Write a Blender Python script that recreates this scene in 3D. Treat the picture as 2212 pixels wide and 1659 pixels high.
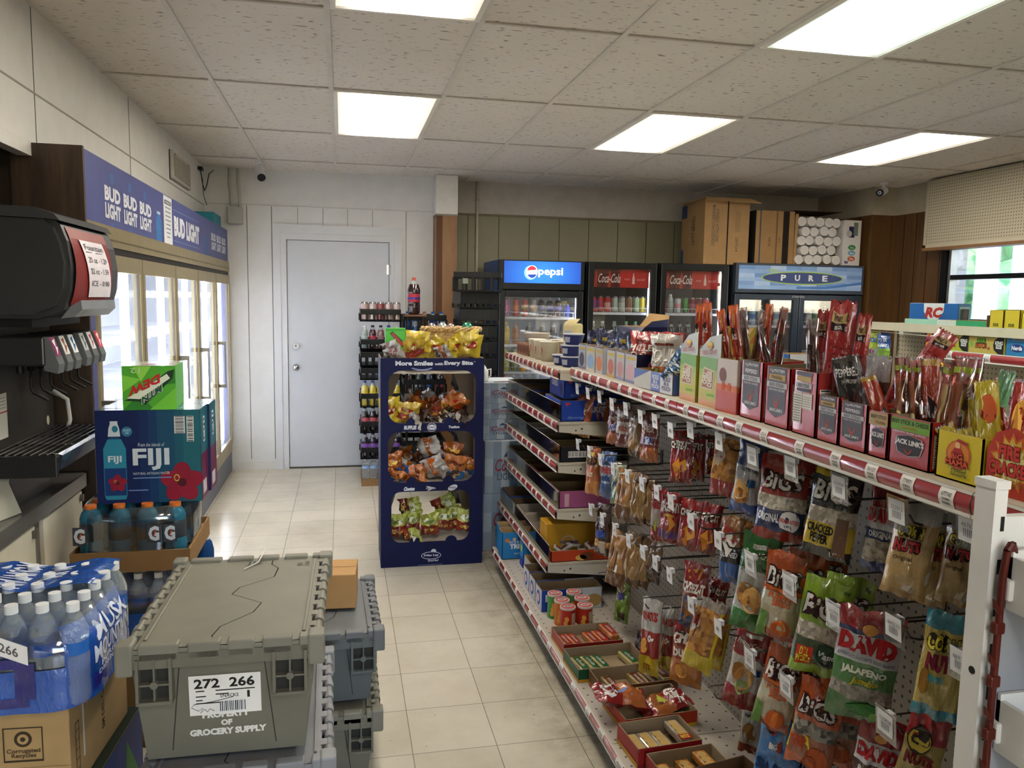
import bpy, bmesh, math, random
from mathutils import Vector, Matrix, noise
for o in list(bpy.data.objects): bpy.data.objects.remove(o, do_unlink=True)
SC = bpy.context.scene; COL = SC.collection
V = Vector; PI = math.pi
random.seed(7)
# ------------------------------------------------------------------ camera
CAMZ = 1.6183; ZC = 2.7273; FPX = 1694.69
def basis(yaw, pitch, roll):
    f = V((math.sin(yaw)*math.cos(pitch), math.cos(yaw)*math.cos(pitch), -math.sin(pitch)))
    r = V((math.cos(yaw), -math.sin(yaw), 0)); u = r.cross(f)
    return r*math.cos(roll)+u*math.sin(roll), u*math.cos(roll)-r*math.sin(roll), f
cr, cu, cf = basis(0.2138468, 0.1082764, 0.0163984)
cd = bpy.data.cameras.new('camera'); cam = bpy.data.objects.new('camera', cd); COL.objects.link(cam)
cd.sensor_width = 36.0; cd.sensor_fit = 'HORIZONTAL'; cd.lens = 36.0*FPX/2212; cd.clip_start = 0.05
cam.matrix_world = Matrix(((cr.x, cu.x, -cf.x, 0), (cr.y, cu.y, -cf.y, 0), (cr.z, cu.z, -cf.z, CAMZ), (0, 0, 0, 1)))
SC.camera = cam
# ------------------------------------------------------------------ world, exposure
w = bpy.data.worlds.new('sky'); SC.world = w; w.use_nodes = True
nt = w.node_tree; bg = nt.nodes['Background']
sk = nt.nodes.new('ShaderNodeTexSky'); sk.sky_type = 'NISHITA'; sk.sun_elevation = math.radians(55); sk.sun_rotation = math.radians(200)
sk.sun_disc = False; nt.links.new(sk.outputs[0], bg.inputs[0]); bg.inputs[1].default_value = 0.5
vs = SC.view_settings; vs.view_transform = 'Standard'; vs.look = 'None'; vs.gamma = 1; vs.use_curve_mapping = False
vs.exposure = 1.5
LAMP = 7.0          # ceiling lens strength
CASE = 17.0          # cooler tubes strength
# sun outside the shop windows (daylight on the forecourt)
sl = bpy.data.lights.new('sun', 'SUN'); sl.energy = 1.6; sl.angle = 0.02
so = bpy.data.objects.new('sun', sl); COL.objects.link(so); so.rotation_euler = (math.radians(38), 0, math.radians(-60))
# ------------------------------------------------------------------ materials
_mats = {}
def lin(c): return c/12.92 if c <= 0.04045 else ((c+0.055)/1.055)**2.4
def rgb(h):
    h = h.lstrip('#'); return tuple(lin(int(h[i:i+2], 16)/255) for i in (0, 2, 4))+(1,)
def newmat(name):
    m = bpy.data.materials.new(name); m.use_nodes = True
    return m, m.node_tree, m.node_tree.nodes['Principled BSDF']
def bump(nt, b, tex, strength, dist):
    bp = nt.nodes.new('ShaderNodeBump'); bp.inputs['Strength'].default_value = strength; bp.inputs['Distance'].default_value = dist
    nt.links.new(tex, bp.inputs['Height']); nt.links.new(bp.outputs[0], b.inputs['Normal'])
def coords(nt, scale=(1, 1, 1)):
    tc = nt.nodes.new('ShaderNodeTexCoord'); mp = nt.nodes.new('ShaderNodeMapping'); mp.inputs['Scale'].default_value = scale
    nt.links.new(tc.outputs['Object'], mp.inputs[0]); return mp.outputs[0]
def noise_tex(nt, vec, scale, detail=3, rough=.55):
    n = nt.nodes.new('ShaderNodeTexNoise'); n.inputs['Scale'].default_value = scale; n.inputs['Detail'].default_value = detail
    n.inputs['Roughness'].default_value = rough; nt.links.new(vec, n.inputs['Vector']); return n.outputs['Fac']
def ramp(nt, fac, stops):
    r = nt.nodes.new('ShaderNodeValToRGB'); nt.links.new(fac, r.inputs[0]); e = r.color_ramp.elements
    e[0].position, e[0].color = stops[0][0], stops[0][1]; e[1].position, e[1].color = stops[-1][0], stops[-1][1]
    for p, c in stops[1:-1]:
        x = e.new(p); x.color = c
    return r.outputs[0]
def P(h, rough=.5, metal=0, spec=.25, coat=0, var=.06):
    """plain painted, printed or moulded surface with a faint procedural mottling"""
    k = ('P', h, rough, metal, spec, coat)
    if k in _mats: return _mats[k]
    m, nt, b = newmat('surface_'+h.strip('#')); c = rgb(h)
    vec = coords(nt); n = noise_tex(nt, vec, 9, 2)
    lo = tuple(x*(1-var) for x in c[:3])+(1,); hi = tuple(min(1, x*(1+var)) for x in c[:3])+(1,)
    nt.links.new(ramp(nt, n, [(.3, lo), (.7, hi)]), b.inputs['Base Color'])
    b.inputs['Roughness'].default_value = rough; b.inputs['Metallic'].default_value = metal
    b.inputs['Specular IOR Level'].default_value = spec; b.inputs['Coat Weight'].default_value = coat
    _mats[k] = m; return m
def F(h, rough=.22):
    """printed plastic film, crinkled"""
    k = ('F', h, rough)
    if k in _mats: return _mats[k]
    m, nt, b = newmat('film_'+h.strip('#')); c = rgb(h); vec = coords(nt)
    n = noise_tex(nt, vec, 16, 3, .6)
    c = tuple(x*.86 for x in c[:3])+(1,); lo = tuple(x*.85 for x in c[:3])+(1,)
    nt.links.new(ramp(nt, n, [(.35, lo), (.65, c)]), b.inputs['Base Color'])
    b.inputs['Roughness'].default_value = rough; b.inputs['Specular IOR Level'].default_value = .7; b.inputs['Coat Weight'].default_value = .8; b.inputs['Coat Roughness'].default_value = .07
    n2 = noise_tex(nt, coords(nt, (1, 1, .45)), 34, 4, .6); bump(nt, b, n2, .85, .012); _mats[k] = m; return m
def S(h1, h2, scale=120, rough=.35):
    """loose food seen through a clear window: two-tone speckle"""
    k = ('S', h1, h2, scale)
    if k in _mats: return _mats[k]
    m, nt, b = newmat('speckle_'+h1.strip('#')); vec = coords(nt)
    vo = nt.nodes.new('ShaderNodeTexVoronoi'); vo.inputs['Scale'].default_value = scale; nt.links.new(vec, vo.inputs['Vector'])
    nt.links.new(ramp(nt, vo.outputs['Color'], [(.25, rgb(h1)), (.75, rgb(h2))]), b.inputs['Base Color'])
    b.inputs['Roughness'].default_value = rough; bump(nt, b, vo.outputs['Distance'], .4, .004); _mats[k] = m; return m
def E(h, s):
    k = ('E', h, s)
    if k in _mats: return _mats[k]
    m, nt, b = newmat('lit_'+h.strip('#')); b.inputs['Base Color'].default_value = rgb(h)
    b.inputs['Emission Color'].default_value = rgb(h); b.inputs['Emission Strength'].default_value = s; _mats[k] = m; return m
def GL(h='#ffffff', gloss=.12, rough=.03, name='clear'):
    """thin clear sheet: see-through with surface reflections"""
    k = ('GL', h, gloss, rough)
    if k in _mats: return _mats[k]
    m = bpy.data.materials.new('glass_'+name); m.use_nodes = True; nt = m.node_tree; nt.nodes.clear()
    o = nt.nodes.new('ShaderNodeOutputMaterial'); t = nt.nodes.new('ShaderNodeBsdfTransparent'); g = nt.nodes.new('ShaderNodeBsdfGlossy')
    mx = nt.nodes.new('ShaderNodeMixShader'); fr = nt.nodes.new('ShaderNodeFresnel'); fr.inputs[0].default_value = 1.5
    ad = nt.nodes.new('ShaderNodeMath'); ad.operation = 'MULTIPLY_ADD'; ad.inputs[1].default_value = .55; ad.inputs[2].default_value = gloss*.4
    t.inputs[0].default_value = rgb(h); g.inputs[0].default_value = (1, 1, 1, 1); g.inputs[1].default_value = rough
    nt.links.new(fr.outputs[0], ad.inputs[0]); nt.links.new(ad.outputs[0], mx.inputs[0]); nt.links.new(t.outputs[0], mx.inputs[1]); nt.links.new(g.outputs[0], mx.inputs[2]); nt.links.new(mx.outputs[0], o.inputs[0])
    _mats[k] = m; return m
def PET(h='#e8f0f4', tr=.85, rough=.06):
    k = ('PET', h, tr)
    if k in _mats: return _mats[k]
    m, nt, b = newmat('pet_'+h.strip('#')); b.inputs['Base Color'].default_value = rgb(h); b.inputs['Transmission Weight'].default_value = tr
    b.inputs['Roughness'].default_value = rough; b.inputs['IOR'].default_value = 1.15
    b.inputs['Specular IOR Level'].default_value = .9; _mats[k] = m; return m
def WOOD(h1, h2, scale=3, stretch=(6, 6, .5), rough=.45):
    k = ('W', h1, h2, scale)
    if k in _mats: return _mats[k]
    m, nt, b = newmat('wood_'+h1.strip('#')); vec = coords(nt, stretch); n = noise_tex(nt, vec, scale, 6, .65)
    nt.links.new(ramp(nt, n, [(.3, rgb(h1)), (.7, rgb(h2))]), b.inputs['Base Color']); b.inputs['Roughness'].default_value = rough
    _mats[k] = m; return m
def PERF(h, hole, ax, pitch, r, rough=.45):
    """sheet with a regular grid of punched holes; ax = the two in-plane axes"""
    k = ('PF', h, ax, pitch)
    if k in _mats: return _mats[k]
    m, nt, b = newmat('perforated_'+h.strip('#')); vec = coords(nt); sp = nt.nodes.new('ShaderNodeSeparateXYZ'); nt.links.new(vec, sp.inputs[0])
    def M(op, a, c=None):
        n = nt.nodes.new('ShaderNodeMath'); n.operation = op
        for i, q in enumerate((a, c)):
            if q is None: continue
            if isinstance(q, (int, float)): n.inputs[i].default_value = q
            else: nt.links.new(q, n.inputs[i])
        return n.outputs[0]
    d = []
    for a, pt in zip(ax, (pitch if isinstance(pitch, tuple) else (pitch, pitch))):
        q = M('FRACT', M('DIVIDE', sp.outputs[a], pt)); q = M('MULTIPLY', M('SUBTRACT', q, .5), pt); d.append(M('MULTIPLY', q, q))
    dist = M('SQRT', M('ADD', d[0], d[1])); mask = M('LESS_THAN', dist, r)
    mx = nt.nodes.new('ShaderNodeMix'); mx.data_type = 'RGBA'; nt.links.new(mask, mx.inputs[0]); mx.inputs[6].default_value = rgb(h); mx.inputs[7].default_value = rgb(hole)
    nt.links.new(mx.outputs[2], b.inputs['Base Color']); b.inputs['Roughness'].default_value = rough; _mats[k] = m; return m
KRAFT = lambda: P('#a98a5e', .8, var=.1)
# ------------------------------------------------------------------ text outlines
_txt = {}
def text_mesh(s, bold=0.0, shear=0.0):
    k = (s, bold, shear)
    if k in _txt: return _txt[k]
    cv = bpy.data.curves.new('t', 'FONT'); cv.body = s; cv.size = 1; cv.offset = bold; cv.shear = shear; cv.resolution_u = 2; cv.align_x = 'CENTER'; cv.space_line = .82
    ob = bpy.data.objects.new('t', cv); COL.objects.link(ob); dg = bpy.context.evaluated_depsgraph_get()
    me = ob.evaluated_get(dg).to_mesh(); vs_ = [(v.co.x, v.co.y) for v in me.vertices]; fs = [tuple(p.vertices) for p in me.polygons]
    nz = me.polygons[0].normal.z if len(me.polygons) else 1
    if nz < 0: fs = [tuple(reversed(f)) for f in fs]
    ob.evaluated_get(dg).to_mesh_clear(); bpy.data.objects.remove(ob); bpy.data.curves.remove(cv)
    if vs_:
        x0, x1 = min(v[0] for v in vs_), max(v[0] for v in vs_); y0, y1 = min(v[1] for v in vs_), max(v[1] for v in vs_)
        vs_ = [((x-x0)/max(1e-6, x1-x0), (y-y0)/max(1e-6, y1-y0)) for x, y in vs_]
    _txt[k] = (vs_, fs); return _txt[k]
# ------------------------------------------------------------------ mesh builder
def frame(O, U, W):
    O, U, W = V(O), V(U), V(W); N = U.cross(W).normalized()
    return lambda u, v, h=0: O+U*u+W*v+N*h
class MB:
    def __init__(s): s.v = []; s.f = []; s.mi = []; s.sm = []; s.mats = []; s.ix = {}
    def _m(s, m):
        if m.name not in s.ix: s.ix[m.name] = len(s.mats); s.mats.append(m)
        return s.ix[m.name]
    def add(s, vs_, fs, m, smooth=False, M=None):
        b = len(s.v); mi = s._m(m)
        s.v += [tuple(M @ V(p)) if M else tuple(p) for p in vs_]
        for f in fs: s.f.append(tuple(b+i for i in f)); s.mi.append(mi); s.sm.append(smooth)
        return s
    def box(s, a, b, m, M=None):
        x0, y0, z0 = (min(a[i], b[i]) for i in range(3)); x1, y1, z1 = (max(a[i], b[i]) for i in range(3))
        vs_ = [(x0, y0, z0), (x1, y0, z0), (x1, y1, z0), (x0, y1, z0), (x0, y0, z1), (x1, y0, z1), (x1, y1, z1), (x0, y1, z1)]
        return s.add(vs_, [(0, 3, 2, 1), (4, 5, 6, 7), (0, 1, 5, 4), (1, 2, 6, 5), (2, 3, 7, 6), (3, 0, 4, 7)], m, False, M)
    def bbox(s, a, b, m, r=.004, M=None):
        """box with chamfered edges"""
        bm = bmesh.new(); bmesh.ops.create_cube(bm, size=1); c = [(a[i]+b[i])/2 for i in range(3)]; d = [abs(b[i]-a[i]) for i in range(3)]
        for v in bm.verts: v.co = V((c[0]+v.co.x*d[0], c[1]+v.co.y*d[1], c[2]+v.co.z*d[2]))
        bmesh.ops.bevel(bm, geom=list(bm.edges), offset=min(r, min(d)*.45), segments=2, affect='EDGES', profile=.5)
        vs_ = [tuple(v.co) for v in bm.verts]; fs = [tuple(v.index for v in f.verts) for f in bm.faces]; bm.free()
        return s.add(vs_, fs, m, False, M)
    def cyl(s, p0, p1, r0, m, r1=None, n=12, caps=True, smooth=True, M=None):
        p0, p1 = V(p0), V(p1); r1 = r0 if r1 is None else r1; d = (p1-p0).normalized()
        a = d.orthogonal().normalized(); b = d.cross(a); vs_ = []
        for p, r in ((p0, r0), (p1, r1)):
            for i in range(n): t = 2*PI*i/n; vs_.append(p+a*math.cos(t)*r+b*math.sin(t)*r)
        fs = [(i, (i+1) % n, n+(i+1) % n, n+i) for i in range(n)]; s.add(vs_, fs, m, smooth, M)
        if caps: s.add(vs_, [tuple(range(n-1, -1, -1)), tuple(range(n, 2*n))], m, False, M)
        return s
    def tube(s, pts, r, m, n=6, M=None):
        pts = [V(p) for p in pts]; vs_ = []; prev = None
        for i, p in enumerate(pts):
            d = (pts[min(i+1, len(pts)-1)]-pts[max(i-1, 0)]).normalized()
            a = d.orthogonal().normalized() if prev is None else (prev-d*prev.dot(d)).normalized(); prev = a; b = d.cross(a)
            for k in range(n): t = 2*PI*k/n; vs_.append(p+a*math.cos(t)*r+b*math.sin(t)*r)
        fs = [(i*n+k, i*n+(k+1) % n, (i+1)*n+(k+1) % n, (i+1)*n+k) for i in range(len(pts)-1) for k in range(n)]
        fs += [tuple(range(n-1, -1, -1)), tuple(range((len(pts)-1)*n, len(pts)*n))]
        return s.add(vs_, fs, m, True, M)
    def lathe(s, prof, c, segs, n=16, sx=1, sy=1, M=None):
        """prof [(r,z)], segs [(i0,i1,mat)] ranges of profile rows"""
        c = V(c); vs_ = [(c.x+r*math.cos(2*PI*k/n)*sx, c.y+r*math.sin(2*PI*k/n)*sy, c.z+z) for r, z in prof for k in range(n)]
        for i0, i1, m in segs:
            fs = [(i*n+k, i*n+(k+1) % n, (i+1)*n+(k+1) % n, (i+1)*n+k) for i in range(i0, i1) for k in range(n)]
            s.add(vs_, fs, m, True, M)
        return s
    def grid(s, fn, nu, nv, m, smooth=True, u0=0, v0=0, u1=1, v1=1):
        """m: material or function(u,v)->material"""
        vs_ = [fn(u0+(u1-u0)*i/nu, v0+(v1-v0)*j/nv) for j in range(nv+1) for i in range(nu+1)]
        by = {}
        for j in range(nv):
            for i in range(nu):
                mm = m((u0+(u1-u0)*(i+.5)/nu), (v0+(v1-v0)*(j+.5)/nv)) if callable(m) else m
                a = j*(nu+1)+i; by.setdefault(mm.name, (mm, []))[1].append((a, a+1, a+nu+2, a+nu+1))
        b = len(s.v); s.v += [tuple(p) for p in vs_]
        for mm, fs in by.values():
            mi = s._m(mm)
            for f in fs: s.f.append(tuple(b+i for i in f)); s.mi.append(mi); s.sm.append(smooth)
        return s
    def rect(s, mp, u0, v0, u1, v1, m, h=.0006, n=1):
        return s.grid(lambda u, v: mp(u, v, h), n, n, m, False, u0, v0, u1, v1)
    def poly(s, mp, pts, m, h=.0008):
        return s.add([mp(u, v, h) for u, v in pts], [tuple(range(len(pts)))], m)
    def ell(s, mp, u, v, ru, rv, m, h=.0008, n=20, rot=0):
        c, q = math.cos(rot), math.sin(rot)
        return s.poly(mp, [(u+ru*math.cos(t)*c-rv*math.sin(t)*q, v+ru*math.cos(t)*q+rv*math.sin(t)*c) for t in [2*PI*i/n for i in range(n)]], m, h)
    def text(s, mp, t, u0, v0, u1, v1, m, h=.0012, bold=.02, shear=0, rot=0):
        vs_, fs = text_mesh(t, bold, shear)
        R = {0: lambda x, y: (x, y), 90: lambda x, y: (1-y, x), 180: lambda x, y: (1-x, 1-y), 270: lambda x, y: (y, 1-x)}[rot]
        return s.add([mp(u0+(u1-u0)*a, v0+(v1-v0)*b, h) for a, b in (R(x, y) for x, y in vs_)], fs, m)
    def build(s, name, parent=None, M=None, **kw):
        me = bpy.data.meshes.new(name); me.from_pydata(s.v, [], s.f)
        for m in s.mats: me.materials.append(m)
        me.polygons.foreach_set('material_index', s.mi); me.polygons.foreach_set('use_smooth', s.sm); me.update()
        o = bpy.data.objects.new(name, me); COL.objects.link(o)
        if M is not None: o.matrix_world = M
        if parent is not None: o.parent = parent
        tag(o, **kw); return o
def tag(o, label=None, cat=None, group=None, kind=None):
    if label: o['label'] = label
    if cat: o['category'] = cat
    if group: o['group'] = group
    if kind: o['kind'] = kind
    return o
def thing(name, label, cat, loc=(0, 0, 0), rz=0, group=None):
    o = bpy.data.objects.new(name, None); COL.objects.link(o); o.empty_display_size = .05
    o.location = loc; o.rotation_euler = (0, 0, rz); return tag(o, label, cat, group)
def at(loc, rz=0, rx=0, ry=0): return Matrix.Translation(V(loc)) @ Matrix.Rotation(rz, 4, 'Z') @ Matrix.Rotation(ry, 4, 'Y') @ Matrix.Rotation(rx, 4, 'X')
def copy_tree(o, parent=None, label=None, group=None, M=None):
    c = o.copy(); COL.objects.link(c)
    if parent is not None: c.parent = parent
    if label: c['label'] = label
    if group: c['group'] = group
    if M is not None: c.matrix_world = M
    for ch in list(o.children): copy_tree(ch, c)
    return c
def struct(name, mb, label=None): return mb.build(name, kind='structure', label=label)
ORD = ['first', 'second', 'third', 'fourth', 'fifth', 'sixth', 'seventh', 'eighth', 'ninth', 'tenth', 'eleventh', 'twelfth', 'thirteenth', 'fourteenth', 'fifteenth', 'sixteenth', 'seventeenth', 'eighteenth', 'nineteenth', 'twentieth']
DEC = math.radians
# ================================================================== THE ROOM
XL, XR, YB, YF = -1.85, 5.2, 7.5, -3.0
m, nt, b = newmat('vinyl_floor_tiles')
vec = coords(nt); br = nt.nodes.new('ShaderNodeTexBrick'); br.offset = 0; br.squash = 1
mp_ = nt.nodes.new('ShaderNodeMapping'); mp_.inputs['Location'].default_value = (-.2358, -4.4732, 0); nt.links.new(vec, mp_.inputs[0]); nt.links.new(mp_.outputs[0], br.inputs['Vector'])
br.inputs['Scale'].default_value = 1; br.inputs['Brick Width'].default_value = .3048; br.inputs['Row Height'].default_value = .3048; br.inputs['Mortar Size'].default_value = .0014; br.inputs['Mortar Smooth'].default_value = .1
br.inputs['Color1'].default_value = rgb('#c9c2b0'); br.inputs['Color2'].default_value = rgb('#d2cbba'); br.inputs['Mortar'].default_value = rgb('#7d776a')
n1 = noise_tex(nt, vec, 1.6, 5, .7); n2 = noise_tex(nt, vec, 30, 4, .7)
mx = nt.nodes.new('ShaderNodeMix'); mx.data_type = 'RGBA'; mx.blend_type = 'MULTIPLY'; mx.inputs[0].default_value = 1
nt.links.new(br.outputs[0], mx.inputs[6]); nt.links.new(ramp(nt, n1, [(.3, (.82, .8, .77, 1)), (.62, (1, 1, 1, 1))]), mx.inputs[7])
mx2 = nt.nodes.new('ShaderNodeMix'); mx2.data_type = 'RGBA'; mx2.blend_type = 'MULTIPLY'; mx2.inputs[0].default_value = 1
nt.links.new(mx.outputs[2], mx2.inputs[6]); nt.links.new(ramp(nt, n2, [(.27, (.55, .52, .48, 1)), (.34, (1, 1, 1, 1))]), mx2.inputs[7])
sp = nt.nodes.new('ShaderNodeSeparateXYZ'); nt.links.new(vec, sp.inputs[0]); mr = nt.nodes.new('ShaderNodeMapRange'); mr.inputs[1].default_value = .50; mr.inputs[2].default_value = .90; nt.links.new(sp.outputs[0], mr.inputs[0])   # scuffed grime along the shelving foot
mu = nt.nodes.new('ShaderNodeMath'); mu.operation = 'MULTIPLY'; nt.links.new(mr.outputs[0], mu.inputs[0]); nt.links.new(noise_tex(nt, vec, 7, 6, .75), mu.inputs[1])
mx3 = nt.nodes.new('ShaderNodeMix'); mx3.data_type = 'RGBA'; mx3.blend_type = 'MULTIPLY'; mx3.inputs[0].default_value = 1; nt.links.new(mx2.outputs[2], mx3.inputs[6]); nt.links.new(ramp(nt, mu.outputs[0], [(.12, (1, 1, 1, 1)), (.62, (.48, .46, .42, 1))]), mx3.inputs[7])
nt.links.new(mx3.outputs[2], b.inputs['Base Color']); b.inputs['Roughness'].default_value = .24
bump(nt, b, n1, .05, .01); FLOOR = m
struct('floor', MB().box((XL-.1, YF-.1, -.06), (XR+.1, 7.8, 0), FLOOR))
# acoustic ceiling: tile field + T-bar grid + lamps
m, nt, b = newmat('acoustic_tile'); vec = coords(nt, (1, 2.6, 1)); n = noise_tex(nt, vec, 22, 2, .5); n1 = noise_tex(nt, coords(nt), 1.1, 2)
mx = nt.nodes.new('ShaderNodeMix'); mx.data_type = 'RGBA'; mx.blend_type = 'MULTIPLY'; mx.inputs[0].default_value = 1
nt.links.new(ramp(nt, n, [(.30, rgb('#8f887e')), (.37, rgb('#dfd8cf'))]), mx.inputs[6]); nt.links.new(ramp(nt, n1, [(.3, (.93, .92, .9, 1)), (.7, (1, 1, 1, 1))]), mx.inputs[7])
nt.links.new(mx.outputs[2], b.inputs['Base Color']); b.inputs['Roughness'].default_value = .95; bump(nt, b, n, .5, .006); TILE = m
GX0, GY0 = -1.2699, 3.27; GW, GL_ = .6096, 1.2192
lamps = [(2, -1), (2, 1), (5, 1), (5, -1), (8, 1), (2, -4), (5, -4)]
gx = lambda c: GX0+GW*c; gy = lambda r: GY0+GL_*r
cb = MB()
for r in range(-6, 4):
    for c in range(-1, 11):
        if (c, r) in lamps: continue
        x0, x1 = max(gx(c), XL), min(gx(c+1), XR+.05); y0, y1 = max(gy(r), YF), min(gy(r+1), 7.65)
        if x1 > x0 and y1 > y0: cb.box((x0, y0, ZC+.006), (x1, y1, ZC+.02), TILE)
cb.box((XL, YF, ZC+.16), (XR, 7.7, ZC+.2), P('#6f6a62', .9))
struct('ceiling', cb)
tb = MB(); TW = P('#d2ccc2', .5)
for c in range(0, 12):
    if XL < gx(c) < XR: tb.box((gx(c)-.012, YF, ZC-.002), (gx(c)+.012, 7.62, ZC+.005), TW)
for r in range(-5, 4): tb.box((XL, gy(r)-.008, ZC-.001), (XR, gy(r)+.008, ZC+.005), P('#bdb6ab', .55))
struct('trim_1', tb, 'painted metal grid that carries the ceiling tiles')
def lens_mat(name, tint, s):
    m, nt, b = newmat(name); tc = nt.nodes.new('ShaderNodeTexCoord'); sp = nt.nodes.new('ShaderNodeSeparateXYZ'); nt.links.new(tc.outputs['Object'], sp.inputs[0])
    def M(op, a, c=None):
        n = nt.nodes.new('ShaderNodeMath'); n.operation = op
        for i, q in enumerate((a, c)):
            if q is None: continue
            if isinstance(q, (int, float)): n.inputs[i].default_value = q
            else: nt.links.new(q, n.inputs[i])
        return n.outputs[0]
    # two tubes behind the prismatic sheet: brighter bands along them
    d = M('SUBTRACT', M('ABSOLUTE', sp.outputs[0]), .10); g = M('POWER', 2.718, M('MULTIPLY', M('MULTIPLY', d, d), -230))
    g = M('ADD', M('MULTIPLY', g, 1.95), .03); b.inputs['Base Color'].default_value = (.8, .8, .78, 1)
    b.inputs['Emission Color'].default_value = rgb(tint); nt.links.new(M('MULTIPLY', g, s), b.inputs['Emission Strength'])
    return m
LW = lens_mat('lamp_lens_warm', '#fff5e6', LAMP); LC = lens_mat('lamp_lens_cool', '#ecfff6', LAMP)
names = {(2, -1): 'lit ceiling lamp cut off by the top edge, straight above the aisle', (2, 1): 'square looking lit ceiling lamp in front of the white door',
         (5, 1): 'lit ceiling lamp above the red drink coolers', (5, -1): 'large cool white ceiling lamp at the upper right', (8, 1): 'farthest right lit ceiling lamp, above the window corner',
         (8, -1): 'lit ceiling lamp over the candy gondola', (2, -4): 'lit ceiling lamp behind the viewer on the left', (5, -4): 'lit ceiling lamp behind the viewer in the middle', (8, -4): 'lit ceiling lamp behind the viewer on the right'}
for (c, r) in lamps:
    x, y = gx(c)+GW/2, gy(r)+GL_/2; t = thing('ceiling_lamp', names[(c, r)], 'lamp', (x, y, ZC))
    hx, hy = GW/2-.012, GL_/2-.01; q = MB(); W_ = P('#e6e2d8', .5)
    for a, bb in (((-hx, -hy), (-hx+.022, hy)), ((hx-.022, -hy), (hx, hy)), ((-hx+.022, -hy), (hx-.022, -hy+.022)), ((-hx+.022, hy-.022), (hx-.022, hy))):
        q.box((a[0], a[1], -.006), (bb[0], bb[1], .012), W_)
    q.build('frame', t)
    q = MB().box((-hx+.005, -hy+.005, .013), (hx-.005, hy-.005, .09), P('#d8d4ca', .6)); q.build('housing', t)
    MB().box((-hx+.022, -hy+.022, .002), (hx-.022, hy-.022, .008), LC if (c, r) == (5, -1) else LW).build('lens', t, label='glowing ribbed lens')
# walls
WH = P('#cdccca', .55, var=.03); WHs = P('#e2dfd8', .6, var=.03)
groove = P('#6c6a64', .8)
wl = MB(); wl.box((XL-.1, YF, 0), (XL, 3.4, ZC+.02), WOOD('#2c1d12', '#4a3220'))
wl.box((XL-.1, 3.4, 0), (XL, 7.6, ZC+.02), WHs)
wl.box((XL, YF, 2.19), (-1.19, 7.5, ZC+.02), WHs)          # soffit over the counter and coolers
for y in (1.2, 3.55, 5.0): wl.box((-1.192, y, 2.2), (-1.188, y+.004, ZC), groove)
wl.box((-1.193, YF, 2.395), (-1.187, 7.5, 2.402), P('#a7a297', .7))
struct('wall_left', wl)
struct('trim_2', MB().box((-1.215, YF, 2.135), (-1.165, 3.42, 2.19), P('#dcd9d2', .5)), 'white trim strip under the soffit left of the beer cooler')
wb = MB(); wb.box((XL, YB, 0), (-.545, YB+.12, ZC+.02), WH); wb.box((.478, YB, 0), (.845, YB+.12, ZC+.02), WH); wb.box((-.545, YB, 2.177), (.478, YB+.12, ZC+.02), WH)
wb.box((-1.2, YB-.008, 2.415), (.845, YB, 2.421), P('#bdbab2', .6))
for px in (-.83, -.617): wb.box((px-.003, YB-.003, .1), (px+.003, YB, 2.41), groove)
for px in (-.39, -.165, .055, .28, .59): wb.box((px-.002, YB-.003, 2.26 if px < .5 else .1), (px+.002, YB, 2.41), groove)
wb.box((.845, 7.62, 0), (XR, 7.74, 2.42), WOOD('#76735a', '#7f7b62', 2, (1, 1, 1), .5)); wb.box((.845, 7.62, 2.42), (XR, 7.74, ZC+.02), P('#a7a197', .6))
wb.box((1.04, 7.605, 2.412), (4.97, 7.62, 2.43), P('#6f6750', .5))
for i in range(13): wb.box((1.19+.305*i, 7.617, .1), (1.196+.305*i, 7.6205, 2.41), P('#3a3828', .8))
struct('wall_back', wb)
col_ = MB(); col_.box((.845, 7.28, 2.375), (1.045, 7.62, ZC), P('#d6d3cc', .6)); col_.box((.850, 7.285, 0), (1.04, 7.62, 2.375), WOOD('#7a5534', '#9a7148', 2, (3, 3, .5), .5))
col_.box((.849, 7.284, 0), (.905, 7.286, 2.375), P('#5d3d25', .5)); col_.box((.843, 7.278, 2.365), (1.047, 7.62, 2.38), P('#8b867c', .6))
struct('trim_3', col_, 'boxed column, white above and brown wood below')
dk = WOOD('#3a2612', '#664522', 2.2, (5, 5, .45), .4); bg_ = P('#a29a88', .7)
wr = MB(); WY0, WY1, WZ0, WZ1 = 3.0, 6.05, 1.46, 2.16
wr.box((XR, 6.05, 0), (XR+.12, 7.7, 2.47), dk); wr.box((XR, 6.05, 2.47), (XR+.12, 7.7, ZC+.02), bg_)
wr.box((XR, YF, 0), (XR+.12, 6.05, WZ0), dk); wr.box((XR, YF, WZ1), (XR+.12, 6.05, ZC+.02), bg_); wr.box((XR, YF, WZ0), (XR+.12, WY0, WZ1), dk)
for i in range(9): wr.box((XR-.003, 6.1+.16*i, 0), (XR, 6.105+.16*i, 2.46), P('#1a1008', .6))
wr.box((4.95, 6.72, 0), (XR, 7.62, 2.47), dk); wr.box((4.95, 6.72, 2.47), (XR, 7.62, ZC+.02), bg_)
wr.box((4.945, 6.715, 0), (4.965, 6.735, 2.47), P('#5d4122', .4)); wr.box((XR-.02, 6.70, 0), (XR, 6.72, 2.47), P('#5d4122', .4))
for i in range(4): wr.box((4.947, 6.9+.2*i, 0), (4.95, 6.905+.2*i, 2.46), P('#1a1008', .6))
struct('wall_right', wr)
wf = MB(); wf.box((XL-.1, YF-.12, 0), (XR+.1, YF, .5), dk); wf.box((XL-.1, YF-.12, 2.3), (XR+.1, YF, ZC+.02), WHs); wf.box((XL-.1, YF-.12, .5), (-.6, YF, 2.3), WHs); wf.box((2.7, YF-.12, .5), (XR+.1, YF, 2.3), WHs)
struct('wall_front', wf)
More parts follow.
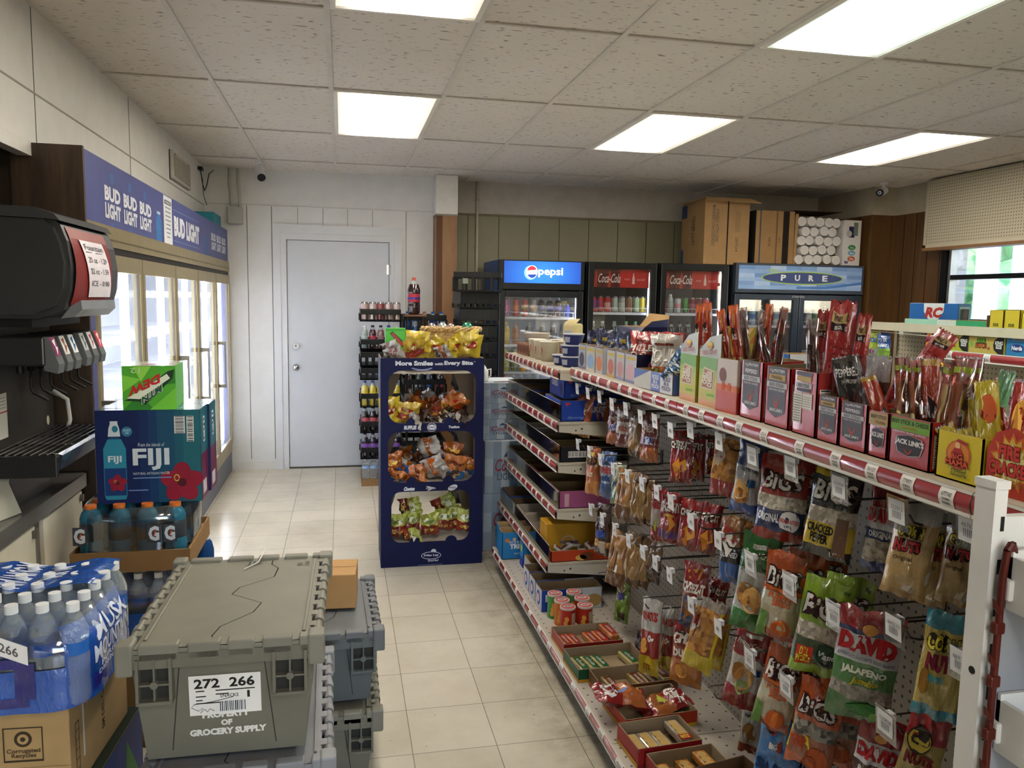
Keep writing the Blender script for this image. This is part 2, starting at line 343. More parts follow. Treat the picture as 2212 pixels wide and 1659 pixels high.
q = MB(); fr = P('#2a2724', .4)
for x in (-.6, 1.05, 2.64): q.box((x, YF-.1, .5), (x+.06, YF-.02, 2.3), fr)
q.box((-.6, YF-.1, .5), (2.7, YF-.02, .56), fr); q.box((-.6, YF-.1, 2.24), (2.7, YF-.02, 2.3), fr)
q.box((-.54, YF-.065, .56), (2.64, YF-.06, 2.24), GL())
struct('window_2', q, 'shopfront window behind the viewer')
struct('baseboard_back', MB().box((-1, YB-.012, 0), (-.545, YB, .07), P('#c9c7c2', .5)))
# pegboard valance above window
q = MB(); q.box((5.08, 1.2, 2.125), (5.12, 6.17, ZC-.01), PERF('#a9a18c', '#4a4436', (1, 2), .0254, .0045, .8)); q.box((5.06, 1.2, 2.10), (5.2, 6.17, 2.125), P('#7a5a3c', .5))
q.box((5.12, 6.14, 2.125), (5.2, 6.17, ZC-.01), bg_); q.box((5.075, 1.2, 2.125), (5.082, 6.17, 2.15), P('#b0a894', .7)); q.box((5.075, 6.14, 2.125), (5.082, 6.17, ZC-.02), P('#b0a894', .7))
struct('trim_4', q, 'perforated board valance hung over the window')
wd = MB(); fk = P('#17181a', .35, .3)
wd.box((XR-.03, WY1-.06, WZ0), (XR+.08, WY1, WZ1), fk); wd.box((XR-.03, WY0, WZ0), (XR+.08, WY0+.06, WZ1), fk); wd.box((XR-.03, WY0, WZ0), (XR+.08, WY1, WZ0+.05), fk); wd.box((XR-.03, WY0, WZ1-.05), (XR+.08, WY1, WZ1), fk)
wd.box((XR-.01, WY0, 1.845), (XR+.07, WY1, 1.885), fk)
for y in (4.45,): wd.box((XR-.02, y, WZ0), (XR+.075, y+.06, WZ1), fk)
wd.box((XR-.012, WY1-.10, WZ0+.05), (XR+.05, WY1-.072, WZ1), P('#9c9c9a', .3, .8))
wo = struct('window_1', wd); MB().box((XR+.02, WY0+.06, WZ0+.05), (XR+.026, WY1-.06, WZ1-.05), GL()).build('pane', wo)
# door in the back wall
D = MB(); dm = P('#bcbfc5', .42, var=.02)
D.bbox((-.489, YB+.01, .012), (.431, YB+.055, 2.117), dm, .003); do = struct('door_1', D)
k = MB(); st_ = P('#b9bbbe', .22, .9); kx = -.42
k.cyl((kx, YB+.01, .955), (kx, YB-.002, .955), .034, st_, n=24); k.cyl((kx, YB, .955), (kx, YB-.035, .955), .012, st_); 
k.lathe([(0, 0), (.022, .002), (.029, .012), (.029, .024), (.02, .032), (0, .033)], (0, 0, 0), [(0, 5, st_)], 20, M=Matrix.Translation((kx, YB-.066, .955)) @ Matrix.Rotation(-PI/2, 4, 'X')); k.build('knob', do, label='brushed metal door knob')
k = MB(); k.cyl((kx, YB+.01, 1.152), (kx, YB-.014, 1.152), .032, st_, r1=.029, n=24); k.cyl((kx, YB-.013, 1.152), (kx, YB-.017, 1.152), .012, P('#8a8c8f', .3, .9)); k.box((kx-.002, YB-.018, 1.145), (kx+.002, YB-.0165, 1.158), P('#202020')); k.build('deadbolt', do, label='round metal deadbolt')
for z in (1.87, .3):
    k = MB(); k.cyl((.437, YB-.004, z-.045), (.437, YB-.004, z+.045), .008, st_); k.box((.41, YB+.004, z-.045), (.46, YB+.0095, z+.045), st_); k.build('hinge', do)
fr_ = MB(); wm = P('#c6c7ca', .45, var=.02)
fr_.box((-.545, YB-.006, 0), (-.493, YB+.06, 2.177), wm); fr_.box((.435, YB-.006, 0), (.478, YB+.06, 2.177), wm); fr_.box((-.493, YB-.006, 2.121), (.435, YB+.06, 2.177), wm)
fr_.box((-.612, YB-.016, 0), (-.545, YB, 2.26), wm); fr_.box((.478, YB-.016, 0), (.546, YB, 2.26), wm); fr_.box((-.545, YB-.016, 2.177), (.478, YB, 2.26), wm)
fr_.box((-.54, YB+.056, 0), (.475, YB+.1, 2.17), P('#3a3a3a', .9)); fr_.box((-.493, YB, 0), (.435, YB+.05, .01), P('#4b4740', .7))
struct('trim_5', fr_, 'white casing around the back door')
# outdoors seen through the side window
og = MB(); og.box((XR+.2, -6, -.3), (30, 24, -.2), P('#b9b6ae', .9)); og.build('forecourt', kind='structure')
pst = P('#f4f4f2', .6)
for i, (x, y, w_) in enumerate([(8.6, 9.2, .2), (9.3, 8.7, 1.3), (8.4, 5.2, .4), (8.4, 2.6, .4)]):
    q = MB(); d_ = min(w_, .3); q.box((-w_/2, -d_/2, 0), (w_/2, d_/2, 3.6), pst); q.box((-w_/2-.05, -d_/2-.05, 0), (w_/2+.05, d_/2+.05, .3), pst)
    o = q.build('canopy_post', label=['white canopy post outside, left one through the window', 'broad white pillar outside the window at the right edge', 'white canopy post outside beyond the photo edge', 'farther white canopy post outside beyond the photo edge'][i], cat='post'); o.location = (x, y, -.2)
q = MB(); q.box((5.33, 6.06, -.2), (5.45, 6.5, 3.2), S('#a7a39b', '#d0ccc4', 5, .9)); q.build('stone_pier', label='pale stone pier just outside the window', cat='pier')
gm = S('#4d8a5c', '#9fcf8a', 3.5, .8)
for i in range(6):
    rr = random.Random(i+2); t = thing('tree', f'{ORD[i]} leafy green tree from the left in the row beyond the forecourt', 'tree', (15+rr.random()*2, 18.5-3.2*i, -.2), 0)
    MB().cyl((0, 0, 0), (0, 0, 2), .16, P('#5b4a38', .9), .1).build('trunk', t)
    q = MB()
    for k in range(16):
        c = V((rr.uniform(-1, 1), rr.uniform(-1.3, 1.3), rr.uniform(1.2, 4.6))); r_ = rr.uniform(.6, 1.1)
        def fn(u, v, c=c, r_=r_): 
            d = V((math.cos(u*2*PI)*math.sin(v*PI), math.sin(u*2*PI)*math.sin(v*PI), math.cos(v*PI))); return c+d*r_*(1+.25*noise.noise(d*3+c))
        q.grid(fn, 12, 8, gm, False)
    q.build('foliage', t)
# ================================================================== LEFT SIDE: beer cooler, counter, fountain, stacks
GOLD = P('#a3946c', .35, .55); STEEL = P('#9a9a98', .3, .85); DSTEEL = P('#4a4846', .35, .7); BLK = P('#141414', .45); BLKG = P('#1a1b1c', .28, 0, .5, .3)
t = thing('beer_cooler', 'long five door glass beer cooler with a blue banner along the left wall', 'cooler', (0, 0, 0))
CX = -1.0; ys = [3.53, 4.32, 5.14, 5.90, 6.71, 7.47]
liner = P('#c3c9d4', .4)
q = MB(); q.box((-1.82, 3.5, .0), (-1.80, 7.47, 1.9), liner); q.box((-1.82, 3.5, .19), (-1.03, 7.47, .24), liner); q.box((-1.82, 3.5, 1.84), (-1.03, 7.47, 1.9), liner); q.box((-1.82, 7.46, 0), (-1.03, 7.49, 1.9), liner); q.box((-1.82, 3.46, 0), (-1.03, 3.5, 1.9), liner)
q.box((-1.85, 3.44, 1.9), (-1.02, 7.49, 1.93), P('#6b675f', .7)); q.build('cabinet', t)
q = MB(); q.box((-1.05, 3.44, 0), (-1.0, 7.49, .19), P('#5c6070', .4)); q.build('kick_panel', t)
q = MB(); q.box((-1.24, 3.42, 0), (-.985, 3.44, 2.185), WOOD('#1c130b', '#453120', 7, (5, 5, .5), .5)); q.box((-1.8, 3.425, 0), (-1.24, 3.445, 2.18), P('#241a12', .6)); q.box((-1.8, 3.44, 1.93), (-1.02, 3.46, 2.185), P('#2a1d13', .6)); q.build('side_panel', t)
q = MB(); q.box((-1.06, 3.44, .19), (-.995, 7.49, .255), GOLD); q.box((-1.06, 3.44, 1.815), (-.99, 7.49, 1.905), GOLD); q.box((-1.06, 3.44, .255), (-.995, ys[0], 1.815), P('#4d5488', .4)); q.box((-1.06, 7.455, .255), (-.995, 7.49, 1.815), P('#5c6496', .4))
q.box((-1.0, 3.44, 1.845), (-.984, 7.49, 1.85), P('#8a7d58', .4, .5)); q.box((-1.0, 3.44, 1.785), (-.998, 7.47, 1.815), P('#1c1410', .5))
for y in ys[1:-1]: q.box((-1.03, y-.012, .24), (-1.01, y+.012, 1.82), GOLD)
q.build('frame', t)
for i in range(5):
    a, b_ = ys[i]+.006, ys[i+1]-.006; q = MB(); z0, z1 = .258, 1.783
    q.box((-1.01, a, z0), (-.987, a+.045, z1), GOLD); q.box((-1.01, b_-.045, z0), (-.987, b_, z1), GOLD); q.box((-1.01, a+.045, z0), (-.987, b_-.045, z0+.055), GOLD); q.box((-1.01, a+.045, z1-.075), (-.987, b_-.045, z1), GOLD)
    q.box((-1.004, a+.045, z0+.055), (-.992, a+.049, z1-.075), BLK); q.box((-1.004, b_-.049, z0+.055), (-.992, b_-.045, z1-.075), BLK)
    d = q.build('door', t)
    MB().box((-.9925, a+.045, z0+.05), (-.990, b_-.045, z1-.07), GL(gloss=.2, rough=.02)).build('pane', d)
    q = MB(); y = a+.022; hz = (.87, 1.22) if i else (.85, 1.15)
    q.cyl((-.935, y, hz[0]), (-.935, y, hz[1]), .007, STEEL)
    for z in hz: q.box((-.988, y-.012, z-.014), (-.930, y+.012, z+.014), P('#6d675a', .35, .6))
    q.build('handle', d)
    # lit tube at the mullion, shelves with wire ribs
    MB().cyl((-1.075, a+.01, .3), (-1.075, a+.01, 1.76), .013, E('#eef4ff', CASE)).build('lamp_tube', t)
    MB().cyl((-1.075, b_-.01, .3), (-1.075, b_-.01, 1.76), .013, E('#eef4ff', CASE)).build('lamp_tube', t)
    for z in (.52, .80, 1.08, 1.36, 1.60):
        q = MB(); wr_ = P('#d8dce4', .4)
        q.box((-1.72, a+.04, z), (-1.70, b_-.04, z+.01), wr_); q.box((-1.14, a+.04, z-.01), (-1.13, b_-.04, z+.03), wr_)
        for k in range(16): yy = a+.05+(b_-a-.1)*k/15; q.tube([(-1.72, yy, z+.006), (-1.14, yy, z+.006)], .0025, wr_, 4)
        q.build('shelf', t)
    rr = random.Random(i)
q = MB(); q.box((-1.02, 3.44, 1.905), (-1.0, 7.50, 2.185), P('#50568f', .45)); mpf = frame((-1.0, 3.44, 1.905), (0, 1, 0), (0, 0, 1)); WT = P('#dfe2ea', .5); LB = P('#6d86b8', .5)
def bud3(y0, y1, z0=.035, z1=.175):
    for k in range(3):
        a = y0+(y1-y0)*k/3; b_ = a+(y1-y0)/3*.82
        q.text(mpf, 'BUD', a-3.44, z0+(z1-z0)*.54, b_-3.44, z1, WT, bold=.05); q.text(mpf, 'LIGHT', a-3.44, z0, b_-3.44, z0+(z1-z0)*.48, WT, bold=.05)
        q.rect(mpf, a-3.44+.09, .195, a-3.44+.15, .235, P('#4a6ea8', .5))
        q.rect(mpf, a-3.44+.09, .005, a-3.44+.13, .02, P('#4a6ea8', .5))
bud3(3.75, 4.66); bud3(6.60, 7.42, .06, .19)
q.text(mpf, 'BUD LIGHT', 5.19-3.44, .06, 6.06-3.44, .185, WT, bold=.06)
q.poly(mpf, [(1.27, 0), (1.40, 0), (1.40, .12), (1.36, .15), (1.31, .15), (1.27, .12)], P('#3f79b8', .5)); q.rect(mpf, 1.30, .15, 1.38, .165, P('#b8cbe0', .5))
q.rect(mpf, 1.72, .03, 2.6, .036, LB); q.rect(mpf, 1.72, .215, 2.6, .221, LB); q.poly(mpf, [(2.85, 0), (2.98, 0), (2.98, .13), (2.91, .17), (2.85, .13)], P('#46649e', .5))
q.build('banner', t, label='blue banner with repeated white lettering')
q = MB(); nf = frame((-.996, 4.90, 1.90), (0, 1, 0), (0, 0, 1)); q.box((-.999, 4.90, 1.90), (-.996, 5.12, 2.178), P('#d9dce0', .7)); q.rect(nf, .02, .232, .20, .255, P('#3c3f46', .6)); q.text(nf, 'WARNING', .035, .236, .185, .251, P('#e8e8e8', .5), .001)
for k, (tx, wd_) in enumerate([('MINORS MAY NOT', .15), ('PURCHASE BEER', .15), ('ID REQUIRED', .14), ('IT IS UNLAWFUL', .15), ('TO SELL TO', .12), ('PERSONS UNDER', .13), ('21 YEARS', .1), ('OF AGE', .08)]): q.rect(nf, .11-wd_/2, .21-.024*k, .11+wd_/2, .216-.024*k, P('#7d828c', .6))
tag(q.build('paper_notice'), 'tall white paper notice taped over the blue cooler banner', 'notice')
# small teal carton on top of the cooler
q = MB(); q.bbox((-1.25, 6.95, 1.93), (-1.03, 7.35, 2.29), P('#2c7f8e', .5)); sf = frame((-1.25, 6.948, 1.93), (1, 0, 0), (0, 0, 1)); q.rect(sf, .02, .2, .2, .215, WT); q.rect(sf, .02, .1, .2, .16, P('#bfd8dc', .5)); q.rect(sf, .02, .02, .2, .06, P('#8fc0c8', .5))
tag(q.build('teal_carton'), 'teal printed carton on top of the far end of the beer cooler', 'box')
# wall access panel
q = MB(); q.bbox((-1.188, 6.08, 2.43), (-1.165, 6.75, 2.625), P('#c4bfb2', .6)); q.box((-1.166, 6.12, 2.455), (-1.160, 6.71, 2.60), P('#a59e8c', .6)); q.box((-1.187, 6.07, 2.42), (-1.184, 6.08, 2.63), BLK)
for y in (6.16, 6.66): q.cyl((-1.166, y, 2.61), (-1.162, y, 2.61), .005, BLK)
tag(q.build('wall_hatch'), 'small painted access hatch high on the left wall', 'hatch')
# cable clump in the corner
q = MB(); q.bbox((-1.185, 7.2, 2.66), (-1.15, 7.28, 2.69), BLK); q.tube([(-1.17, 7.24, 2.66), (-1.16, 7.27, 2.55), (-1.15, 7.3, 2.5), (-1.14, 7.35, 2.55), (-1.13, 7.42, 2.66), (-1.1, 7.47, 2.7)], .004, BLK); q.tube([(-1.16, 7.26, 2.6), (-1.16, 7.3, 2.46), (-1.14, 7.33, 2.38)], .003, BLK)
tag(q.build('cable'), 'dark cable looping from the ceiling in the back left corner', 'cable')
# electrical box + conduits on back wall
q = MB(); gy_ = P('#a9a9a6', .5); q.bbox((-.985, 7.43, 2.24), (-.86, 7.5, 2.39), gy_, .006); e = q.build('body')
t = thing('junction_box', 'grey metal junction box with two conduits left of the white door', 'electrical box', (-.92, 7.46, 2.24)); bpy.context.view_layer.update(); e.parent = t; e.matrix_parent_inverse = t.matrix_world.inverted()
for x in (-.955, -.885):
    o = MB().tube([(x, 7.475, 2.39), (x, 7.475, 2.5), (x-.012, 7.475, 2.6), (x-.012, 7.475, ZC)], .011, P('#b5b3ae', .5), 8).build('conduit', t); o.matrix_parent_inverse = t.matrix_world.inverted()
for o_, p_, aim, lab in (('bullet_camera', (-.67, 7.05, ZC), (.25, -1, -.75), 'white bullet security camera hung from the ceiling near the door'), ('bullet_camera', (4.85, 6.45, ZC), (-1, -.75, -.3), 'security camera with a round lens ring near the right pillar')):
    t = thing(o_, lab, 'camera', p_); cw_ = P('#dedede', .35); a = V(aim).normalized()
    MB().cyl((0, 0, 0), (0, 0, -.02), .035, cw_).cyl((0, 0, -.02), (a.x*.03, a.y*.03, -.07), .012, cw_).build('mount', t)
    p0 = V((0, 0, -.075))-a*.02; MB().cyl(p0, p0+a*.13, .036, cw_, n=20).build('housing', t)
    MB().cyl(p0+a*.13, p0+a*.137, .034, BLK, n=20).cyl(p0+a*.137, p0+a*.138, .016, P('#cfd6e8', .2) if p_[0] > 0 else P('#222831', .1), n=16).cyl(p0+a*.138, p0+a*.139, .008, BLK, n=12).build('lens', t)
# conduit on right part of back wall
q = MB(); q.tube([(1.28, 7.6, ZC), (1.28, 7.6, 2.0), (1.28, 7.6, 1.2)], .013, P('#b3ad9e', .5), 8); q.box((1.26, 7.59, 2.1), (1.30, 7.62, 2.12), P('#8f8a7e', .5)); q.box((1.26, 7.59, 2.55), (1.30, 7.62, 2.57), P('#8f8a7e', .5)); tag(q.build('conduit_pipe'), 'painted conduit pipe running down the wall beside the brown column', 'pipe')
# ---------------- counter
t = thing('counter', 'metal edged service counter with cream doors under the drink fountain', 'counter', (0, 0, 0))
q = MB(); q.box((-1.85, -1.0, .875), (-1.015, 3.36, .9), P('#6f6a66', .35)); q.box((-1.015, -1.0, .85), (-1.0, 3.36, .902), P('#8f8b84', .3, .7)); q.box((-1.85, 3.352, .85), (-1.0, 3.36, .902), P('#8f8b84', .3, .7)); q.build('worktop', t)
q = MB(); q.box((-1.85, -1.0, .08), (-1.03, 3.34, .85), P('#6d675e', .5)); q.box((-1.8, -1, 0), (-1.1, 3.34, .08), BLK); q.build('cabinet', t)
yy = 3.33
for k in range(5):
    a, b_ = yy-.45-.42*0, yy; q = MB(); q.bbox((-1.03, b_-.41, .12), (-1.012, b_, .835), P('#d5cdb8', .45), .003); q.box((-1.013, b_-.03, .80), (-1.0, b_-.015, .825), P('#6c6960', .4, .6)); q.build('door', t); yy -= .49
# ---------------- fountain machine
t = thing('soda_fountain', 'black and steel soda fountain standing on the metal edged counter', 'drink dispenser', (0, 0, 0))
DG = P('#26282a', .38, 0, .5, .2); y0, y1 = 2.76, 3.34
prof = [(-1.55, 1.53), (-1.12, 1.53), (-.95, 1.53), (-.875, 1.56), (-.855, 1.62), (-.848, 1.70), (-.858, 1.78), (-.875, 1.83), (-.90, 1.855), (-1.55, 1.865)]
def extr(q, prof, ya, yb, m, inset=0.0):
    n = len(prof); vs_ = [(x, ya, z) for x, z in prof]+[(x, yb, z) for x, z in prof]
    q.add(vs_, [(i, i+n, (i+1) % n+n, (i+1) % n) for i in range(n)], m, False); q.add(vs_, [tuple(range(n)), tuple(range(2*n-1, n-1, -1))], m)
q = MB(); extr(q, prof, y0+.02, y1-.02, DG); pr2 = [(x-.015 if x > -1.5 else x, z-(.012 if z > 1.7 else -.012)) for x, z in prof]; extr(q, pr2, y0, y1, DG); q.build('housing', t)
q = MB(); extr(q, [(-1.55, 1.865), (-1.55, 1.895), (-.94, 1.88), (-.885, 1.862), (-.868, 1.84), (-.90, 1.845)], y0-.004, y1-.004, P('#3b3c3e', .35)); q.build('lid', t)
q = MB(); q.box((-1.55, y0+.02, .93), (-1.10, y1-.01, 1.54), P('#56524f', .32, .6)); q.box((-1.10, y0+.05, 1.5), (-.98, y1-.05, 1.53), BLK); q.build('splash_panel', t, label='brushed steel splash panel')
# menu window: red print behind clear cover with handwritten paper
def curved(u, v, h=0):      # over the bulging front, u along +y, v up
    z = 1.575+v*.25; x = -.846-.028*((z-1.69)/.13)**2; return V((x+.004+h, y0+.05+u*(y1-y0-.09), z))
q = MB(); q.grid(lambda u, v: curved(u, v, 0), 8, 10, P('#7a2220', .35), True, 0, 0, .84, 1); q.grid(lambda u, v: curved(u, v, .001), 4, 2, P('#8a4844', .4), True, .0, .86, .84, 1); q.build('menu_panel', t, label='dark red menu panel')
q = MB(); q.grid(lambda u, v: curved(.30+u*.52-v*.14, .10+v*.76, .004), 6, 8, P('#d9d3da', .7)); pn = P('#34363c', .6)
hp = lambda u, v, h=0: curved(.30+u*.52-v*.14, .10+v*.76, .0055)
for tx, v in (('Fountain', .84), ('20 oz - 1.29', .62), ('32 oz - 1.59', .42), ('ICE - 0.90', .2)): q.text(hp, tx, .1, v, .9, v+.1, pn, bold=0)
q.rect(hp, .08, .80, .32, .808, pn, 0); q.rect(hp, .5, .80, .8, .808, pn, 0)
q.build('price_note', t, label='handwritten white price note')
q = MB(); extr(q, [(-.90, 1.53), (-.86, 1.535), (-.835, 1.56), (-.838, 1.59), (-.87, 1.57)], y0+.07, y1-.12, P('#7c8084', .15, .2)); q.build('chin_cover', t, label='clear grey cover under the menu')
labs = [('#7d2a55', '#efe8f0'), ('#d8d2ce', '#8a4433'), ('#e6e8ea', '#2a5f9a'), ('#b9bcbd', '#4d5a52'), ('#dfe0e2', '#b03a48'), ('#c23044', '#f2d9dc')]
for i in range(6):
    y = 2.80+.088*i+(.03 if i > 2 else 0); q = MB(); q.bbox((-1.10, y, 1.375), (-.945, y+.072, 1.47), BLKG, .006); extr(q, [(-.95, 1.47), (-.935, 1.468), (-.905, 1.38), (-.91, 1.35), (-.95, 1.36)], y+.008, y+.064, P('#5e6163', .35))
    v_ = q.build('valve', t); f_ = frame((-.9345, y+.012, 1.468), (0, .048, 0), (.021, 0, -.062)); L = MB(); g = lambda u, v, h=0, f_=f_: f_(u, v, -h)
    L.rect(g, 0, 0, 1, 1, P(labs[i][0], .3), .001); L.poly(g, [(.2, .2), (.8, .1), (.55, .5), (.85, .55), (.3, .95), (.45, .5)], P(labs[i][1], .3), .002); L.build('flavour_card', v_, label='printed flavour card')
    L = MB(); L.tube([(-1.0, y+.036, 1.375), (-1.0, y+.036, 1.30), (-.995, y+.036, 1.285), (-.955, y+.036, 1.262), (-.95, y+.036, 1.258)], .0045, BLK); L.cyl((-1.03, y+.036, 1.375), (-1.03, y+.036, 1.35), .012, BLK); L.build('lever', v_)
q = MB(); q.box((-1.24, y0+.02, 1.045), (-.93, y1, 1.06), BLKG)
pr3 = [(-1.10, 1.035), (-.92, 1.03), (-.885, 1.05), (-.872, 1.10), (-.885, 1.105), (-.895, 1.06), (-1.10, 1.05)]
extr(q, pr3, y0-.06, y1, P('#2b2c2d', .22, .3, .6, .4)); q.bbox((-1.10, y0-.075, 1.03), (-.885, y0-.055, 1.10), BLKG, .004); q.box((-1.10, y1-.01, 1.03), (-.885, y1, 1.10), BLKG); tr = q.build('drip_tray', t)
q = MB()
for k in range(9): x = -1.09+.024*k; q.tube([(x, y0-.05, 1.098), (x, y1-.01, 1.098)], .003, DSTEEL, 5)
for k in range(4): q.tube([(-1.10, y0+.0+.17*k, 1.094), (-.89, y0+.17*k, 1.094)], .003, DSTEEL, 5)
q.build('grate', tr)
q = MB(); q.bbox((-1.5, y0, .903), (-1.05, y1-.22, 1.03), P('#7a7672', .25, .8), .006); q.build('base', t)
q = MB(); sf = frame((-1.0985, y0+.06, 1.13), (0, 1, 0), (0, 0, 1)); q.rect(sf, 0, 0, .075, .15, P('#c9c4ba', .6)); q.rect(sf, 0, .085, .075, .09, P('#a0413a', .6), .001)
for k in range(4): q.rect(sf, .008, .1+.011*k, .066, .104+.011*k, P('#9c968c', .6), .001)
q.ell(frame((-1.0985, 3.26, 1.13), (0, 1, 0), (0, 0, 1)), 0, 0, .014, .018, P('#b9b3a2', .5)); q.build('sticker', t, label='paper stickers')
MB().tube([(-1.09, 3.30, 1.24), (-1.05, 3.33, 1.20), (-1.045, 3.335, 1.12), (-1.06, 3.33, 1.06)], .008, P('#b8b4ae', .4), 8).build('hose', t, label='pale drain hose')
q = MB(); q.add([(-1.06, 2.62, .903), (-1.02, 2.76, .903), (-1.05, 2.74, 1.02), (-1.10, 2.62, 1.06), (-1.062, 2.618, .903), (-1.022, 2.758, .903), (-1.052, 2.738, 1.02), (-1.102, 2.618, 1.06)], [(0, 1, 2, 3), (7, 6, 5, 4), (0, 4, 5, 1), (1, 5, 6, 2), (2, 6, 7, 3), (3, 7, 4, 0)], P('#b7b3a2', .6)); tag(q.build('paper_card'), 'bent pale card propped on the counter beside the fountain', 'card')
# ---------------- generic open / closed carton
def carton(name, w, d, h, outer, deco=None, inner=None, open_=True, th=.003, flap=0, fronth=None, M=None, parent=None, sidecol=None, **kw):
    """origin bottom centre of front face; front faces -y. deco: {'front': fn(q, mapper, w, h)}"""
    q = MB(); inner = inner or KRAFT(); fh = fronth or h; x0, x1 = -w/2, w/2; so = sidecol or outer
    if open_:
        q.box((x0, 0, 0), (x1, d, th), inner)
        def wall(pts, m1):      # prism wall, outer colour m1, given 4 corners (outer) and inward normal offset
            a, b_, c_, e_, n_ = pts; a, b_, c_, e_, n_ = map(V, (a, b_, c_, e_, n_)); i_ = [p+n_*th for p in (a, b_, c_, e_)]
            q.add([a, b_, c_, e_], [(0, 1, 2, 3)], m1); q.add(i_, [(3, 2, 1, 0)], inner)
            al = [a, b_, c_, e_]+i_; q.add(al, [(3, 2, 6, 7), (1, 5, 6, 2), (0, 3, 7, 4)], inner)
        wall(((x0, 0, 0), (x1, 0, 0), (x1, 0, fh), (x0, 0, fh), (0, 1, 0)), outer)
        wall(((x1, d, 0), (x0, d, 0), (x0, d, h), (x1, d, h), (0, -1, 0)), outer)
        wall(((x1, 0, 0), (x1, d, 0), (x1, d, h), (x1, 0, fh), (-1, 0, 0)), so)
        wall(((x0, d, 0), (x0, 0, 0), (x0, 0, fh), (x0, d, h), (1, 0, 0)), so)
    else: q.bbox((x0, 0, 0), (x1, d, h), outer, .003)
    deco = deco or {}
    if 'front' in deco: deco['front'](q, frame((x0, -.0004, 0), (1, 0, 0), (0, 0, 1)), w, fh)
    if 'right' in deco: deco['right'](q, frame((x1+.0004, 0, 0), (0, 1, 0), (0, 0, 1)), d, min(h, fh))
    if 'left' in deco: deco['left'](q, frame((x0-.0004, d, 0), (0, -1, 0), (0, 0, 1)), d, min(h, fh))
    if 'top' in deco: deco['top'](q, frame((x0, 0, h+.0004), (1, 0, 0), (0, 1, 0)), w, d)
    if 'back' in deco: deco['back'](q, frame((x1, d+.0004, 0), (-1, 0, 0), (0, 0, 1)), w, h)
    return q.build(name, parent, M, **kw)
def barcode(q, f, u0, v0, u1, v1, vert=False):
    q.rect(f, u0, v0, u1, v1, P('#dcdcdc', .6), .001); k = P('#202020', .6); n = 14; r_ = random.Random(3)
    for i in range(n):
        a = (i+.15+.2*r_.random())/n; b_ = a+(.3+.35*r_.random())/n
        if vert: q.rect(f, u0+.1*(u1-u0), v0+a*(v1-v0), u1-.1*(u1-u0), v0+b_*(v1-v0), k, .0016)
        else: q.rect(f, u0+a*(u1-u0), v0+.12*(v1-v0), u0+b_*(u1-u0), v1-.06*(v1-v0), k, .0016)
# stack by the counter: carton, water, tray of sports drinks, two tropical water boxes, soda pack
def hib(q, f, cx, cy, r, h=.0022):
    rd = P('#86152e', .4)
    for k in range(5):
        a = k*2*PI/5+.3; q.ell(f, cx+math.cos(a)*r*.52, cy+math.sin(a)*r*.52, r*.56, r*.44, rd if k % 2 else P('#8c1830', .4), h+k*.0002, 18, a)
    q.ell(f, cx, cy, r*.22, r*.22, P('#4d0a1c', .5), h+.0012)
    for k in range(12): a = k*.5; q.ell(f, cx+r*.12*math.cos(a)-r*.25, cy+r*.25+r*.16*math.sin(a), r*.03, r*.03, P('#d8c040', .5), h+.0016, 8)
def f_front(q, f, w, h):
    q.grid(lambda u, v: f(u, v, .0006), 12, 1, lambda u, v: P(['#12204f', '#132a58', '#15365f', '#174663', '#195466', '#1c5f6b'][min(5, int(max(0, u/w-.25)*8))], .35), False, 0, 0, w, h)
    # bottle picture
    bt = P('#4f9fb0', .35); wt = P('#c3ccd4', .4)
    q.poly(f, [(.025, .03), (.03, .015), (.095, .015), (.10, .03), (.10, .20), (.085, .235), (.04, .235), (.025, .20)], P('#2b7f98', .35), .0012)
    q.rect(f, .027, .03, .098, .13, P('#17356a', .35), .0016); q.poly(f, [(.042, .245), (.083, .245), (.080, .275), (.075, .29), (.075, .30), (.05, .30), (.05, .29), (.045, .275)], wt, .0014)
    q.rect(f, .045, .235, .08, .245, P('#1c3f66', .35), .0014); q.text(f, 'FIJI', .04, .145, .085, .175, wt, .0022, .03); q.ell(f, .066, .272, .01, .012, P('#23708a', .4), .002)
    hib(q, f, .069, .075, .03); hib(q, f, w-.066, .072, .070, .0024)
    q.text(f, 'FIJI', .122, .12, .245, .20, wt, .0036, .03); q.text(f, 'NATURAL ARTESIAN WATER', .122, .104, .245, .113, wt, .0036, 0)
    q.text(f, 'From the islands of', .14, .207, .23, .22, wt, .0036, 0, .3); q.rect(f, .122, .09, .25, .094, P('#6b84b8', .4), .0036)
    q.ell(f, .105, .262, .018, .018, P('#2f6d8c', .4), .0014, 24); q.text(f, 'SPORTS\nCAP', .093, .253, .117, .271, P('#9ec9d6', .4), .002)
    barcode(q, f, w-.088, .252, w-.052, .315, True); barcode(q, f, w-.046, .222, w-.022, .315, True); q.rect(f, .105, .045, .17, .049, P('#6b84b8', .4), .0014)
def f_side(q, f, d, h):
    q.rect(f, 0, h*.5, d, h, P('#1c5d6b', .35)); q.rect(f, 0, 0, d, h*.5, P('#5a1b40', .35)); q.rect(f, d*.35, h*.62, d*.6, h*.9, P('#cdd6da', .4), .001); q.text(f, 'FIJI', d*.37, h*.64, d*.58, h*.88, P('#1a3a66', .4), .0015, rot=90); q.rect(f, d*.2, h*.05, d*.7, h*.2, P('#b9b4bd', .4), .001)
def f_top(q, f, w, d): q.rect(f, 0, 0, w, d, P('#3f7484', .16, 0, .8, .6)); q.rect(f, 0, d*.3, w, d*.36, P('#c0ccd2', .2), .001); q.rect(f, w*.2, d*.5, w*.6, d*.9, P('#20505f', .2), .001)
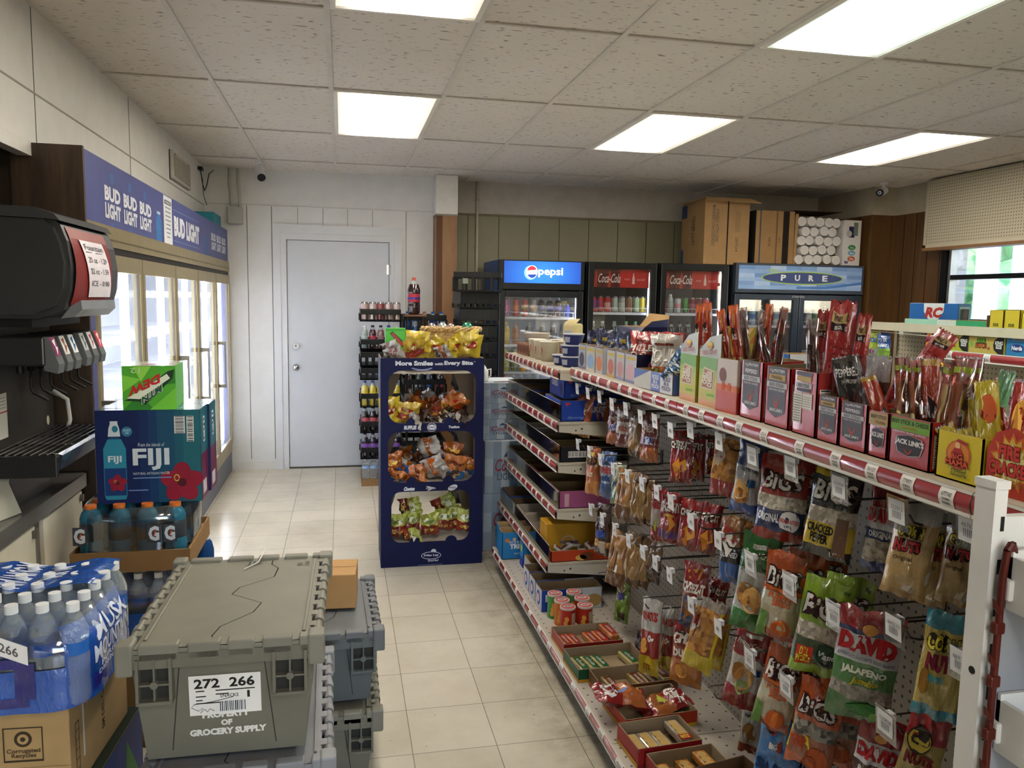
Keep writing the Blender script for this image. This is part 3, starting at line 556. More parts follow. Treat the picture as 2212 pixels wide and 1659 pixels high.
carton('drinking_water_box', .352, .147, .338, P('#141f4c', .4), {'front': f_front, 'right': f_side, 'top': f_top}, open_=False, M=at((-.684, 2.995, .862), DEC(0)), label='navy and teal drinking water box with red flower facing the viewer', cat='box')
carton('drinking_water_box', .352, .147, .338, P('#141f4c', .4), {'right': f_side, 'top': f_top}, open_=False, M=at((-.676, 3.146, .862)), label='second navy water box directly behind the flower printed one', cat='box')
def dew_front(q, f, w, h):
    q.rect(f, 0, 0, w, h, P('#4fa52e', .3))
    for i, (a, b_, c_, e_, g_, k_) in enumerate([(0, .0, .6, 0, .3, .35), (.5, 0, 1, 0, 1, .5), (0, .4, .35, .7, 0, .8), (.6, .55, 1, .6, 1, .95), (.2, 1, .55, 1, .35, .65)]): q.poly(f, [(a*w, b_*h), (c_*w, e_*h), (g_*w, k_*h)], P(['#2f7f2c', '#6fc23a', '#7ccb42', '#2c7a2a', '#8ed24e'][i], .3), .001+i*.0001)
    s = lambda u, v, hh=0: f(w*u, h*v, hh)
    q.poly(s, [(.02, .22), (.16, .28), (.86, .88), (.98, .92), (.95, .72), (.42, .12), (.30, .2)], P('#16301a', .4), .0022); q.poly(s, [(.08, .27), (.84, .82), (.9, .72), (.32, .25)], P('#d9e2cf', .3), .0025)
    sh = lambda u, v, hh=0: s(.10+u*.78+0*v, .22+u*.42+v*.30, hh)
    q.text(sh, 'DEW', .02, .25, .78, .95, P('#b8202c', .3), .0032, .05, 0, 180)
    sh2 = lambda u, v, hh=0: s(.35+u*.5, .08+u*.38+v*.22, hh); q.text(sh2, 'MTN', .0, .2, .8, .95, P('#cfd8c8', .3), .0034, .12, 0, 180); q.text(sh2, 'MTN', .02, .22, .78, .93, P('#1d4f3a', .3), .004, .04, 0, 180)
    q.text(s, '12', .16, .84, .34, .96, P('#b4dc9e', .3), .0026, .02, 0, 180)
def dew_top(q, f, w, d): q.rect(f, 0, 0, w, d, P('#9db38a', .2, 0, .7, .5)); q.rect(f, w*.3, d*.2, w*.9, d*.45, P('#b4364a', .25), .001)
carton('soda_twelve_pack', .176, .20, .158, P('#4fa52e', .3), {'front': dew_front, 'top': dew_top}, open_=False, M=at((-.677, 3.0, 1.2005), DEC(3)), label='bright green soda twelve pack upside down on the navy water boxes', cat='soda pack')
def sports_bottle(t_, x, y, z, cap='#c86a2a', liq='#2a5f78', sc=1.0, lab='#3a3f46'):
    q = MB(); q.lathe([(0, 0), (.036*sc, .002), (.039*sc, .012), (.039*sc, .05), (.036*sc, .06), (.038*sc, .07), (.038*sc, .115), (.036*sc, .125), (.037*sc, .14), (.030*sc, .16), (.018*sc, .172), (.018*sc, .178)], (x, y, z), [(0, 4, PET(liq, .3)), (4, 7, P(lab, .4)), (7, 11, PET(liq, .3))], 14)
    q.cyl((x, y, z+.172), (x, y, z+.186), .020*sc, P(cap, .4), n=14); return q.build('bottle', t_)
t = thing('sports_drink_pack', 'shrink wrapped pack of blue sports drinks in a cardboard tray', 'drink pack', (-.735, 3.15, .675))
for i in range(4):
    for j in range(4): sports_bottle(t, -.145+.094*i, -.17+.092*j, .004, liq='#37758c')
q = MB(); q.box((-.20, -.225, 0), (.19, .2, .003), KRAFT()); q.box((-.20, -.228, -.045), (.19, -.222, .03), P('#8a6a44', .8)); q.box((.187, -.225, -.045), (.193, .2, .03), P('#8a6a44', .8)); q.box((-.203, -.225, -.045), (-.197, .2, .03), P('#8a6a44', .8)); q.box((-.2, .197, -.045), (.19, .203, .03), P('#8a6a44', .8)); q.build('tray', t, label='brown cardboard tray')
q = MB(); film = GL('#e6eef2', .35, .12, 'film')
def wrapf(u, v):
    a = u*2*PI; c, s_ = math.cos(a), math.sin(a); e_ = 4; rr = 1/((abs(c)**e_+abs(s_)**e_)**(1/e_)); zz = .004+.18*v; k = 1-.10*max(0, (v-.75)*4)**1.5+.012*noise.noise(V((u*18, v*4, 0)))
    return V((-.004+.193*rr*c*k, -.03+.197*rr*s_*k, zz))
q.grid(wrapf, 48, 8, film); q.build('shrink_film', t, label='clear crinkled film')
gl_ = frame((-.205, -.2295, .03), (1, 0, 0), (0, 0, 1))
for u in (.02, .262, .315):
    q = MB(); q.rect(gl_, u-.004, .03, u+.042, .095, P('#3c4046', .4), 0); q.text(gl_, 'G', u, .036, u+.036, .09, P('#c8ccd2', .4), .001, .05); q.poly(gl_, [(u+.016, .055), (u+.02, .055), (u+.028, .075), (u+.022, .075)], P('#c8502a', .4), .002); q.build('bottle_label', t, label='grey label with a white letter G')
def water_bottle(q, x, y, z, H=.235, r=.031, cap=None, band='#2a62b0'):
    p = [(0, 0), (r*.8, .002), (r, .012), (r, .05), (r*.93, .056), (r, .062), (r, .11), (r*.95, .12), (r*.95, .15), (r, .157), (r*.97, .172), (r*.6, .205), (.0125, .213), (.0125, .222)]
    p = [(a, b_*H/.235) for a, b_ in p]; q.lathe(p, (x, y, z), [(0, 7, PET()), (7, 8, P(band, .4)), (8, 13, PET())], 14); q.cyl((x, y, z+.216*H/.235), (x, y, z+H), .0145, cap or P('#d8dadc', .5), n=14)
t = thing('bottled_water_pack', 'near pack of bottled water in blue printed film, lower left corner', 'water pack', (-.80, 2.15, .625), DEC(-3))
for i in range(6):
    for j in range(5): q = MB(); water_bottle(q, -.17+.068*i, -.145+.072*j, .001, .25, .033); q.build('bottle', t)
BF = F('#1f57b5', .2)
def wf_(u, v, o=.004):
    a = u*2*PI; c, s_ = math.cos(a), math.sin(a); e_ = 5; rr = 1/((abs(c)**e_+abs(s_)**e_)**(1/e_)); wob = 1+.012*math.sin(u*2*PI*11)*(1-v)+.01*noise.noise(V((u*20, v*6, 1))); k = 1-.18*max(0, (v-.72)/.28)**1.6
    return V(((.2+o)*rr*c*k*wob+.0, (.185+o)*rr*s_*k*wob, .0+.20*v))
q = MB(); q.grid(wf_, 64, 10, GL('#dfe9f5', .4, .1, 'film'), True, 0, .0, 1, 1); q.build('clear_film', t, label='clear film')
q = MB(); q.grid(lambda u, v: wf_(u, v, .0075), 26, 10, BF, True, -.14, .0, .13, .97)
q.grid(lambda u, v: wf_(u, v, .0075), 12, 8, BF, True, -.25, .0, -.14, .52); q.grid(lambda u, v: wf_(u, v, .009), 16, 4, F('#20207c', .3), True, -.34, .56, -.19, .68); q.grid(lambda u, v: wf_(u, v, .009), 4, 8, F('#20207c', .3), True, -.21, .18, -.18, .62); q.grid(lambda u, v: wf_(u, v, .009), 8, 4, F('#20207c', .3), True, -.275, .08, -.19, .2)
def topf(u, v, h=0): # band across the top, u along x, v along y
    return V((-.19+u*.37, -.02+v*.2, .245+h+.008*math.sin(u*9)+.004*noise.noise(V((u*9, v*6, 2)))))
q.grid(lambda u, v: topf(u, v), 20, 8, BF); wt = P('#cfd6e6', .4)
q.text(lambda u, v, h=0: topf(v, 1-u, .003), 'MOUNTAIN', .05, .3, .95, .5, wt, bold=.02); q.text(lambda u, v, h=0: topf(v, 1-u, .003), 'MUSK', .2, .55, .7, .72, wt, bold=.02)
sd = lambda u, v, h=0: wf_(-.10+u*.2, v, .011)
q.text(sd, 'MUSK', .12, .66, .95, .9, wt); q.text(sd, 'MOUNTAIN', .05, .42, .98, .64, wt); q.text(sd, 'PURIFIED', .15, .33, .8, .40, wt, bold=.01); q.text(sd, 'DRINKING WATER', .1, .25, .9, .31, wt, bold=.01); q.text(sd, 'M', .02, .1, .3, .3, P('#26267e', .4), .001, .04)
q.build('printed_film', t, label='blue printed film with white lettering')
q = MB(); lf = lambda u, v, h=0: V((-.11+u*.20, -.20-.004-h*.5, .215-u*.09+v*.045)); q.rect(lf, 0, 0, 1, 1, P('#e4e0df', .5), 0, 4); q.text(lf, '266', .7, .25, .9, .75, P('#5a5a5a'), .002)
for k in range(5): q.rect(lf, .08, .2+.13*k, .6, .26+.13*k, P('#d3a9a6', .6), .001)
q.build('stock_label', t, label='slanted white stock label')
t = thing('bottled_water_pack', 'second pack of bottled water, half hidden under the sports drink tray', 'water pack', (-.73, 3.08, .38))
for i in range(5):
    for j in range(4): q = MB(); water_bottle(q, -.13+.068*i, -.13+.072*j, .001, .235, .032); q.build('bottle', t)
q = MB(); q.grid(lambda u, v: wf_(u, v, .002)*.93, 48, 8, GL('#dfe9f5', .4, .1, 'film')); q.grid(lambda u, v: wf_(u, v, .005)*.93, 48, 5, BF, True, 0, 0, 1, .55); q.text(lambda u, v, h=0: wf_(-.25+u*.12, v, .009)*.93, 'CAN', .3, .3, .9, .5, wt); q.build('printed_film', t)
# cartons low left
def rec(q, f, w, h):
    k = P('#3c2f1f', .7); q.rect(f, w-.15, .10, w-.06, .105, k, .001); q.rect(f, w-.15, .185, w-.06, .188, k, .001); q.rect(f, w-.15, .10, w-.147, .188, k, .001); q.rect(f, w-.063, .10, w-.06, .188, k, .001)
    q.ell(f, w-.105, .158, .02, .02, k, .001); q.ell(f, w-.105, .158, .013, .013, P('#a98a5e', .8), .0015); q.ell(f, w-.105, .158, .006, .006, k, .002); q.text(f, 'Corrugated\nRecycles', w-.143, .108, w-.067, .134, k, .001); q.text(f, '6801', w-.26, .135, w-.2, .155, k, .001)
def sidep(q, f, d, h):
    k = P('#3c2f1f', .7); q.text(f, 'SM DEL CAS', .2, .06, .22, .19, k, .001, rot=90); q.rect(f, .03, .03, .033, .17, k, .001); q.rect(f, .05, .03, .053, .17, k, .001); q.rect(f, .03, .03, .05, .033, k, .001); q.rect(f, .03, .17, .053, .173, k, .001)
    for kk in range(5): q.rect(f, .03, .05+.025*kk, .05, .052+.025*kk, k, .001)
    q.rect(f, .075, .06, .085, .20, P('#cfcbc4', .6), .001)
def seam(q, f, w, h): rec(q, f, w, h); q.rect(f, 0, h*.35, w, h*.355, P('#7c6038', .8), .0008)
carton('cardboard_carton', .34, .40, .24, KRAFT(), {'front': seam, 'right': sidep}, open_=False, M=at((-.825, 2.0, .384), DEC(-4)), label='brown recycling printed carton holding up the near water pack', cat='box')
carton('dark_snack_carton', .36, .44, .38, P('#23301f', .5), {'right': lambda q, f, d, h: (q.rect(f, 0, 0, d, h, P('#143a86', .4)), q.poly(f, [(.05, 0), (.2, .1), (.12, .3), (.02, .25)], P('#2c7a34', .4), .001), q.poly(f, [(.25, .05), (.4, .2), (.3, .35)], P('#39903c', .4), .001))}, open_=False, M=at((-.805, 2.0, 0), DEC(-3)), label='blue and green printed carton on the floor at the far left', cat='box')
carton('cardboard_carton', .40, .42, .375, P('#7c6342', .8), {}, open_=False, M=at((-.74, 2.86, .003)), label='plain brown carton on the floor at the base of the drinks stack', cat='box')
q = MB(); q.lathe([(0, 0), (.04, .002), (.045, .02), (.045, .14), (.035, .18), (.018, .2)], (0, 0, 0), [(0, 5, PET('#26508a', .3))], 14); q.cyl((0, 0, .195), (0, 0, .225), .024, P('#d9dadb', .5)); tag(q.build('blue_bottle', M=at((-.575, 3.43, .43)) @ Matrix.Scale(.8, 4)), 'dark blue bottle with a white cap beside the sports drink pack', 'bottle')
carton('cardboard_carton', .12, .12, .427, P('#8a6d48', .8), {}, open_=False, M=at((-.575, 3.37, .001)), label='narrow brown carton standing under the blue bottle', cat='box')
# ---------------- totes
def tote(name, w, d, h, lidc, bodyc, label, M, printing=False):
    """stackable lidded crate; base centre, front faces -y"""
    t = thing(name, label, 'storage tote'); t.matrix_world = M
    lm, bm_ = P(lidc, .42), P(bodyc, .42); tp = .035; hb = h-.035; q = MB()
    def ring(z, ins): return [(-w/2+ins, -d/2+ins, z), (w/2-ins, -d/2+ins, z), (w/2-ins, d/2-ins, z), (-w/2+ins, d/2-ins, z)]
    q.add(ring(0, tp+.01)+ring(hb, .018), [(3, 2, 1, 0)]+[(i, (i+1) % 4, (i+1) % 4+4, i+4) for i in range(4)], bm_)
    dk_ = P('#2c2b27', .6); fr_ = lambda u, v, hh=0: V((u, -d/2+.018+(tp-.008)*(1-v/hb)-hh, v))
    for u in (-w*.22, w*.2): q.poly(fr_, [(u-.0012, hb-.03), (u+.0012, hb-.03), (u*1.25+.0012, .02), (u*1.25-.0012, .02)], dk_, .001)
    for i in range(5): x = -d*.28+i*.02; sr = lambda u, v, hh=0: V((w/2-.018-(tp-.008)*(1-v/hb)+hh, u, v)); q.rect(sr, -d/2+.05+i*.018, .03, -d/2+.053+i*.018, hb-.06, dk_, .0012)
    q.build('body', t)
    q = MB(); zb = hb-.055      # collar
    q.box((-w/2+.004, -d/2+.004, zb+.02), (w/2-.004, -d/2+.018, hb), bm_); q.box((-w/2+.004, d/2-.018, zb+.02), (w/2-.004, d/2-.004, hb), bm_); q.box((w/2-.018, -d/2+.004, zb+.02), (w/2-.004, d/2-.004, hb), bm_); q.box((-w/2+.004, -d/2+.004, zb+.02), (-w/2+.018, d/2-.004, hb), bm_)
    for s_ in (-1, 1):
        cx = s_*w*.335; q.box((cx-.04, -d/2-.004, hb-.115), (cx-.033, -d/2+.03, hb-.01), bm_); q.box((cx+.033, -d/2-.004, hb-.115), (cx+.04, -d/2+.03, hb-.01), bm_); q.box((cx-.04, -d/2-.004, hb-.12), (cx+.04, -d/2+.03, hb-.112), bm_)
        q.box((cx-.034, -d/2+.016, hb-.112), (cx+.034, -d/2+.018, hb-.01), dk_); q.box((cx-.002, -d/2, hb-.112), (cx+.002, -d/2+.018, hb-.01), bm_); q.box((cx-.034, -d/2, hb-.075), (cx+.034, -d/2+.018, hb-.071), bm_); q.cyl((cx, -d/2-.003, hb-.073), (cx, -d/2+.012, hb-.073), .009, bm_, n=12)
    q.build('rim', t)
    # lid halves with interlocking zigzag
    zz = [(-.02, -.5), (-.02, -.47), (-.075, -.42), (-.05, -.33), (.10, -.20), (.13, -.10), (-.06, .02), (-.03, .10), (.16, .22), (.17, .34), (.12, .40), (.12, .5)]
    zz = [(a*w*1.0, b_*(d-.02)) for a, b_ in zz]; z0 = hb+.004; ty = .008
    for s_ in (-1, 1):
        q = MB(); pts = [(a+s_*.0015, b_) for a, b_ in zz]; n = len(pts)
        for i in range(n-1):
            a, b_ = pts[i], pts[i+1]; X_ = s_*(w/2-.03)
            top = [(a[0], a[1], z0+ty), (b_[0], b_[1], z0+ty), (X_, b_[1], z0+ty), (X_, a[1], z0+ty)]
            q.add(top, [(0, 1, 2, 3) if s_ < 0 else (3, 2, 1, 0)], lm)
            q.add([(a[0], a[1], z0+ty), (b_[0], b_[1], z0+ty), (b_[0], b_[1], z0-.012), (a[0], a[1], z0-.012)], [(0, 1, 2, 3)], P('#35332e', .6))
        X0, X1 = sorted((s_*(w/2-.03), s_*.02 if s_ > 0 else -.02*1)); 
        # raised edges
        for (ya, yb) in ((-d/2+.004, -d/2+.034), (d/2-.034, d/2-.004)):
            segs = [(.05, .36), (.45, .80), (.88, 1.0)] if s_ > 0 else [(.03, .40), (.50, .95)]
            for a, b_ in segs: xa, xb = s_*(w/2-.03)*a, s_*(w/2-.03)*b_; q.bbox((min(xa, xb), ya, z0-.022), (max(xa, xb), yb, z0+.018), lm, .004)
            xa, xb = 0, s_*(w/2-.03); q.box((min(xa, xb), ya+.004, z0-.022), (max(xa, xb), yb, z0+.006), lm)
        xs = s_*(w/2-.045); q.bbox((xs-.004, -d/2+.05, z0+ty-.002), (xs+.004, d/2-.05, z0+ty+.006), lm, .002)
        L_ = q.build('lid_half', t)
        q = MB(); nk = 16; xh = s_*(w/2-.012)
        for k in range(nk):
            ya = -d/2+.045+(d-.09)*k/nk; yb = ya+(d-.09)/nk*.82; q.cyl((xh, ya, z0+.004), (xh, yb, z0+.004), .010 if k % 2 else .013, lm, n=8); q.box((xh-s_*.02, ya, z0-.004), (xh, yb, z0+.012), lm) if k % 2 else q.box((xh, ya, z0-.012), (xh+s_*.012, yb, z0+.008), lm)
        q.box((xh-.003, -d/2+.02, z0-.02), (xh+.003, d/2-.02, z0-.004), bm_)
        for yb in (-d/2+.024, d/2-.024): q.bbox((xh-.022, yb-.024, z0-.055), (xh+.018, yb+.024, z0+.022), lm, .006)
        q.build('hinge', L_)
    if printing:
        f = lambda u, v, hh=0: V((-w/2+u, -d/2+.018+(tp-.008)*(1-v/hb)-hh, v)); q = MB(); wt_ = P('#d6d4cc', .6); k_ = P('#1c1c1c', .6); cx = w*.50
        q.text(f, 'PROPERTY', cx-.055, .098, cx+.055, .116, wt_, .0015, .06); q.text(f, 'OF', cx-.013, .076, cx+.013, .092, wt_, .0015, .06); q.text(f, 'GROCERY SUPPLY', cx-.085, .052, cx+.092, .070, wt_, .0015, .06); q.build('stencil', t, label='white stencilled lettering')
        q = MB(); a, b_, c_, e_ = cx-.082, .108, cx+.082, .212; q.rect(f, a, b_, c_, e_, P('#dedbd6', .5), .003); q.text(f, '272  266', a+.012, e_-.034, c_-.014, e_-.008, k_, .0036, .03)
        q.text(f, 'SNACKS', a+.07, e_-.060, a+.112, e_-.051, k_, .0036, .01); q.text(f, '1', a+.132, e_-.064, a+.138, e_-.046, k_, .0036, .02); barcode(q, lambda u, v, hh=0: f(u, v, hh+.0026), a+.068, b_+.004, a+.128, b_+.036)
        for (u0, v, u1) in ((.015, .062, .035), (.06, .062, .15), (.06, .052, .09), (.015, .048, .038), (.015, .038, .03), (.015, .03, .085)): q.rect(f, a+u0, b_+v, a+u1, b_+v+.003, k_, .0036)
        q.tube([f(a+u, b_+v, .004) for u, v in ((.10, .044), (.05, .034), (.01, .03), (.004, .022), (.02, .012), (.03, .02), (.024, .006), (.034, .016), (.04, .008), (.046, .016), (.056, .010))], .0007, k_, 4); q.build('stock_label', t, label='white shipping label with large black numbers')
    return t
KH, GRY = '#7a776b', '#6c6e70'
top_t = tote('storage_tote', .455, .64, .315, KH, '#6b685c', 'khaki grey lidded tote with white number label, on top of its stack', at((-.275, 2.185, .505), DEC(-1)), True)
q = MB(); f = lambda u, v, h=0: V((u, v, .295+h)); ink = P('#3b3a34', .6)
q.text(f, 'JK', -.02, .23, .03, .27, ink, .0012, 0); q.text(f, 'x2', .13, .22, .17, .25, ink, .0012, 0); q.build('marker_scrawl', top_t); MB().tube([(-.02, .2, .297), (.015, .25, .30), (.03, .31, .322)], .002, P('#c9c6bd', .4)).build('zip_tie', top_t, label='white zip tie')
tote('storage_tote', .455, .64, .30, '#808083', '#6d6e6f', 'grey lidded tote directly under the khaki one', at((-.26, 2.175, .204), DEC(1)))
tote('storage_tote', .47, .62, .20, KH, '#6b685c', 'lowest tote of the left stack, only its corner showing', at((-.275, 2.17, .003), 0))
tote('storage_tote', .40, .54, .27, '#66686a', '#5b6061', 'blue grey lidded tote with a small brown box on top', at((-.08, 2.815, .252), DEC(1.5)))
tote('storage_tote', .41, .55, .25, KH, '#6f6c60', 'khaki lidded tote at the bottom of the right stack', at((-.085, 2.80, .001), DEC(0)))
carton('cardboard_carton', .19, .17, .125, P('#a98255', .8), {'top': lambda q, f, w, d: q.rect(f, 0, d*.48, w, d*.5, P('#806038', .8))}, open_=False, M=at((-.055, 2.76, .51), DEC(-4)), label='small plain brown carton on the blue grey tote', cat='box')
# ================================================================== packaging builders
def pillow(w, h, t, seed=0, seal=.045, pinch=.10, crumple=.012, drop=0.0):
    """surface of a filled film bag. returns front(u,v,h) and back(u,v,h); u,v 0..1 (v up); centre at origin, front -y"""
    def core(u, v):
        s = 2*u-1; q_ = 2*v-1; a = max(0, 1-abs(s)**2.6)**.62; b_ = max(0, 1-(abs(q_)/(1-seal))**4)**.6 if abs(q_) < 1-seal else 0
        fat = 1+drop*(-q_)*.5
        wx = w/2*(1-pinch*max(0, 1-q_*q_)**.8+.02*math.sin(q_*7+seed))
        nz = noise.noise(V((s*2.2+seed*3.1, q_*2.6, seed*1.7)))*crumple*3+noise.noise(V((s*5+seed, q_*5, seed*.7)))*crumple*1.3
        zz = h/2*q_+.012*h*noise.noise(V((s*2, q_*3, seed+5.)))*3*abs(q_)
        return s*wx, t/2*a*b_*fat, zz, nz*(.35+.65*a)
    def fr(u, v, hh=0): x, y, z, n_ = core(u, v); return V((x, -y+n_*.6-hh-.0004, z))
    def bk(u, v, hh=0): x, y, z, n_ = core(1-u, v); return V((x, y+n_*.6+hh+.0004, z))
    return fr, bk
def bag(name, w, h, t, spec, seed=0, parent=None, M=None, nu=14, nv=18, crumple=.012, pinch=.1, drop=.3, seal=.045, **kw):
    """spec = dict(base, bands=[(v0,v1,mat)], back, deco=fn(q, map)) with normalised u,v"""
    fr, bk = pillow(w, h, t, seed, seal, pinch, crumple, drop); q = MB(); base = spec['base']; bands = spec.get('bands', [])
    def mm(u, v):
        for a, b_, m in bands:
            if a <= v < b_: return m
        return base
    q.grid(fr, nu, nv, mm); q.grid(bk, nu, nv, spec.get('back', base))
    if 'deco' in spec: spec['deco'](q, fr)
    return q.build(name, parent, M, **kw)
def D(*items):
    """decal list -> function. ('t',text,u0,v0,u1,v1,col[,bold,shear,rot]) ('r',u0,v0,u1,v1,mat) ('e',u,v,ru,rv,mat) ('p',pts,mat)"""
    def fn(q, f, w=1, h=1):
        g = lambda u, v, hh=0: f(u*w, v*h, hh)
        for k, it in enumerate(items):
            o = .0015+.0004*k
            mt = lambda c: P(c, .4) if isinstance(c, str) else c
            if it[0] == 't': q.text(g, it[1], it[2], it[3], it[4], it[5], mt(it[6]), o+.0006, *(it[7:] or (.03,)))
            elif it[0] == 'r': q.rect(g, it[1], it[2], it[3], it[4], mt(it[5]), o, 5)
            elif it[0] == 'e': q.ell(g, it[1], it[2], it[3], it[4], mt(it[5]), o+.0005, 18)
            elif it[0] == 'p': q.poly(g, it[1], mt(it[2]), o+.0005)
    return fn
CRK = S('#b98a4a', '#d6ab62', 60); SEED = S('#8b8377', '#c9c2b4', 110); PRZ = S('#7a4a22', '#b3803f', 70); MIXF = S('#9a6a38', '#d3a86c', 80)
def bottle(q, x, y, z, H=.24, r=.033, liq='#2a120c', lab='#9c2430', cap='#b02a30', lab2=None, clear=True, sy=1):
    p = [(0, 0), (r*.75, .001), (r*.97, .015), (r*.97, .26*H), (r*.92, .29*H), (r*.97, .33*H), (r*.97, .55*H), (r, .58*H), (r*.98, .66*H), (r*.72, .80*H), (.0125, .90*H), (.0115, .935*H)]
    L = P(liq, .12, 0, .8, .6); q.lathe(p, (x, y, z), [(0, 5, L), (5, 6, P(lab, .4)), (6, 9, L), (9, 11, PET('#cfd6d8', .5))], 12)
    q.cyl((x, y, z+.90*H), (x, y, z+.985*H), .0145, P(cap, .4), n=12)
    if lab2: q.cyl((x, y, z+.40*H), (x, y, z+.46*H), r*1.0, P(lab2, .4), n=12, caps=False)
def can(q, x, y, z, col='#b02028', H=.122, r=.033, band=None, top='#b9bcc0'):
    p = [(0, 0), (r*.8, 0), (r, .01), (r, H-.014), (r*.82, H-.002), (r*.80, H), (r*.76, H-.004), (0, H-.004)]; A = P(top, .2, .9)
    q.lathe(p, (x, y, z), [(0, 2, A), (2, 3, P(col, .22, .35)), (3, 7, A)], 14)
    if band: q.cyl((x, y, z+H*.35), (x, y, z+H*.62), r*1.005, P(band, .3), n=14, caps=False)
# ================================================================== glass door coolers on the back wall
YFR = 6.75
def fridge(name, label, x0, x1, zt, body, hz, shelves, led=10, sidecol=None, doors=1, door_top=None):
    t = thing(name, label, 'drinks fridge', (x0, YFR, 0)); W_ = x1-x0; d = .74; bm_ = P(body, .35); q = MB(); dt = door_top or hz
    sc = P(sidecol or body, .35); ln = P('#c9d0d8', .4) if led > 5 else P('#6f7778', .45)
    q.box((0, .05, 0), (.03, d, zt), sc); q.box((W_-.03, .05, 0), (W_, d, zt), sc); q.box((.03, d-.03, 0), (W_-.03, d, zt), sc); q.box((.03, .05, zt-.04), (W_-.03, d-.03, zt), sc); q.box((.03, .05, 0), (W_-.03, d-.03, .14), P('#101010', .5))
    q.box((.03, d-.034, .14), (W_-.03, d-.03, zt-.04), ln); q.box((.03, .07, .14), (.034, d-.03, hz), ln); q.box((W_-.034, .07, .14), (W_-.03, d-.03, hz), ln); q.box((.03, .07, .14), (W_-.03, d-.03, .15), ln); q.box((.03, .07, hz), (W_-.03, d-.03, hz+.01), ln); q.build('cabinet', t)
    dw = (W_-.0)/doors; fw = .055
    for i in range(doors):
        a = i*dw+.004; b_ = (i+1)*dw-.004; q = MB(); z0, z1 = .14, dt
        q.bbox((a, 0, z0), (a+fw, .045, z1), bm_); q.bbox((b_-fw, 0, z0), (b_, .045, z1), bm_); q.bbox((a+fw, 0, z0), (b_-fw, .045, z0+.07), bm_); q.bbox((a+fw, 0, z1-fw), (b_-fw, .045, z1), bm_)
        q.box((a+.003, -.002, z0), (a+.007, 0, z1), P('#5d6064', .3, .6)); q.box((b_-.007, -.002, z0), (b_-.003, 0, z1), P('#5d6064', .3, .6)); D_ = q.build('door', t)
        MB().box((a+fw, .018, z0+.07), (b_-fw, .022, z1-fw), GL(gloss=.25, rough=.02)).build('pane', D_)
    for sx in ((W_-.05,) if led > 5 else (W_-.055,)): MB().box((sx-.008, .055, .2), (sx+.004, .065, hz-.03), E('#e8eeff', led)).build('lamp_strip', t)
    for z in shelves:
        q = MB(); wm_ = P('#cfd4dc', .4); q.box((.036, .09, z-.018), (W_-.06, .10, z+.004), wm_); q.box((.036, .10, z-.006), (W_-.06, d-.05, z-.002), wm_)
        q.tube([(.04, .088, z+.045), (W_-.06, .088, z+.045)], .0025, wm_, 5)
        for k in range(9): xx = .05+(W_-.12)*k/8; q.tube([(xx, .088, z), (xx, .088, z+.045)], .002, wm_, 4)
        q.build('shelf', t)
    return t
def stock(fr_label, x0, z, sname, items, x_in=.06, y=YFR+.14):
    """items: list of (kind, colour name, kwargs, dx)"""
    x = x0+x_in
    for i, (kd, cn, kwa, dx) in enumerate(items):
        x += dx/2; q = MB(); (can if kd == 'can' else bottle)(q, 0, 0, 0, **kwa); nm = {'can': 'drink_can', 'bottle': 'drink_bottle'}[kd]
        tag(q.build(nm, M=at((x, y, z+.001))), f'{cn}, {ORD[i]} from left, {sname} shelf, {fr_label}', kd, f'drinks inside the {fr_label}'); x += dx/2
# Pepsi
t = fridge('drinks_fridge', 'blue topped single door drinks fridge with a glowing blue sign', 1.333, 2.108, 1.957, '#17191c', 1.66, [1.455, 1.21, .965, .70, .42], 7, '#1d3d6e', door_top=1.69)
q = MB(); q.bbox((.0, -.005, 1.70), (.775, .05, 1.957), P('#17191c', .35)); q.build('header', t)
def blue_mat():
    m, nt, b = newmat('lit_blue_sign'); tc = nt.nodes.new('ShaderNodeTexCoord'); g = nt.nodes.new('ShaderNodeTexGradient'); g.gradient_type = 'SPHERICAL'; mp = nt.nodes.new('ShaderNodeMapping'); mp.inputs['Location'].default_value = (-1.0, 0, -6.4); mp.inputs['Scale'].default_value = (2.6, 1, 3.5)
    nt.links.new(tc.outputs['Object'], mp.inputs[0]); nt.links.new(mp.outputs[0], g.inputs[0])
    c = ramp(nt, g.outputs['Fac'], [(0, rgb('#0a3d9c')), (.8, rgb('#2f8fe8'))]); nt.links.new(c, b.inputs['Emission Color']); b.inputs['Emission Strength'].default_value = .42; b.inputs['Base Color'].default_value = rgb('#0a3d9c'); return m
q = MB(); f = frame((.046, -.006, 1.757), (1, 0, 0), (0, 0, 1)); q.rect(f, 0, 0, .695, .19, blue_mat(), 0); wE = E('#ffffff', .5)
q.text(f, 'pepsi', .305, .052, .53, .138, wE, .001, .02); cx, cy = .248, .097; q.ell(f, cx-.012, cy-.006, .058, .062, E('#7fd0ff', .4), .0008, 24); q.ell(f, cx, cy, .05, .058, wE, .0012, 28, -.2)
arc = lambda a0, a1, n=12: [(cx+.045*math.cos(a), cy+.052*math.sin(a)) for a in [a0+(a1-a0)*i/n for i in range(n+1)]]
q.poly(f, arc(.35, 2.9), E('#d8263a', .4), .002); q.poly(f, arc(3.6, 5.9), E('#123a9c', .4), .002); q.poly(f, [(cx-.045, cy-.002), (cx-.01, cy+.004), (cx+.045, cy+.024), (cx+.044, cy+.008), (cx, cy-.014), (cx-.04, cy-.022)], wE, .0024)
q.build('lit_sign', t, label='glowing blue sign with round emblem')
P1 = 'blue sign fridge'
TC = dict(H=.17, r=.029)
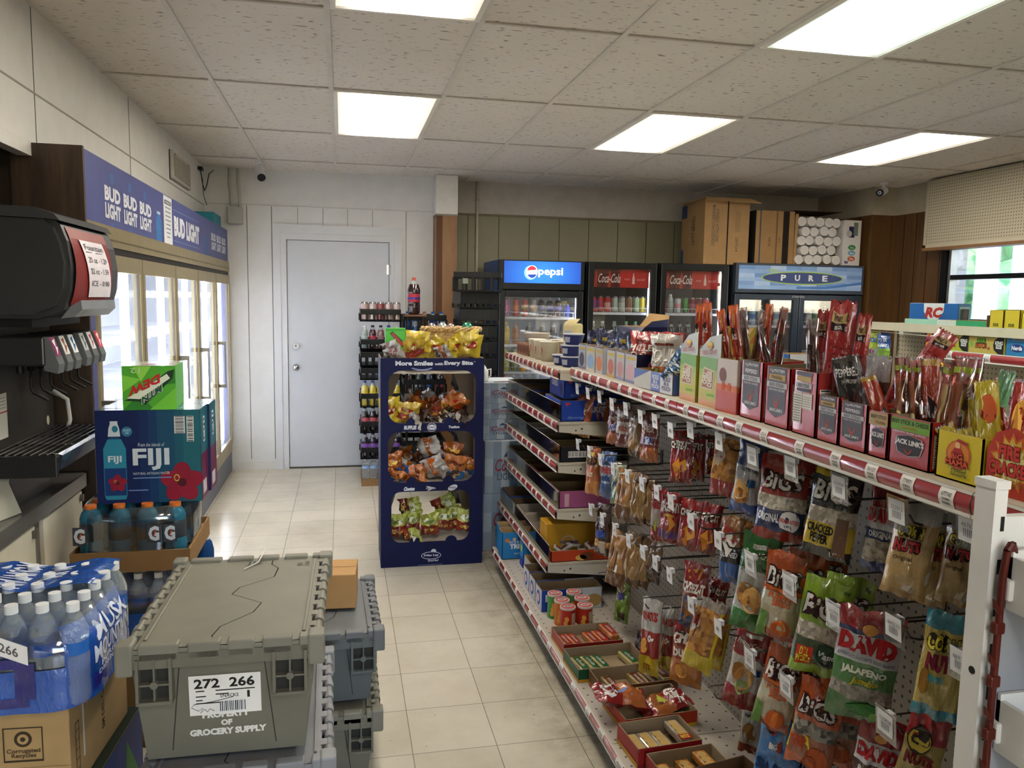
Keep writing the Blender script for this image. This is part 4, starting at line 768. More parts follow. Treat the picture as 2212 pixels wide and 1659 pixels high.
stock(P1, 1.333, 1.455, 'top', [('can', 'violet and pink tall can', dict(col='#a05a9a', band='#c8508c', **TC), .085), ('can', 'red and orange tall can', dict(col='#b5484c', band='#c87838', **TC), .085), ('can', 'red and green tall can', dict(col='#b04a48', band='#7a9a58', **TC), .08), ('can', 'pale silver tall can', dict(col='#a8acb0', band='#b98a5a', **TC), .07), ('bottle', 'dark cola bottle with blue label', dict(H=.19, liq='#1a1014', lab='#24349c', cap='#c8d0e0'), .08), ('bottle', 'dark cola bottle with blue label', dict(H=.19, liq='#1a1014', lab='#2030a0', cap='#c8d0e0'), .08), ('bottle', 'dark cola bottle with blue label', dict(H=.19, liq='#1a1014', lab='#2a3aa8', cap='#c8d0e0'), .075), ('can', 'small blue can', dict(col='#2338a0', band='#3a58c0'), .08)])
stock(P1, 1.333, 1.21, 'second', [('bottle', 'yellow squeeze bottle', dict(liq='#d0b440', lab='#d8c050', cap='#e0c020', H=.2), .09), ('bottle', 'amber tea bottle', dict(liq='#a86a3a', lab='#b07a50', cap='#c07848', H=.19), .08), ('bottle', 'clear bottle', dict(liq='#3c3c44', lab='#50505a', cap='#888', H=.2) if False else dict(liq='#3c3c44', lab='#50505a', cap='#888890', H=.2), .16), ('bottle', 'clear bottle', dict(liq='#3a3c44', lab='#4a4c58', cap='#888890', H=.2), .1), ('bottle', 'clear bottle', dict(liq='#34363e', lab='#4a4c58', cap='#888890', H=.2), .1)])
stock(P1, 1.333, .965, 'third', [('bottle', 'pale yellow lemonade bottle', dict(liq='#ccc878', lab='#d8d8a8', cap='#e6e6e0'), .085), ('bottle', 'grey green bottle', dict(liq='#7d8a64', lab='#909878', cap='#a0a890'), .075), ('bottle', 'orange juice bottle', dict(liq='#dc9a2c', lab='#e0a040', cap='#e8c880'), .085), ('bottle', 'dark green bottle', dict(liq='#1e5a34', lab='#2a7a44', cap='#2c8a4c'), .085), ('bottle', 'green soda bottle', dict(liq='#2f9a4a', lab='#38a858', cap='#4ac870'), .09), ('bottle', 'bright green soda bottle', dict(liq='#2fa040', lab='#40b050', cap='#58c870'), .09), ('bottle', 'green soda bottle', dict(liq='#2f8a40', lab='#48a858', cap='#58c870'), .08)])
stock(P1, 1.333, .70, 'fourth', [('bottle', 'pale blue water bottle', dict(liq='#a9c6dc', lab='#3a78c0', cap='#e08040'), .075), ('bottle', 'pale blue water bottle', dict(liq='#9ec4e0', lab='#3a78c0', cap='#e6e6ea'), .075), ('bottle', 'clear blue bottle', dict(liq='#b0c4d8', lab='#c0d0e0', cap='#e6e6ea'), .075), ('bottle', 'clear blue bottle', dict(liq='#a8bcd0', lab='#b8c8e0', cap='#e6e6ea'), .075), ('bottle', 'clear blue bottle', dict(liq='#a8bcd0', lab='#7898d0', cap='#e6e6ea'), .075)])
# two red branded coolers
def coke_header(t, W_):
    q = MB(); f = frame((.06, .052, 1.735), (1, 0, 0), (0, 0, 1)); w_, h_ = W_-.12, .165; q.box((.06, .053, 1.735), (W_-.06, .06, 1.90), P('#8e1f22', .4))
    q.rect(f, 0, 0, w_*.48, h_, P('#5c1a18', .4), .0005)
    for k in range(4): q.poly(f, [(w_*(.03+.12*k), 0), (w_*(.08+.12*k), 0), (w_*(.085+.12*k), h_*.6), (w_*(.06+.12*k), h_), (w_*(.035+.12*k), h_*.6)], P('#3a100e' if k % 2 else '#a83a2c', .4), .001)
    q.rect(f, w_*.48, 0, w_, h_, P('#b02a26', .4), .0008); q.text(f, 'Coca-Cola', w_*.10, h_*.25, w_*.49, h_*.75, P('#d8d4d0', .4), .002, .01, .4)
    q.text(f, 'enjoy', w_*.56, h_*.38, w_*.66, h_*.52, P('#d8a8a0', .4), .002, 0); q.text(f, 'ice-cold', w_*.78, h_*.38, w_*.92, h_*.54, P('#d8a8a0', .4), .002, 0)
    q.poly(f, [(w_*.70, h_*.2), (w_*.745, h_*.2), (w_*.745, h_*.5), (w_*.73, h_*.7), (w_*.73, h_*.8), (w_*.715, h_*.8), (w_*.715, h_*.7), (w_*.70, h_*.5)], P('#d8c0bc', .4), .002); q.build('red_header', t, label='red header panel with white script')
t = fridge('drinks_fridge', 'left one of the two black framed drinks fridges with red headers', 2.142, 2.801, 1.96, '#141516', 1.905, [1.505, 1.19, .90, .60, .35], 3.5, door_top=1.955); coke_header(t, .659)
t = fridge('drinks_fridge', 'right one of the two black framed drinks fridges with red headers', 2.832, 3.509, 1.965, '#141516', 1.905, [1.505, 1.19, .90, .60, .35], 3.5, door_top=1.955); coke_header(t, .677)
P2, P3 = 'left red fridge', 'right red fridge'
stock(P2, 2.142, 1.505, 'top', [('can', 'red can', dict(col='#a82a2c', H=.15), .07), ('can', 'deep red can', dict(col='#9c2428', H=.15), .07), ('can', 'red and silver can', dict(col='#a83034', band='#b8b0a8', H=.15), .07), ('can', 'pale silver can', dict(col='#9aa4a0', H=.15), .07), ('can', 'pale grey can', dict(col='#8f9a92', band='#a8b0a8', H=.15), .07), ('can', 'brown and cream can', dict(col='#8c6a58', H=.15), .07), ('can', 'pale green can', dict(col='#8faa90', H=.15), .065), ('can', 'yellow can', dict(col='#c8b84a', H=.15), .055)])
stock(P2, 2.142, 1.19, 'second', [('bottle', 'dark bottle with white label', dict(lab='#b8b8b0', cap='#d8dcd8', liq='#16100c'), .09), ('bottle', 'dark bottle with cream label', dict(lab='#b0a498', cap='#d8dcd8', liq='#16100c'), .09), ('bottle', 'dark green bottle', dict(lab='#4a6a58', cap='#88a898', liq='#24443a'), .14), ('bottle', 'clear green bottle', dict(lab='#6aa088', cap='#88c8a0', liq='#3c7a64'), .09), ('bottle', 'pale green bottle', dict(lab='#88c0a0', cap='#48b078', liq='#3c8a68'), .09)])
stock(P3, 2.832, 1.505, 'top', [('can', 'red can', dict(col='#9c3038', H=.15), .065), ('bottle', 'clear ribbed water bottle', dict(liq='#8fa4a4', lab='#98b0b0', cap='#c8d8d8', H=.18), .075), ('can', 'silver can with red ring', dict(col='#b0b4b8', band='#b85a60', H=.15), .075), ('can', 'green can', dict(col='#2f7a38', H=.15), .07), ('can', 'maroon can', dict(col='#6a1828', band='#8a5058', H=.15), .07), ('can', 'maroon can', dict(col='#6a1828', band='#8a5058', H=.15), .07), ('can', 'rosy red can', dict(col='#b04858', H=.15), .07)])
stock(P3, 2.832, 1.19, 'second', [('bottle', 'dark plum bottle', dict(lab='#5a3848', cap='#383038', liq='#180c10'), .08), ('bottle', 'dark bottle with maroon and white label', dict(lab='#7a2838', lab2='#c8b8b8', cap='#302428', liq='#180c10'), .085), ('bottle', 'dark bottle with maroon and white label', dict(lab='#7a2838', lab2='#c8b8b8', cap='#302428', liq='#180c10'), .085), ('bottle', 'dark bottle', dict(lab='#4a2838', cap='#302428', liq='#180c10'), .08)])
# wide two door cooler
t = fridge('drinks_fridge', 'wide two door fridge with a pale blue header reading PURE', 3.57, 4.915, 1.985, '#2c3440', 1.66, [1.40, 1.12, .85, .55], 5, doors=2, door_top=1.70)
q = MB(); q.bbox((.0, -.01, 1.71), (1.345, .05, 1.985), P('#3c4450', .4)); q.build('header', t); q = MB(); f = frame((.03, -.011, 1.745), (1, 0, 0), (0, 0, 1)); w_, h_ = 1.29, .22
q.grid(lambda u, v: f(u*w_, v*h_, 0), 8, 6, lambda u, v: P(['#86a3cc', '#7b99c6', '#93aed2', '#a4bad8', '#8aa6d0', '#6f8fc0'][(int(u*8)*2+int(v*6)) % 6], .35), False)
q.poly(f, [(.6, .01), (.9, .012), (1.29, .06), (1.29, .085), (.9, .035), (.6, .03)], P('#4a78b8', .4), .001); q.ell(f, .66, .11, .43, .062, P('#a0bc58', .4), .0015, 40); q.ell(f, .66, .11, .415, .052, P('#3e4a78', .4), .002, 40)
for k, c in enumerate('PURE'): q.text(f, c, .43+.145*k, .083, .485+.145*k, .14, P('#d6dce0', .4), .003, .04)
q.text(f, 'the', .30, .165, .40, .195, P('#a0bc58', .4), .003, .02); q.build('printed_sign', t, label='printed pale blue sign'); MB().text(frame((.55, -.001, 1.672), (1, 0, 0), (0, 0, 1)), 'Divide', .05, 0, .18, .018, P('#9a9a9a', .3)).build('maker_badge', t)
P4 = 'wide PURE fridge'
stock(P4, 3.57, 1.40, 'top', [('bottle', ['clear', 'pale blue', 'clear blue', 'frosted', 'pale green', 'clear'][k % 6]+' water bottle', dict(liq=['#aebcc0', '#9cb8c8', '#8caac8', '#b8c0c0', '#9cb8a0', '#b0b8bc'][k % 6], lab=['#8898a0', '#4a78a8', '#3a68b0', '#c8c8c0', '#5a9068', '#7890b0'][k % 6], cap='#d0d8dc', H=.2), .085) for k in range(12)])
# cartons and cups on top of the coolers
def car_print(tx, slit=True):
    def fn(q, f, w, h):
        k = P('#5d5346', .7)
        if slit: q.rect(f, w*.50, 0, w*.53, h, P('#1d1712', .8), .001)
        q.text(f, tx, w*.14, h*.28, w*.32, h*.9, k, .001, .01, 0, 270); q.text(f, '20/V24', w*.70, h*.2, w*.76, h*.42, k, .001, .01, 0, 270); q.rect(f, w*.68, h*.5, w*.80, h*.82, P('#8e7350', .7), .0008)
    return fn
carton('cardboard_carton', .45, .5, .60, P('#9c7c54', .8), {'front': car_print('HANDLE WITH CARE\nMANEJESE CON CUIDADO'), 'left': lambda q, f, w, h: (q.rect(f, 0, h*.75, .12, h*.95, P('#2c3a58', .6)), q.rect(f, 0, 0, .06, h*.25, P('#2c4a6c', .6)), q.text(f, 'FOAM CUPS\nKEEP DRY', w*.45, h*.3, w*.6, h*.75, P('#4d4032', .7), .001, .01, 0, 270))}, open_=False, M=at((3.49, 6.80, 1.967)), label='largest brown carton, leftmost on top of the fridges', cat='box')
q = MB(); kf = KRAFT(); q.add([(0, 0, 0), (.46, 0, 0), (.52, -.10, -.05), (-.02, -.08, -.035), (0, 0, .004), (.46, 0, .004), (.52, -.10, -.046), (-.02, -.08, -.031)], [(0, 3, 2, 1), (4, 5, 6, 7), (3, 7, 6, 2), (0, 4, 7, 3), (1, 2, 6, 5), (0, 1, 5, 4)], kf); q.add([(0, 0, 0), (0, .48, 0), (-.10, .46, -.03), (-.08, .02, -.03), (0, 0, .004), (0, .48, .004), (-.10, .46, -.026), (-.08, .02, -.026)], [(0, 1, 2, 3), (7, 6, 5, 4), (3, 2, 6, 7), (0, 3, 7, 4)], kf)
tag(q.build('cardboard_flap', M=at((3.262, 6.80, 2.573))), 'open flaps folded out on top of the largest brown carton', 'flap')
carton('cardboard_carton', .40, .45, .49, P('#94744c', .8), {'front': lambda q, f, w, h: (q.rect(f, w*.52, 0, w*.56, h, P('#6e5536', .7)), q.rect(f, w*.70, 0, w*.86, h, P('#1d1712', .8), .001), q.rect(f, w*.10, 0, w*.13, h, P('#3c4458', .7), .001), q.text(f, '20/16', w*.33, h*.33, w*.39, h*.5, P('#4d4032', .7), .001, .01, 0, 270), q.text(f, '27', w*.6, h*.4, w*.64, h*.5, P('#4d4032', .7), .001, .01, 0, 270)), 'left': lambda q, f, w, h: q.rect(f, 0, 0, w, h, P('#31302e', .7))}, open_=False, M=at((3.995, 6.82, 1.99)), label='second brown carton from the left on top of the fridges', cat='box')
t = carton('cup_carton', .50, .42, .50, P('#6b5438', .8), {}, inner=P('#7c6242', .8), M=at((4.452, 6.83, 1.99)), fronth=.02, label='open brown carton packed with white foam cup stacks on the fridges', cat='box')
q = MB(); q.add([(-.25, 0, .0), (-.22, 0, 0), (-.22, -.012, .47), (-.25, -.012, .47), (-.25, .003, 0), (-.22, .003, 0), (-.22, -.009, .47), (-.25, -.009, .47)], [(0, 1, 2, 3), (7, 6, 5, 4), (0, 3, 7, 4), (1, 5, 6, 2), (3, 2, 6, 7)], P('#9c7c54', .8)); q.box((-.255, .0, .502), (.255, .40, .505), P('#4a3a28', .8)); q.build('carton_flap', t)
cpos = []; rr = random.Random(4)
for r_ in range(5):
    n_ = 5 if r_ % 2 == 0 else 4
    for c in range(n_): cpos.append((4.452-.235+.055+.098*c*.97+(0 if n_ == 5 else .047)+rr.uniform(-.009, .009)-.01, 2.038+.088*r_+rr.uniform(-.006, .006)))
cups = None
for i, (x, z) in enumerate(cpos):
    q = MB() if cups is None else None
    if cups is None:
        for k in range(9): q.cyl((0, .012*k, 0), (0, .012*k+.011, 0), .043-.0006*k, P('#d9d6d2', .6), r1=.0445, n=20)
        q.cyl((0, .11, 0), (0, .36, 0), .045, P('#d2cfca', .6), n=20); q.cyl((0, -.001, 0), (0, .001, 0), .036, P('#c9c6c2', .6), n=20); cups = tag(q.build('foam_cup_stack'), 'x', 'cups', 'foam cup stacks in the open carton'); o = cups
    else: o = cups.copy(); COL.objects.link(o)
    o.location = (x, 6.80+rr.uniform(0, .02), z); row_ = [0, 5, 9, 14, 18].index(max(k for k in [0, 5, 9, 14, 18] if k <= i)); o['label'] = f'white foam cup stack, {ORD[i-[0, 5, 9, 14, 18][row_]]} from the left in the {["bottom", "second", "middle", "fourth", "top"][row_]} row of the carton'
carton('cup_sleeve_box', .19, .3, .43, P('#cfccc8', .5), {'front': lambda q, f, w, h: (q.rect(f, w*.28, h*.62, w*.62, h*.86, P('#22224c', .5)), q.ell(f, w*.3, h*.7, w*.16, h*.07, P('#b0aca0', .4), .0016), q.rect(f, w*.55, h*.66, w*.8, h*.95, P('#6a7a68', .5), .0012), q.ell(f, w*.5, h*.40, w*.22, h*.055, P('#2c7a44', .4)), q.text(f, '12oz', w*.38, h*.375, w*.62, h*.425, P('#cfe0d0'), .0018), q.ell(f, w*.5, h*.275, w*.22, h*.055, P('#6a9ab4', .4)), q.text(f, '16oz', w*.38, h*.25, w*.62, h*.30, P('#dfe8ee'), .0018), q.ell(f, w*.5, h*.15, w*.22, h*.055, P('#b8583a', .4)), q.text(f, '20oz', w*.38, h*.125, w*.62, h*.175, P('#f0d8cc'), .0018), q.text(f, 'W', w*.08, h*.03, w*.34, h*.10, P('#2a2a6a'), .0018, .06))}, open_=False, M=at((4.805, 6.80, 1.99), DEC(2)), label='white cup box with green, blue and orange ovals at the fridge end', cat='box')
# ================================================================== stacked drink trays behind the snack display
BKT = P('#0b0c0e', .4)
def shell(w, d, h, wall=.006, slots=6, low=.045):
    q = MB(); q.box((-w/2, 0, 0), (w/2, d, .008), BKT); q.bbox((-w/2, 0, h-low), (w/2, wall*2, h), BKT, .003); q.bbox((-w/2, d-wall*2, h-low), (w/2, d, h), BKT, .003); q.box((-w/2, 0, h-low), (-w/2+wall, d, h), BKT); q.box((w/2-wall, 0, h-low), (w/2, d, h), BKT); q.box((-w/2, 0, 0), (w/2, wall, .014), BKT)
    for k in range(slots+1):
        x = -w/2+w*k/slots
        for y in (0, d-wall*2): q.box((x-.008, y, 0), (x+.008, y+wall*2, h-low+.004), BKT)
    for k in range(5):
        y = d*k/4
        for x in (-w/2, w/2-wall): q.box((x, max(0, y-.01), 0), (x+wall, min(d, y+.01), h-low+.004), BKT)
    for k in range(12): x = -w*.25+w*.5*k/11; q.box((x-.002, -.002, h-low+.01), (x+.002, 0, h-.008), P('#26282c', .4))
    return q
def crate_stack(x, y, w, d, levels, where, cat='tray'):
    """levels: (z_tray, h_tray, contents or None, zoff)"""
    for i, (z, h, items) in enumerate(levels):
        tag(shell(w, d, h).build('drink_tray', M=at((x, y, z))), f'black drink tray, {ORD[i]} from the top, {where}', 'tray', f'black trays in the {where}')
        for k, it in enumerate(items or []):
            kd, cn, kwa, dx, dy = it; q = MB(); (can if kd == 'can' else bottle)(q, 0, 0, 0, **kwa)
            tag(q.build('drink_can' if kd == 'can' else 'drink_bottle', M=at((x-w/2+dx, y+dy, z+.009))), f'{cn}, {ORD[k]} from left, {ORD[i]} tray, {where}', kd, f'drinks in the {where}')
def row(kd, cols, kw, w, n, dy=.05): return [(kd, cols[k % len(cols)][0], dict(kw, **cols[k % len(cols)][1]), w/(n*2)*(2*k+1), dy) for k in range(n)]
W1 = .335
crate_stack(.318, 6.7, W1, .42, [
 (1.408, .105, row('can', [('silver can with red script', dict(col='#b09a98', band='#8a3038')), ('silver and red can', dict(col='#b8a8a4', band='#a04048')), ('dark red and silver can', dict(col='#8a5050', band='#c0b0ac'))], dict(H=.155), W1, 5)),
 (1.17, .09, row('bottle', [('pale green bottle', dict(liq='#8a9a94', lab='#9aaaa4', cap='#c0c8c4')), ('dark red juice bottle', dict(liq='#3c1218', lab='#a83a4a', cap='#181818')), ('rosy brown bottle', dict(liq='#7a5a58', lab='#8a6a68', cap='#202020')), ('violet bottle', dict(liq='#2a1838', lab='#8a50a8', cap='#2c3c98'))], dict(H=.20, r=.03), W1, 5)),
 (1.03, .12, None), (.915, .10, None),
 (.68, .12, row('bottle', [('yellow soda bottle with blue cap', dict(liq='#b8a838', lab='#d0b83c', cap='#3858a8'))], dict(H=.22, r=.032), W1, 5)),
 (.46, .10, row('bottle', [('dark cherry soda bottle', dict(liq='#1c0c10', lab='#a85058', cap='#202024'))], dict(H=.22, r=.032), W1, 5)),
 (.235, .10, row('bottle', [('grape soda bottle', dict(liq='#20142c', lab='#7a50a0', cap='#282a58'))], dict(H=.22, r=.032), W1, 5))], 'left tray stack by door')
q = MB(); t = thing('bottled_water_pack', 'pale blue water bottles on cardboard under the left tray stack', 'water pack', (.318, 6.7, 0)); MB().box((-.165, 0, 0), (.165, .4, .06), P('#8a6a48', .8)).build('tray', t)
for k in range(5): q = MB(); water_bottle(q, -.13+.065*k, .05, .06, .17, .031, band='#8fb0dc'); q.build('bottle', t)
crate_stack(.69, 6.68, .36, .42, [
 (1.30, .17, row('bottle', [('blue capped sports bottle', dict(liq='#2a5aa0', lab='#3a70c0', cap='#1f4fa8')), ('blue sports bottle', dict(liq='#2a5a9a', lab='#c8d0dc', cap='#1f4fa8')), ('amber soda bottle', dict(liq='#7a3c20', lab='#9a4a28', cap='#a86038'))], dict(H=.19, r=.034), .36, 5, .08)),
 (1.04, .16, row('bottle', [('orange soda bottle', dict(liq='#c8783c', lab='#d88848', cap='#d88848')), ('orange soda bottle', dict(liq='#c07030', lab='#d08040', cap='#d88848'))], dict(H=.22, r=.034), .36, 4, .08)),
 (.76, .16, row('bottle', [('dark amber bottle', dict(liq='#3c1c14', lab='#5a2c20', cap='#7a3c28')), ('white labelled bottle with green cap', dict(liq='#2a3430', lab='#c0c8d0', cap='#2a7a50')), ('blue labelled bottle with blue cap', dict(liq='#26303c', lab='#3a68b8', cap='#2a58b0')), ('red labelled bottle', dict(liq='#30181c', lab='#b85060', cap='#80202c'))], dict(H=.24, r=.034), .36, 4, .08)),
 (.52, .13, row('bottle', [('dark green bottle', dict(liq='#183c28', lab='#28583c', cap='#3c8a58'))], dict(H=.22, r=.034), .36, 4, .08)), (.26, .13, None), (0.001, .13, None)], 'middle tray stack by column')
q = MB(); bottle(q, 0, 0, 0, H=.31, r=.053, liq='#2c1416', lab='#a83444', cap='#b8503c', lab2='#3c3488'); tag(q.build('soda_bottle', M=at((.58, 6.55, 1.475))), 'large dark soda bottle with orange cap above the middle tray stack', 'bottle')
MB().box((.45, 6.50, 1.455), (.85, 6.66, 1.474), BKT).box((.45, 6.5, 0), (.47, 6.52, 1.455), BKT).box((.83, 6.5, 0), (.85, 6.52, 1.455), BKT)
tag(MB().box((.50, 6.49, 1.46), (.68, 6.66, 1.474), P('#6b4a34', .6)).box((.52, 6.50, 0), (.53, 6.51, 1.46), BKT).box((.65, 6.50, 0), (.66, 6.51, 1.46), BKT).box((.52, 6.64, 0), (.53, 6.65, 1.46), BKT).box((.65, 6.64, 0), (.66, 6.65, 1.46), BKT).build('bottle_stand'), 'narrow black stand holding the large dark soda bottle', 'stand')
# tall stack of empty shells leaning together in front of the blue fridge side
rr = random.Random(11)
z = 0.0
for i in range(13):
    h = .125; dx = rr.uniform(-.015, .015)
    tag(shell(.30, .36, h, low=.09).build('empty_tray', M=at((1.03+dx, 6.02+rr.uniform(-.02, .02), z+.001), rr.uniform(-.05, .05))), f'empty black shell, {ORD[i]} from the floor in the dark tray tower', 'tray', 'empty trays in the dark tower beside the display'); z += .128
q = shell(.36, .42, .15, slots=5); q.rect(frame((-.18, -.003, .04), (1, 0, 0), (0, 0, 1)), .07, .02, .11, .06, P('#6a7068', .5)); tag(q.build('empty_tray', M=at((1.00, 5.9, z+.002), DEC(-12))), 'empty black tray turned askew on top of the dark tray tower', 'tray')
# beer cases
def coors(q, f, w, h):
    q.grid(lambda u, v: f(u*w, v*h, .0003), 5, 3, lambda u, v: P(['#8f9cab', '#7d8c9e', '#a3aeb9', '#6f8094'][(int(u*5)+int(v*3)*2) % 4], .45), False); q.text(f, 'Coors', w*.25, h*.42, w*.85, h*.66, P('#8c3038', .4), .002, .01, .3); q.text(f, 'LIGHT', w*.3, h*.25, w*.8, h*.38, P('#4a5668', .4), .002, .01); q.poly(f, [(w*.45, h*.70), (w*.65, h*.70), (w*.55, h*.82)], P('#2a3f66', .4), .002)
for i, (z, h, x, lab) in enumerate([(0, .375, .98, 'lowest large silver beer case beside the display'), (.378, .335, .985, 'second large silver beer case, with the printed top'), (.716, .132, .96, 'lowest small beer case in the silver stack'), (.85, .10, .97, 'middle small beer case in the silver stack'), (.952, .128, .965, 'topmost small silver beer case of the stack')]):
    big = i < 2; carton('beer_case', .27 if big else .25, .36, h, P('#76869a', .45), {'front': coors, 'left': coors, 'top': lambda q, f, w, d: (q.rect(f, 0, 0, w, d, P('#b4bac2', .4)), q.poly(f, [(w*.3, d*.1), (w*.8, d*.15), (w*.75, d*.35), (w*.35, d*.25)], P('#3a3038', .5), .001))}, open_=False, M=at((x+.03, 4.83+(0 if big else .05), z+.001), DEC([0, 2, -1, 1, -2][i])), label=lab, cat='beer case')
q = MB(); q.lathe([(0, 0), (.05, 0), (.055, .02), (.055, .09), (.03, .13), (.015, .15)], (0, 0, 0), [(0, 5, P('#cfd0d0', .4))], 14); q.tube([(.04, 0, .1), (.075, 0, .11), (.075, 0, .05), (.052, 0, .03)], .008, P('#cfd0d0', .4)); tag(q.build('white_jug', M=at((.885, 4.98, 1.084)) @ Matrix.Scale(.72, 4)), 'small white plastic jug on top of the silver beer cases', 'jug')
# ================================================================== navy cardboard snack display
def sheet_with_holes(outer, holes, th):
    cv = bpy.data.curves.new('s', 'CURVE'); cv.dimensions = '2D'; cv.fill_mode = 'BOTH'; cv.extrude = th/2
    for pts in [outer]+holes:
        sp = cv.splines.new('POLY'); sp.points.add(len(pts)-1); sp.use_cyclic_u = True
        for i, (x, y) in enumerate(pts): sp.points[i].co = (x, y, 0, 1)
    ob = bpy.data.objects.new('s', cv); COL.objects.link(ob); dg = bpy.context.evaluated_depsgraph_get(); me = ob.evaluated_get(dg).to_mesh()
    vs_ = [tuple(v.co) for v in me.vertices]; fs = [tuple(p.vertices) for p in me.polygons]; ob.evaluated_get(dg).to_mesh_clear(); bpy.data.objects.remove(ob); bpy.data.curves.remove(cv); return vs_, fs
def rrect(x0, y0, x1, y1, r, bumps=()):
    pts = []
    for cx, cy, a0 in ((x1-r, y1-r, 0), (x0+r, y1-r, PI/2), (x0+r, y0+r, PI), ):
        pts += [(cx+r*math.cos(a0+PI/2*i/6), cy+r*math.sin(a0+PI/2*i/6)) for i in range(7)]
    for b in bumps: pts += [(b+.035*math.cos(PI-PI*i/8), y0+.032*math.sin(PI-PI*i/8)) for i in range(9)]
    cx, cy, a0 = x1-r, y0+r, 1.5*PI; pts += [(cx+r*math.cos(a0+PI/2*i/6), cy+r*math.sin(a0+PI/2*i/6)) for i in range(7)]
    return pts
NV = P('#12173f', .5, 0, .15); KI = P('#8d7a66', .8)
DX, DY, DW, DH = .217, 4.62, .612, 1.262
dz = thing('snack_display', 'navy cardboard snack display with three round cornered windows', 'display stand', (DX, DY, 0), DEC(-.5))
wins = [(.045, .875, .562, 1.188, .07), (.043, .518, .560, .825, .07), (.062, .150, .530, .462, .055)]
vs_, fs = sheet_with_holes([(0, 0), (DW, 0), (DW, DH), (0, DH)], [rrect(*w_, bumps=(w_[0]+.14, w_[0]+.36)) for w_ in wins], .006)
q = MB(); q.add([(x, -z-.004, y) for x, y, z in vs_], fs, NV); f = frame((0, -.0075, 0), (1, 0, 0), (0, 0, 1)); wt = P('#c6c9d4', .5)
q.text(f, 'More Smiles', .085, 1.218, .305, 1.246, wt, .001, .05); q.text(f, 'with', .315, 1.220, .365, 1.236, wt, .001, .03); q.text(f, 'Every Bite', .372, 1.215, .545, 1.246, wt, .001, .05); q.text(f, 'TM', .548, 1.238, .558, 1.244, wt, .001, 0)
q.add([f(.18+.12*i/10, 1.207-.010*math.sin(PI*i/10), .001) for i in range(11)]+[f(.30-.12*i/10, 1.200-.014*math.sin(PI*i/10), .001) for i in range(11)], [tuple(range(22))], P('#7f86ac', .5))
q.text(f, 'RUFFLES', .135, .838, .21, .862, wt, .001, .05, .2); q.ell(f, .300, .850, .028, .026, wt, .001, 28); q.ell(f, .300, .850, .0255, .0235, NV, .0014, 28); q.ell(f, .300, .850, .024, .016, wt, .0018, 28); q.text(f, "Lays", .281, .842, .319, .858, NV, .0024, .02, .2); q.text(f, 'Tostitos', .400, .842, .466, .858, wt, .001, .05)
q.text(f, 'Cheetos', .135, .468, .20, .492, wt, .001, .06, .3); q.poly(f, [(.268, .495), (.325, .482), (.275, .462), (.285, .478)], wt); q.text(f, 'Doritos', .266, .474, .326, .486, NV, .0016, .04); q.text(f, 'Doritos', .268, .475, .324, .485, wt, .002, .02); q.ell(f, .428, .480, .030, .016, wt, .001, 24, .35); q.text(f, 'Fritos', .408, .473, .448, .487, NV, .002, .02)
q.ell(f, .315, .088, .016, .016, wt, .001, 20); q.ell(f, .300, .064, .060, .024, wt, .0012, 28); q.ell(f, .300, .064, .0565, .0205, NV, .0016, 28); q.text(f, 'Frito Lay', .256, .056, .346, .073, wt, .0022, .04); q.text(f, 'Good fun!', .280, .026, .345, .040, wt, .001, .02, .3); q.rect(f, .22, .006, .37, .009, P('#6f7698', .5), .001)
q.build('front_panel', dz, label='navy printed front panel')
q = MB(); dd = .36
q.box((0, 0, 0), (.006, dd, DH), KI); q.box((DW-.006, 0, 0), (DW, dd, DH), KI); q.box((-.001, 0, 0), (0, dd, DH), NV); q.box((DW, 0, 0), (DW+.001, dd, DH), NV)
q.build('side_panels', dz) if False else None
for x, xo, nm in ((0, -.001, 'side_panel'), (DW-.006, DW-.0, 'side_panel')):
    q = MB(); q.box((x, 0, 0), (x+.006, dd, DH), KI); q.box((xo, 0, 0), (xo+.001, dd, DH), NV); q.build(nm, dz)
for z in (.135, .503, .86, 1.17):
    q = MB(); q.box((.006, .002, z), (DW-.006, dd, z+.006), P('#b1a79a', .8)); q.build('shelf', dz)
for z0, z1 in ((.141, .503), (.509, .86), (.866, 1.17)):
    for s_ in (0, 1):
        X_ = lambda x: x if s_ == 0 else DW-x
        pts = [(X_(.006), z0), (X_(.04), z0), (X_(.15), z1), (X_(.006), z1)]; q = MB()
        q.add([(x, dd-.003, z) for x, z in pts]+[(x, dd, z) for x, z in pts], [(0, 1, 2, 3), (7, 6, 5, 4), (1, 5, 6, 2), (0, 3, 7, 4)], P('#8a7a6a', .8)); q.build('back_gusset', dz)
def lays(c='#d9bc2e'): return dict(base=F(c), deco=D(('e', .5, .55, .33, .17, '#8c2018'), ('e', .5, .55, .30, .13, '#a8281c'), ('t', "Lays", .27, .47, .73, .64, '#efe9dc', .04, .2)))
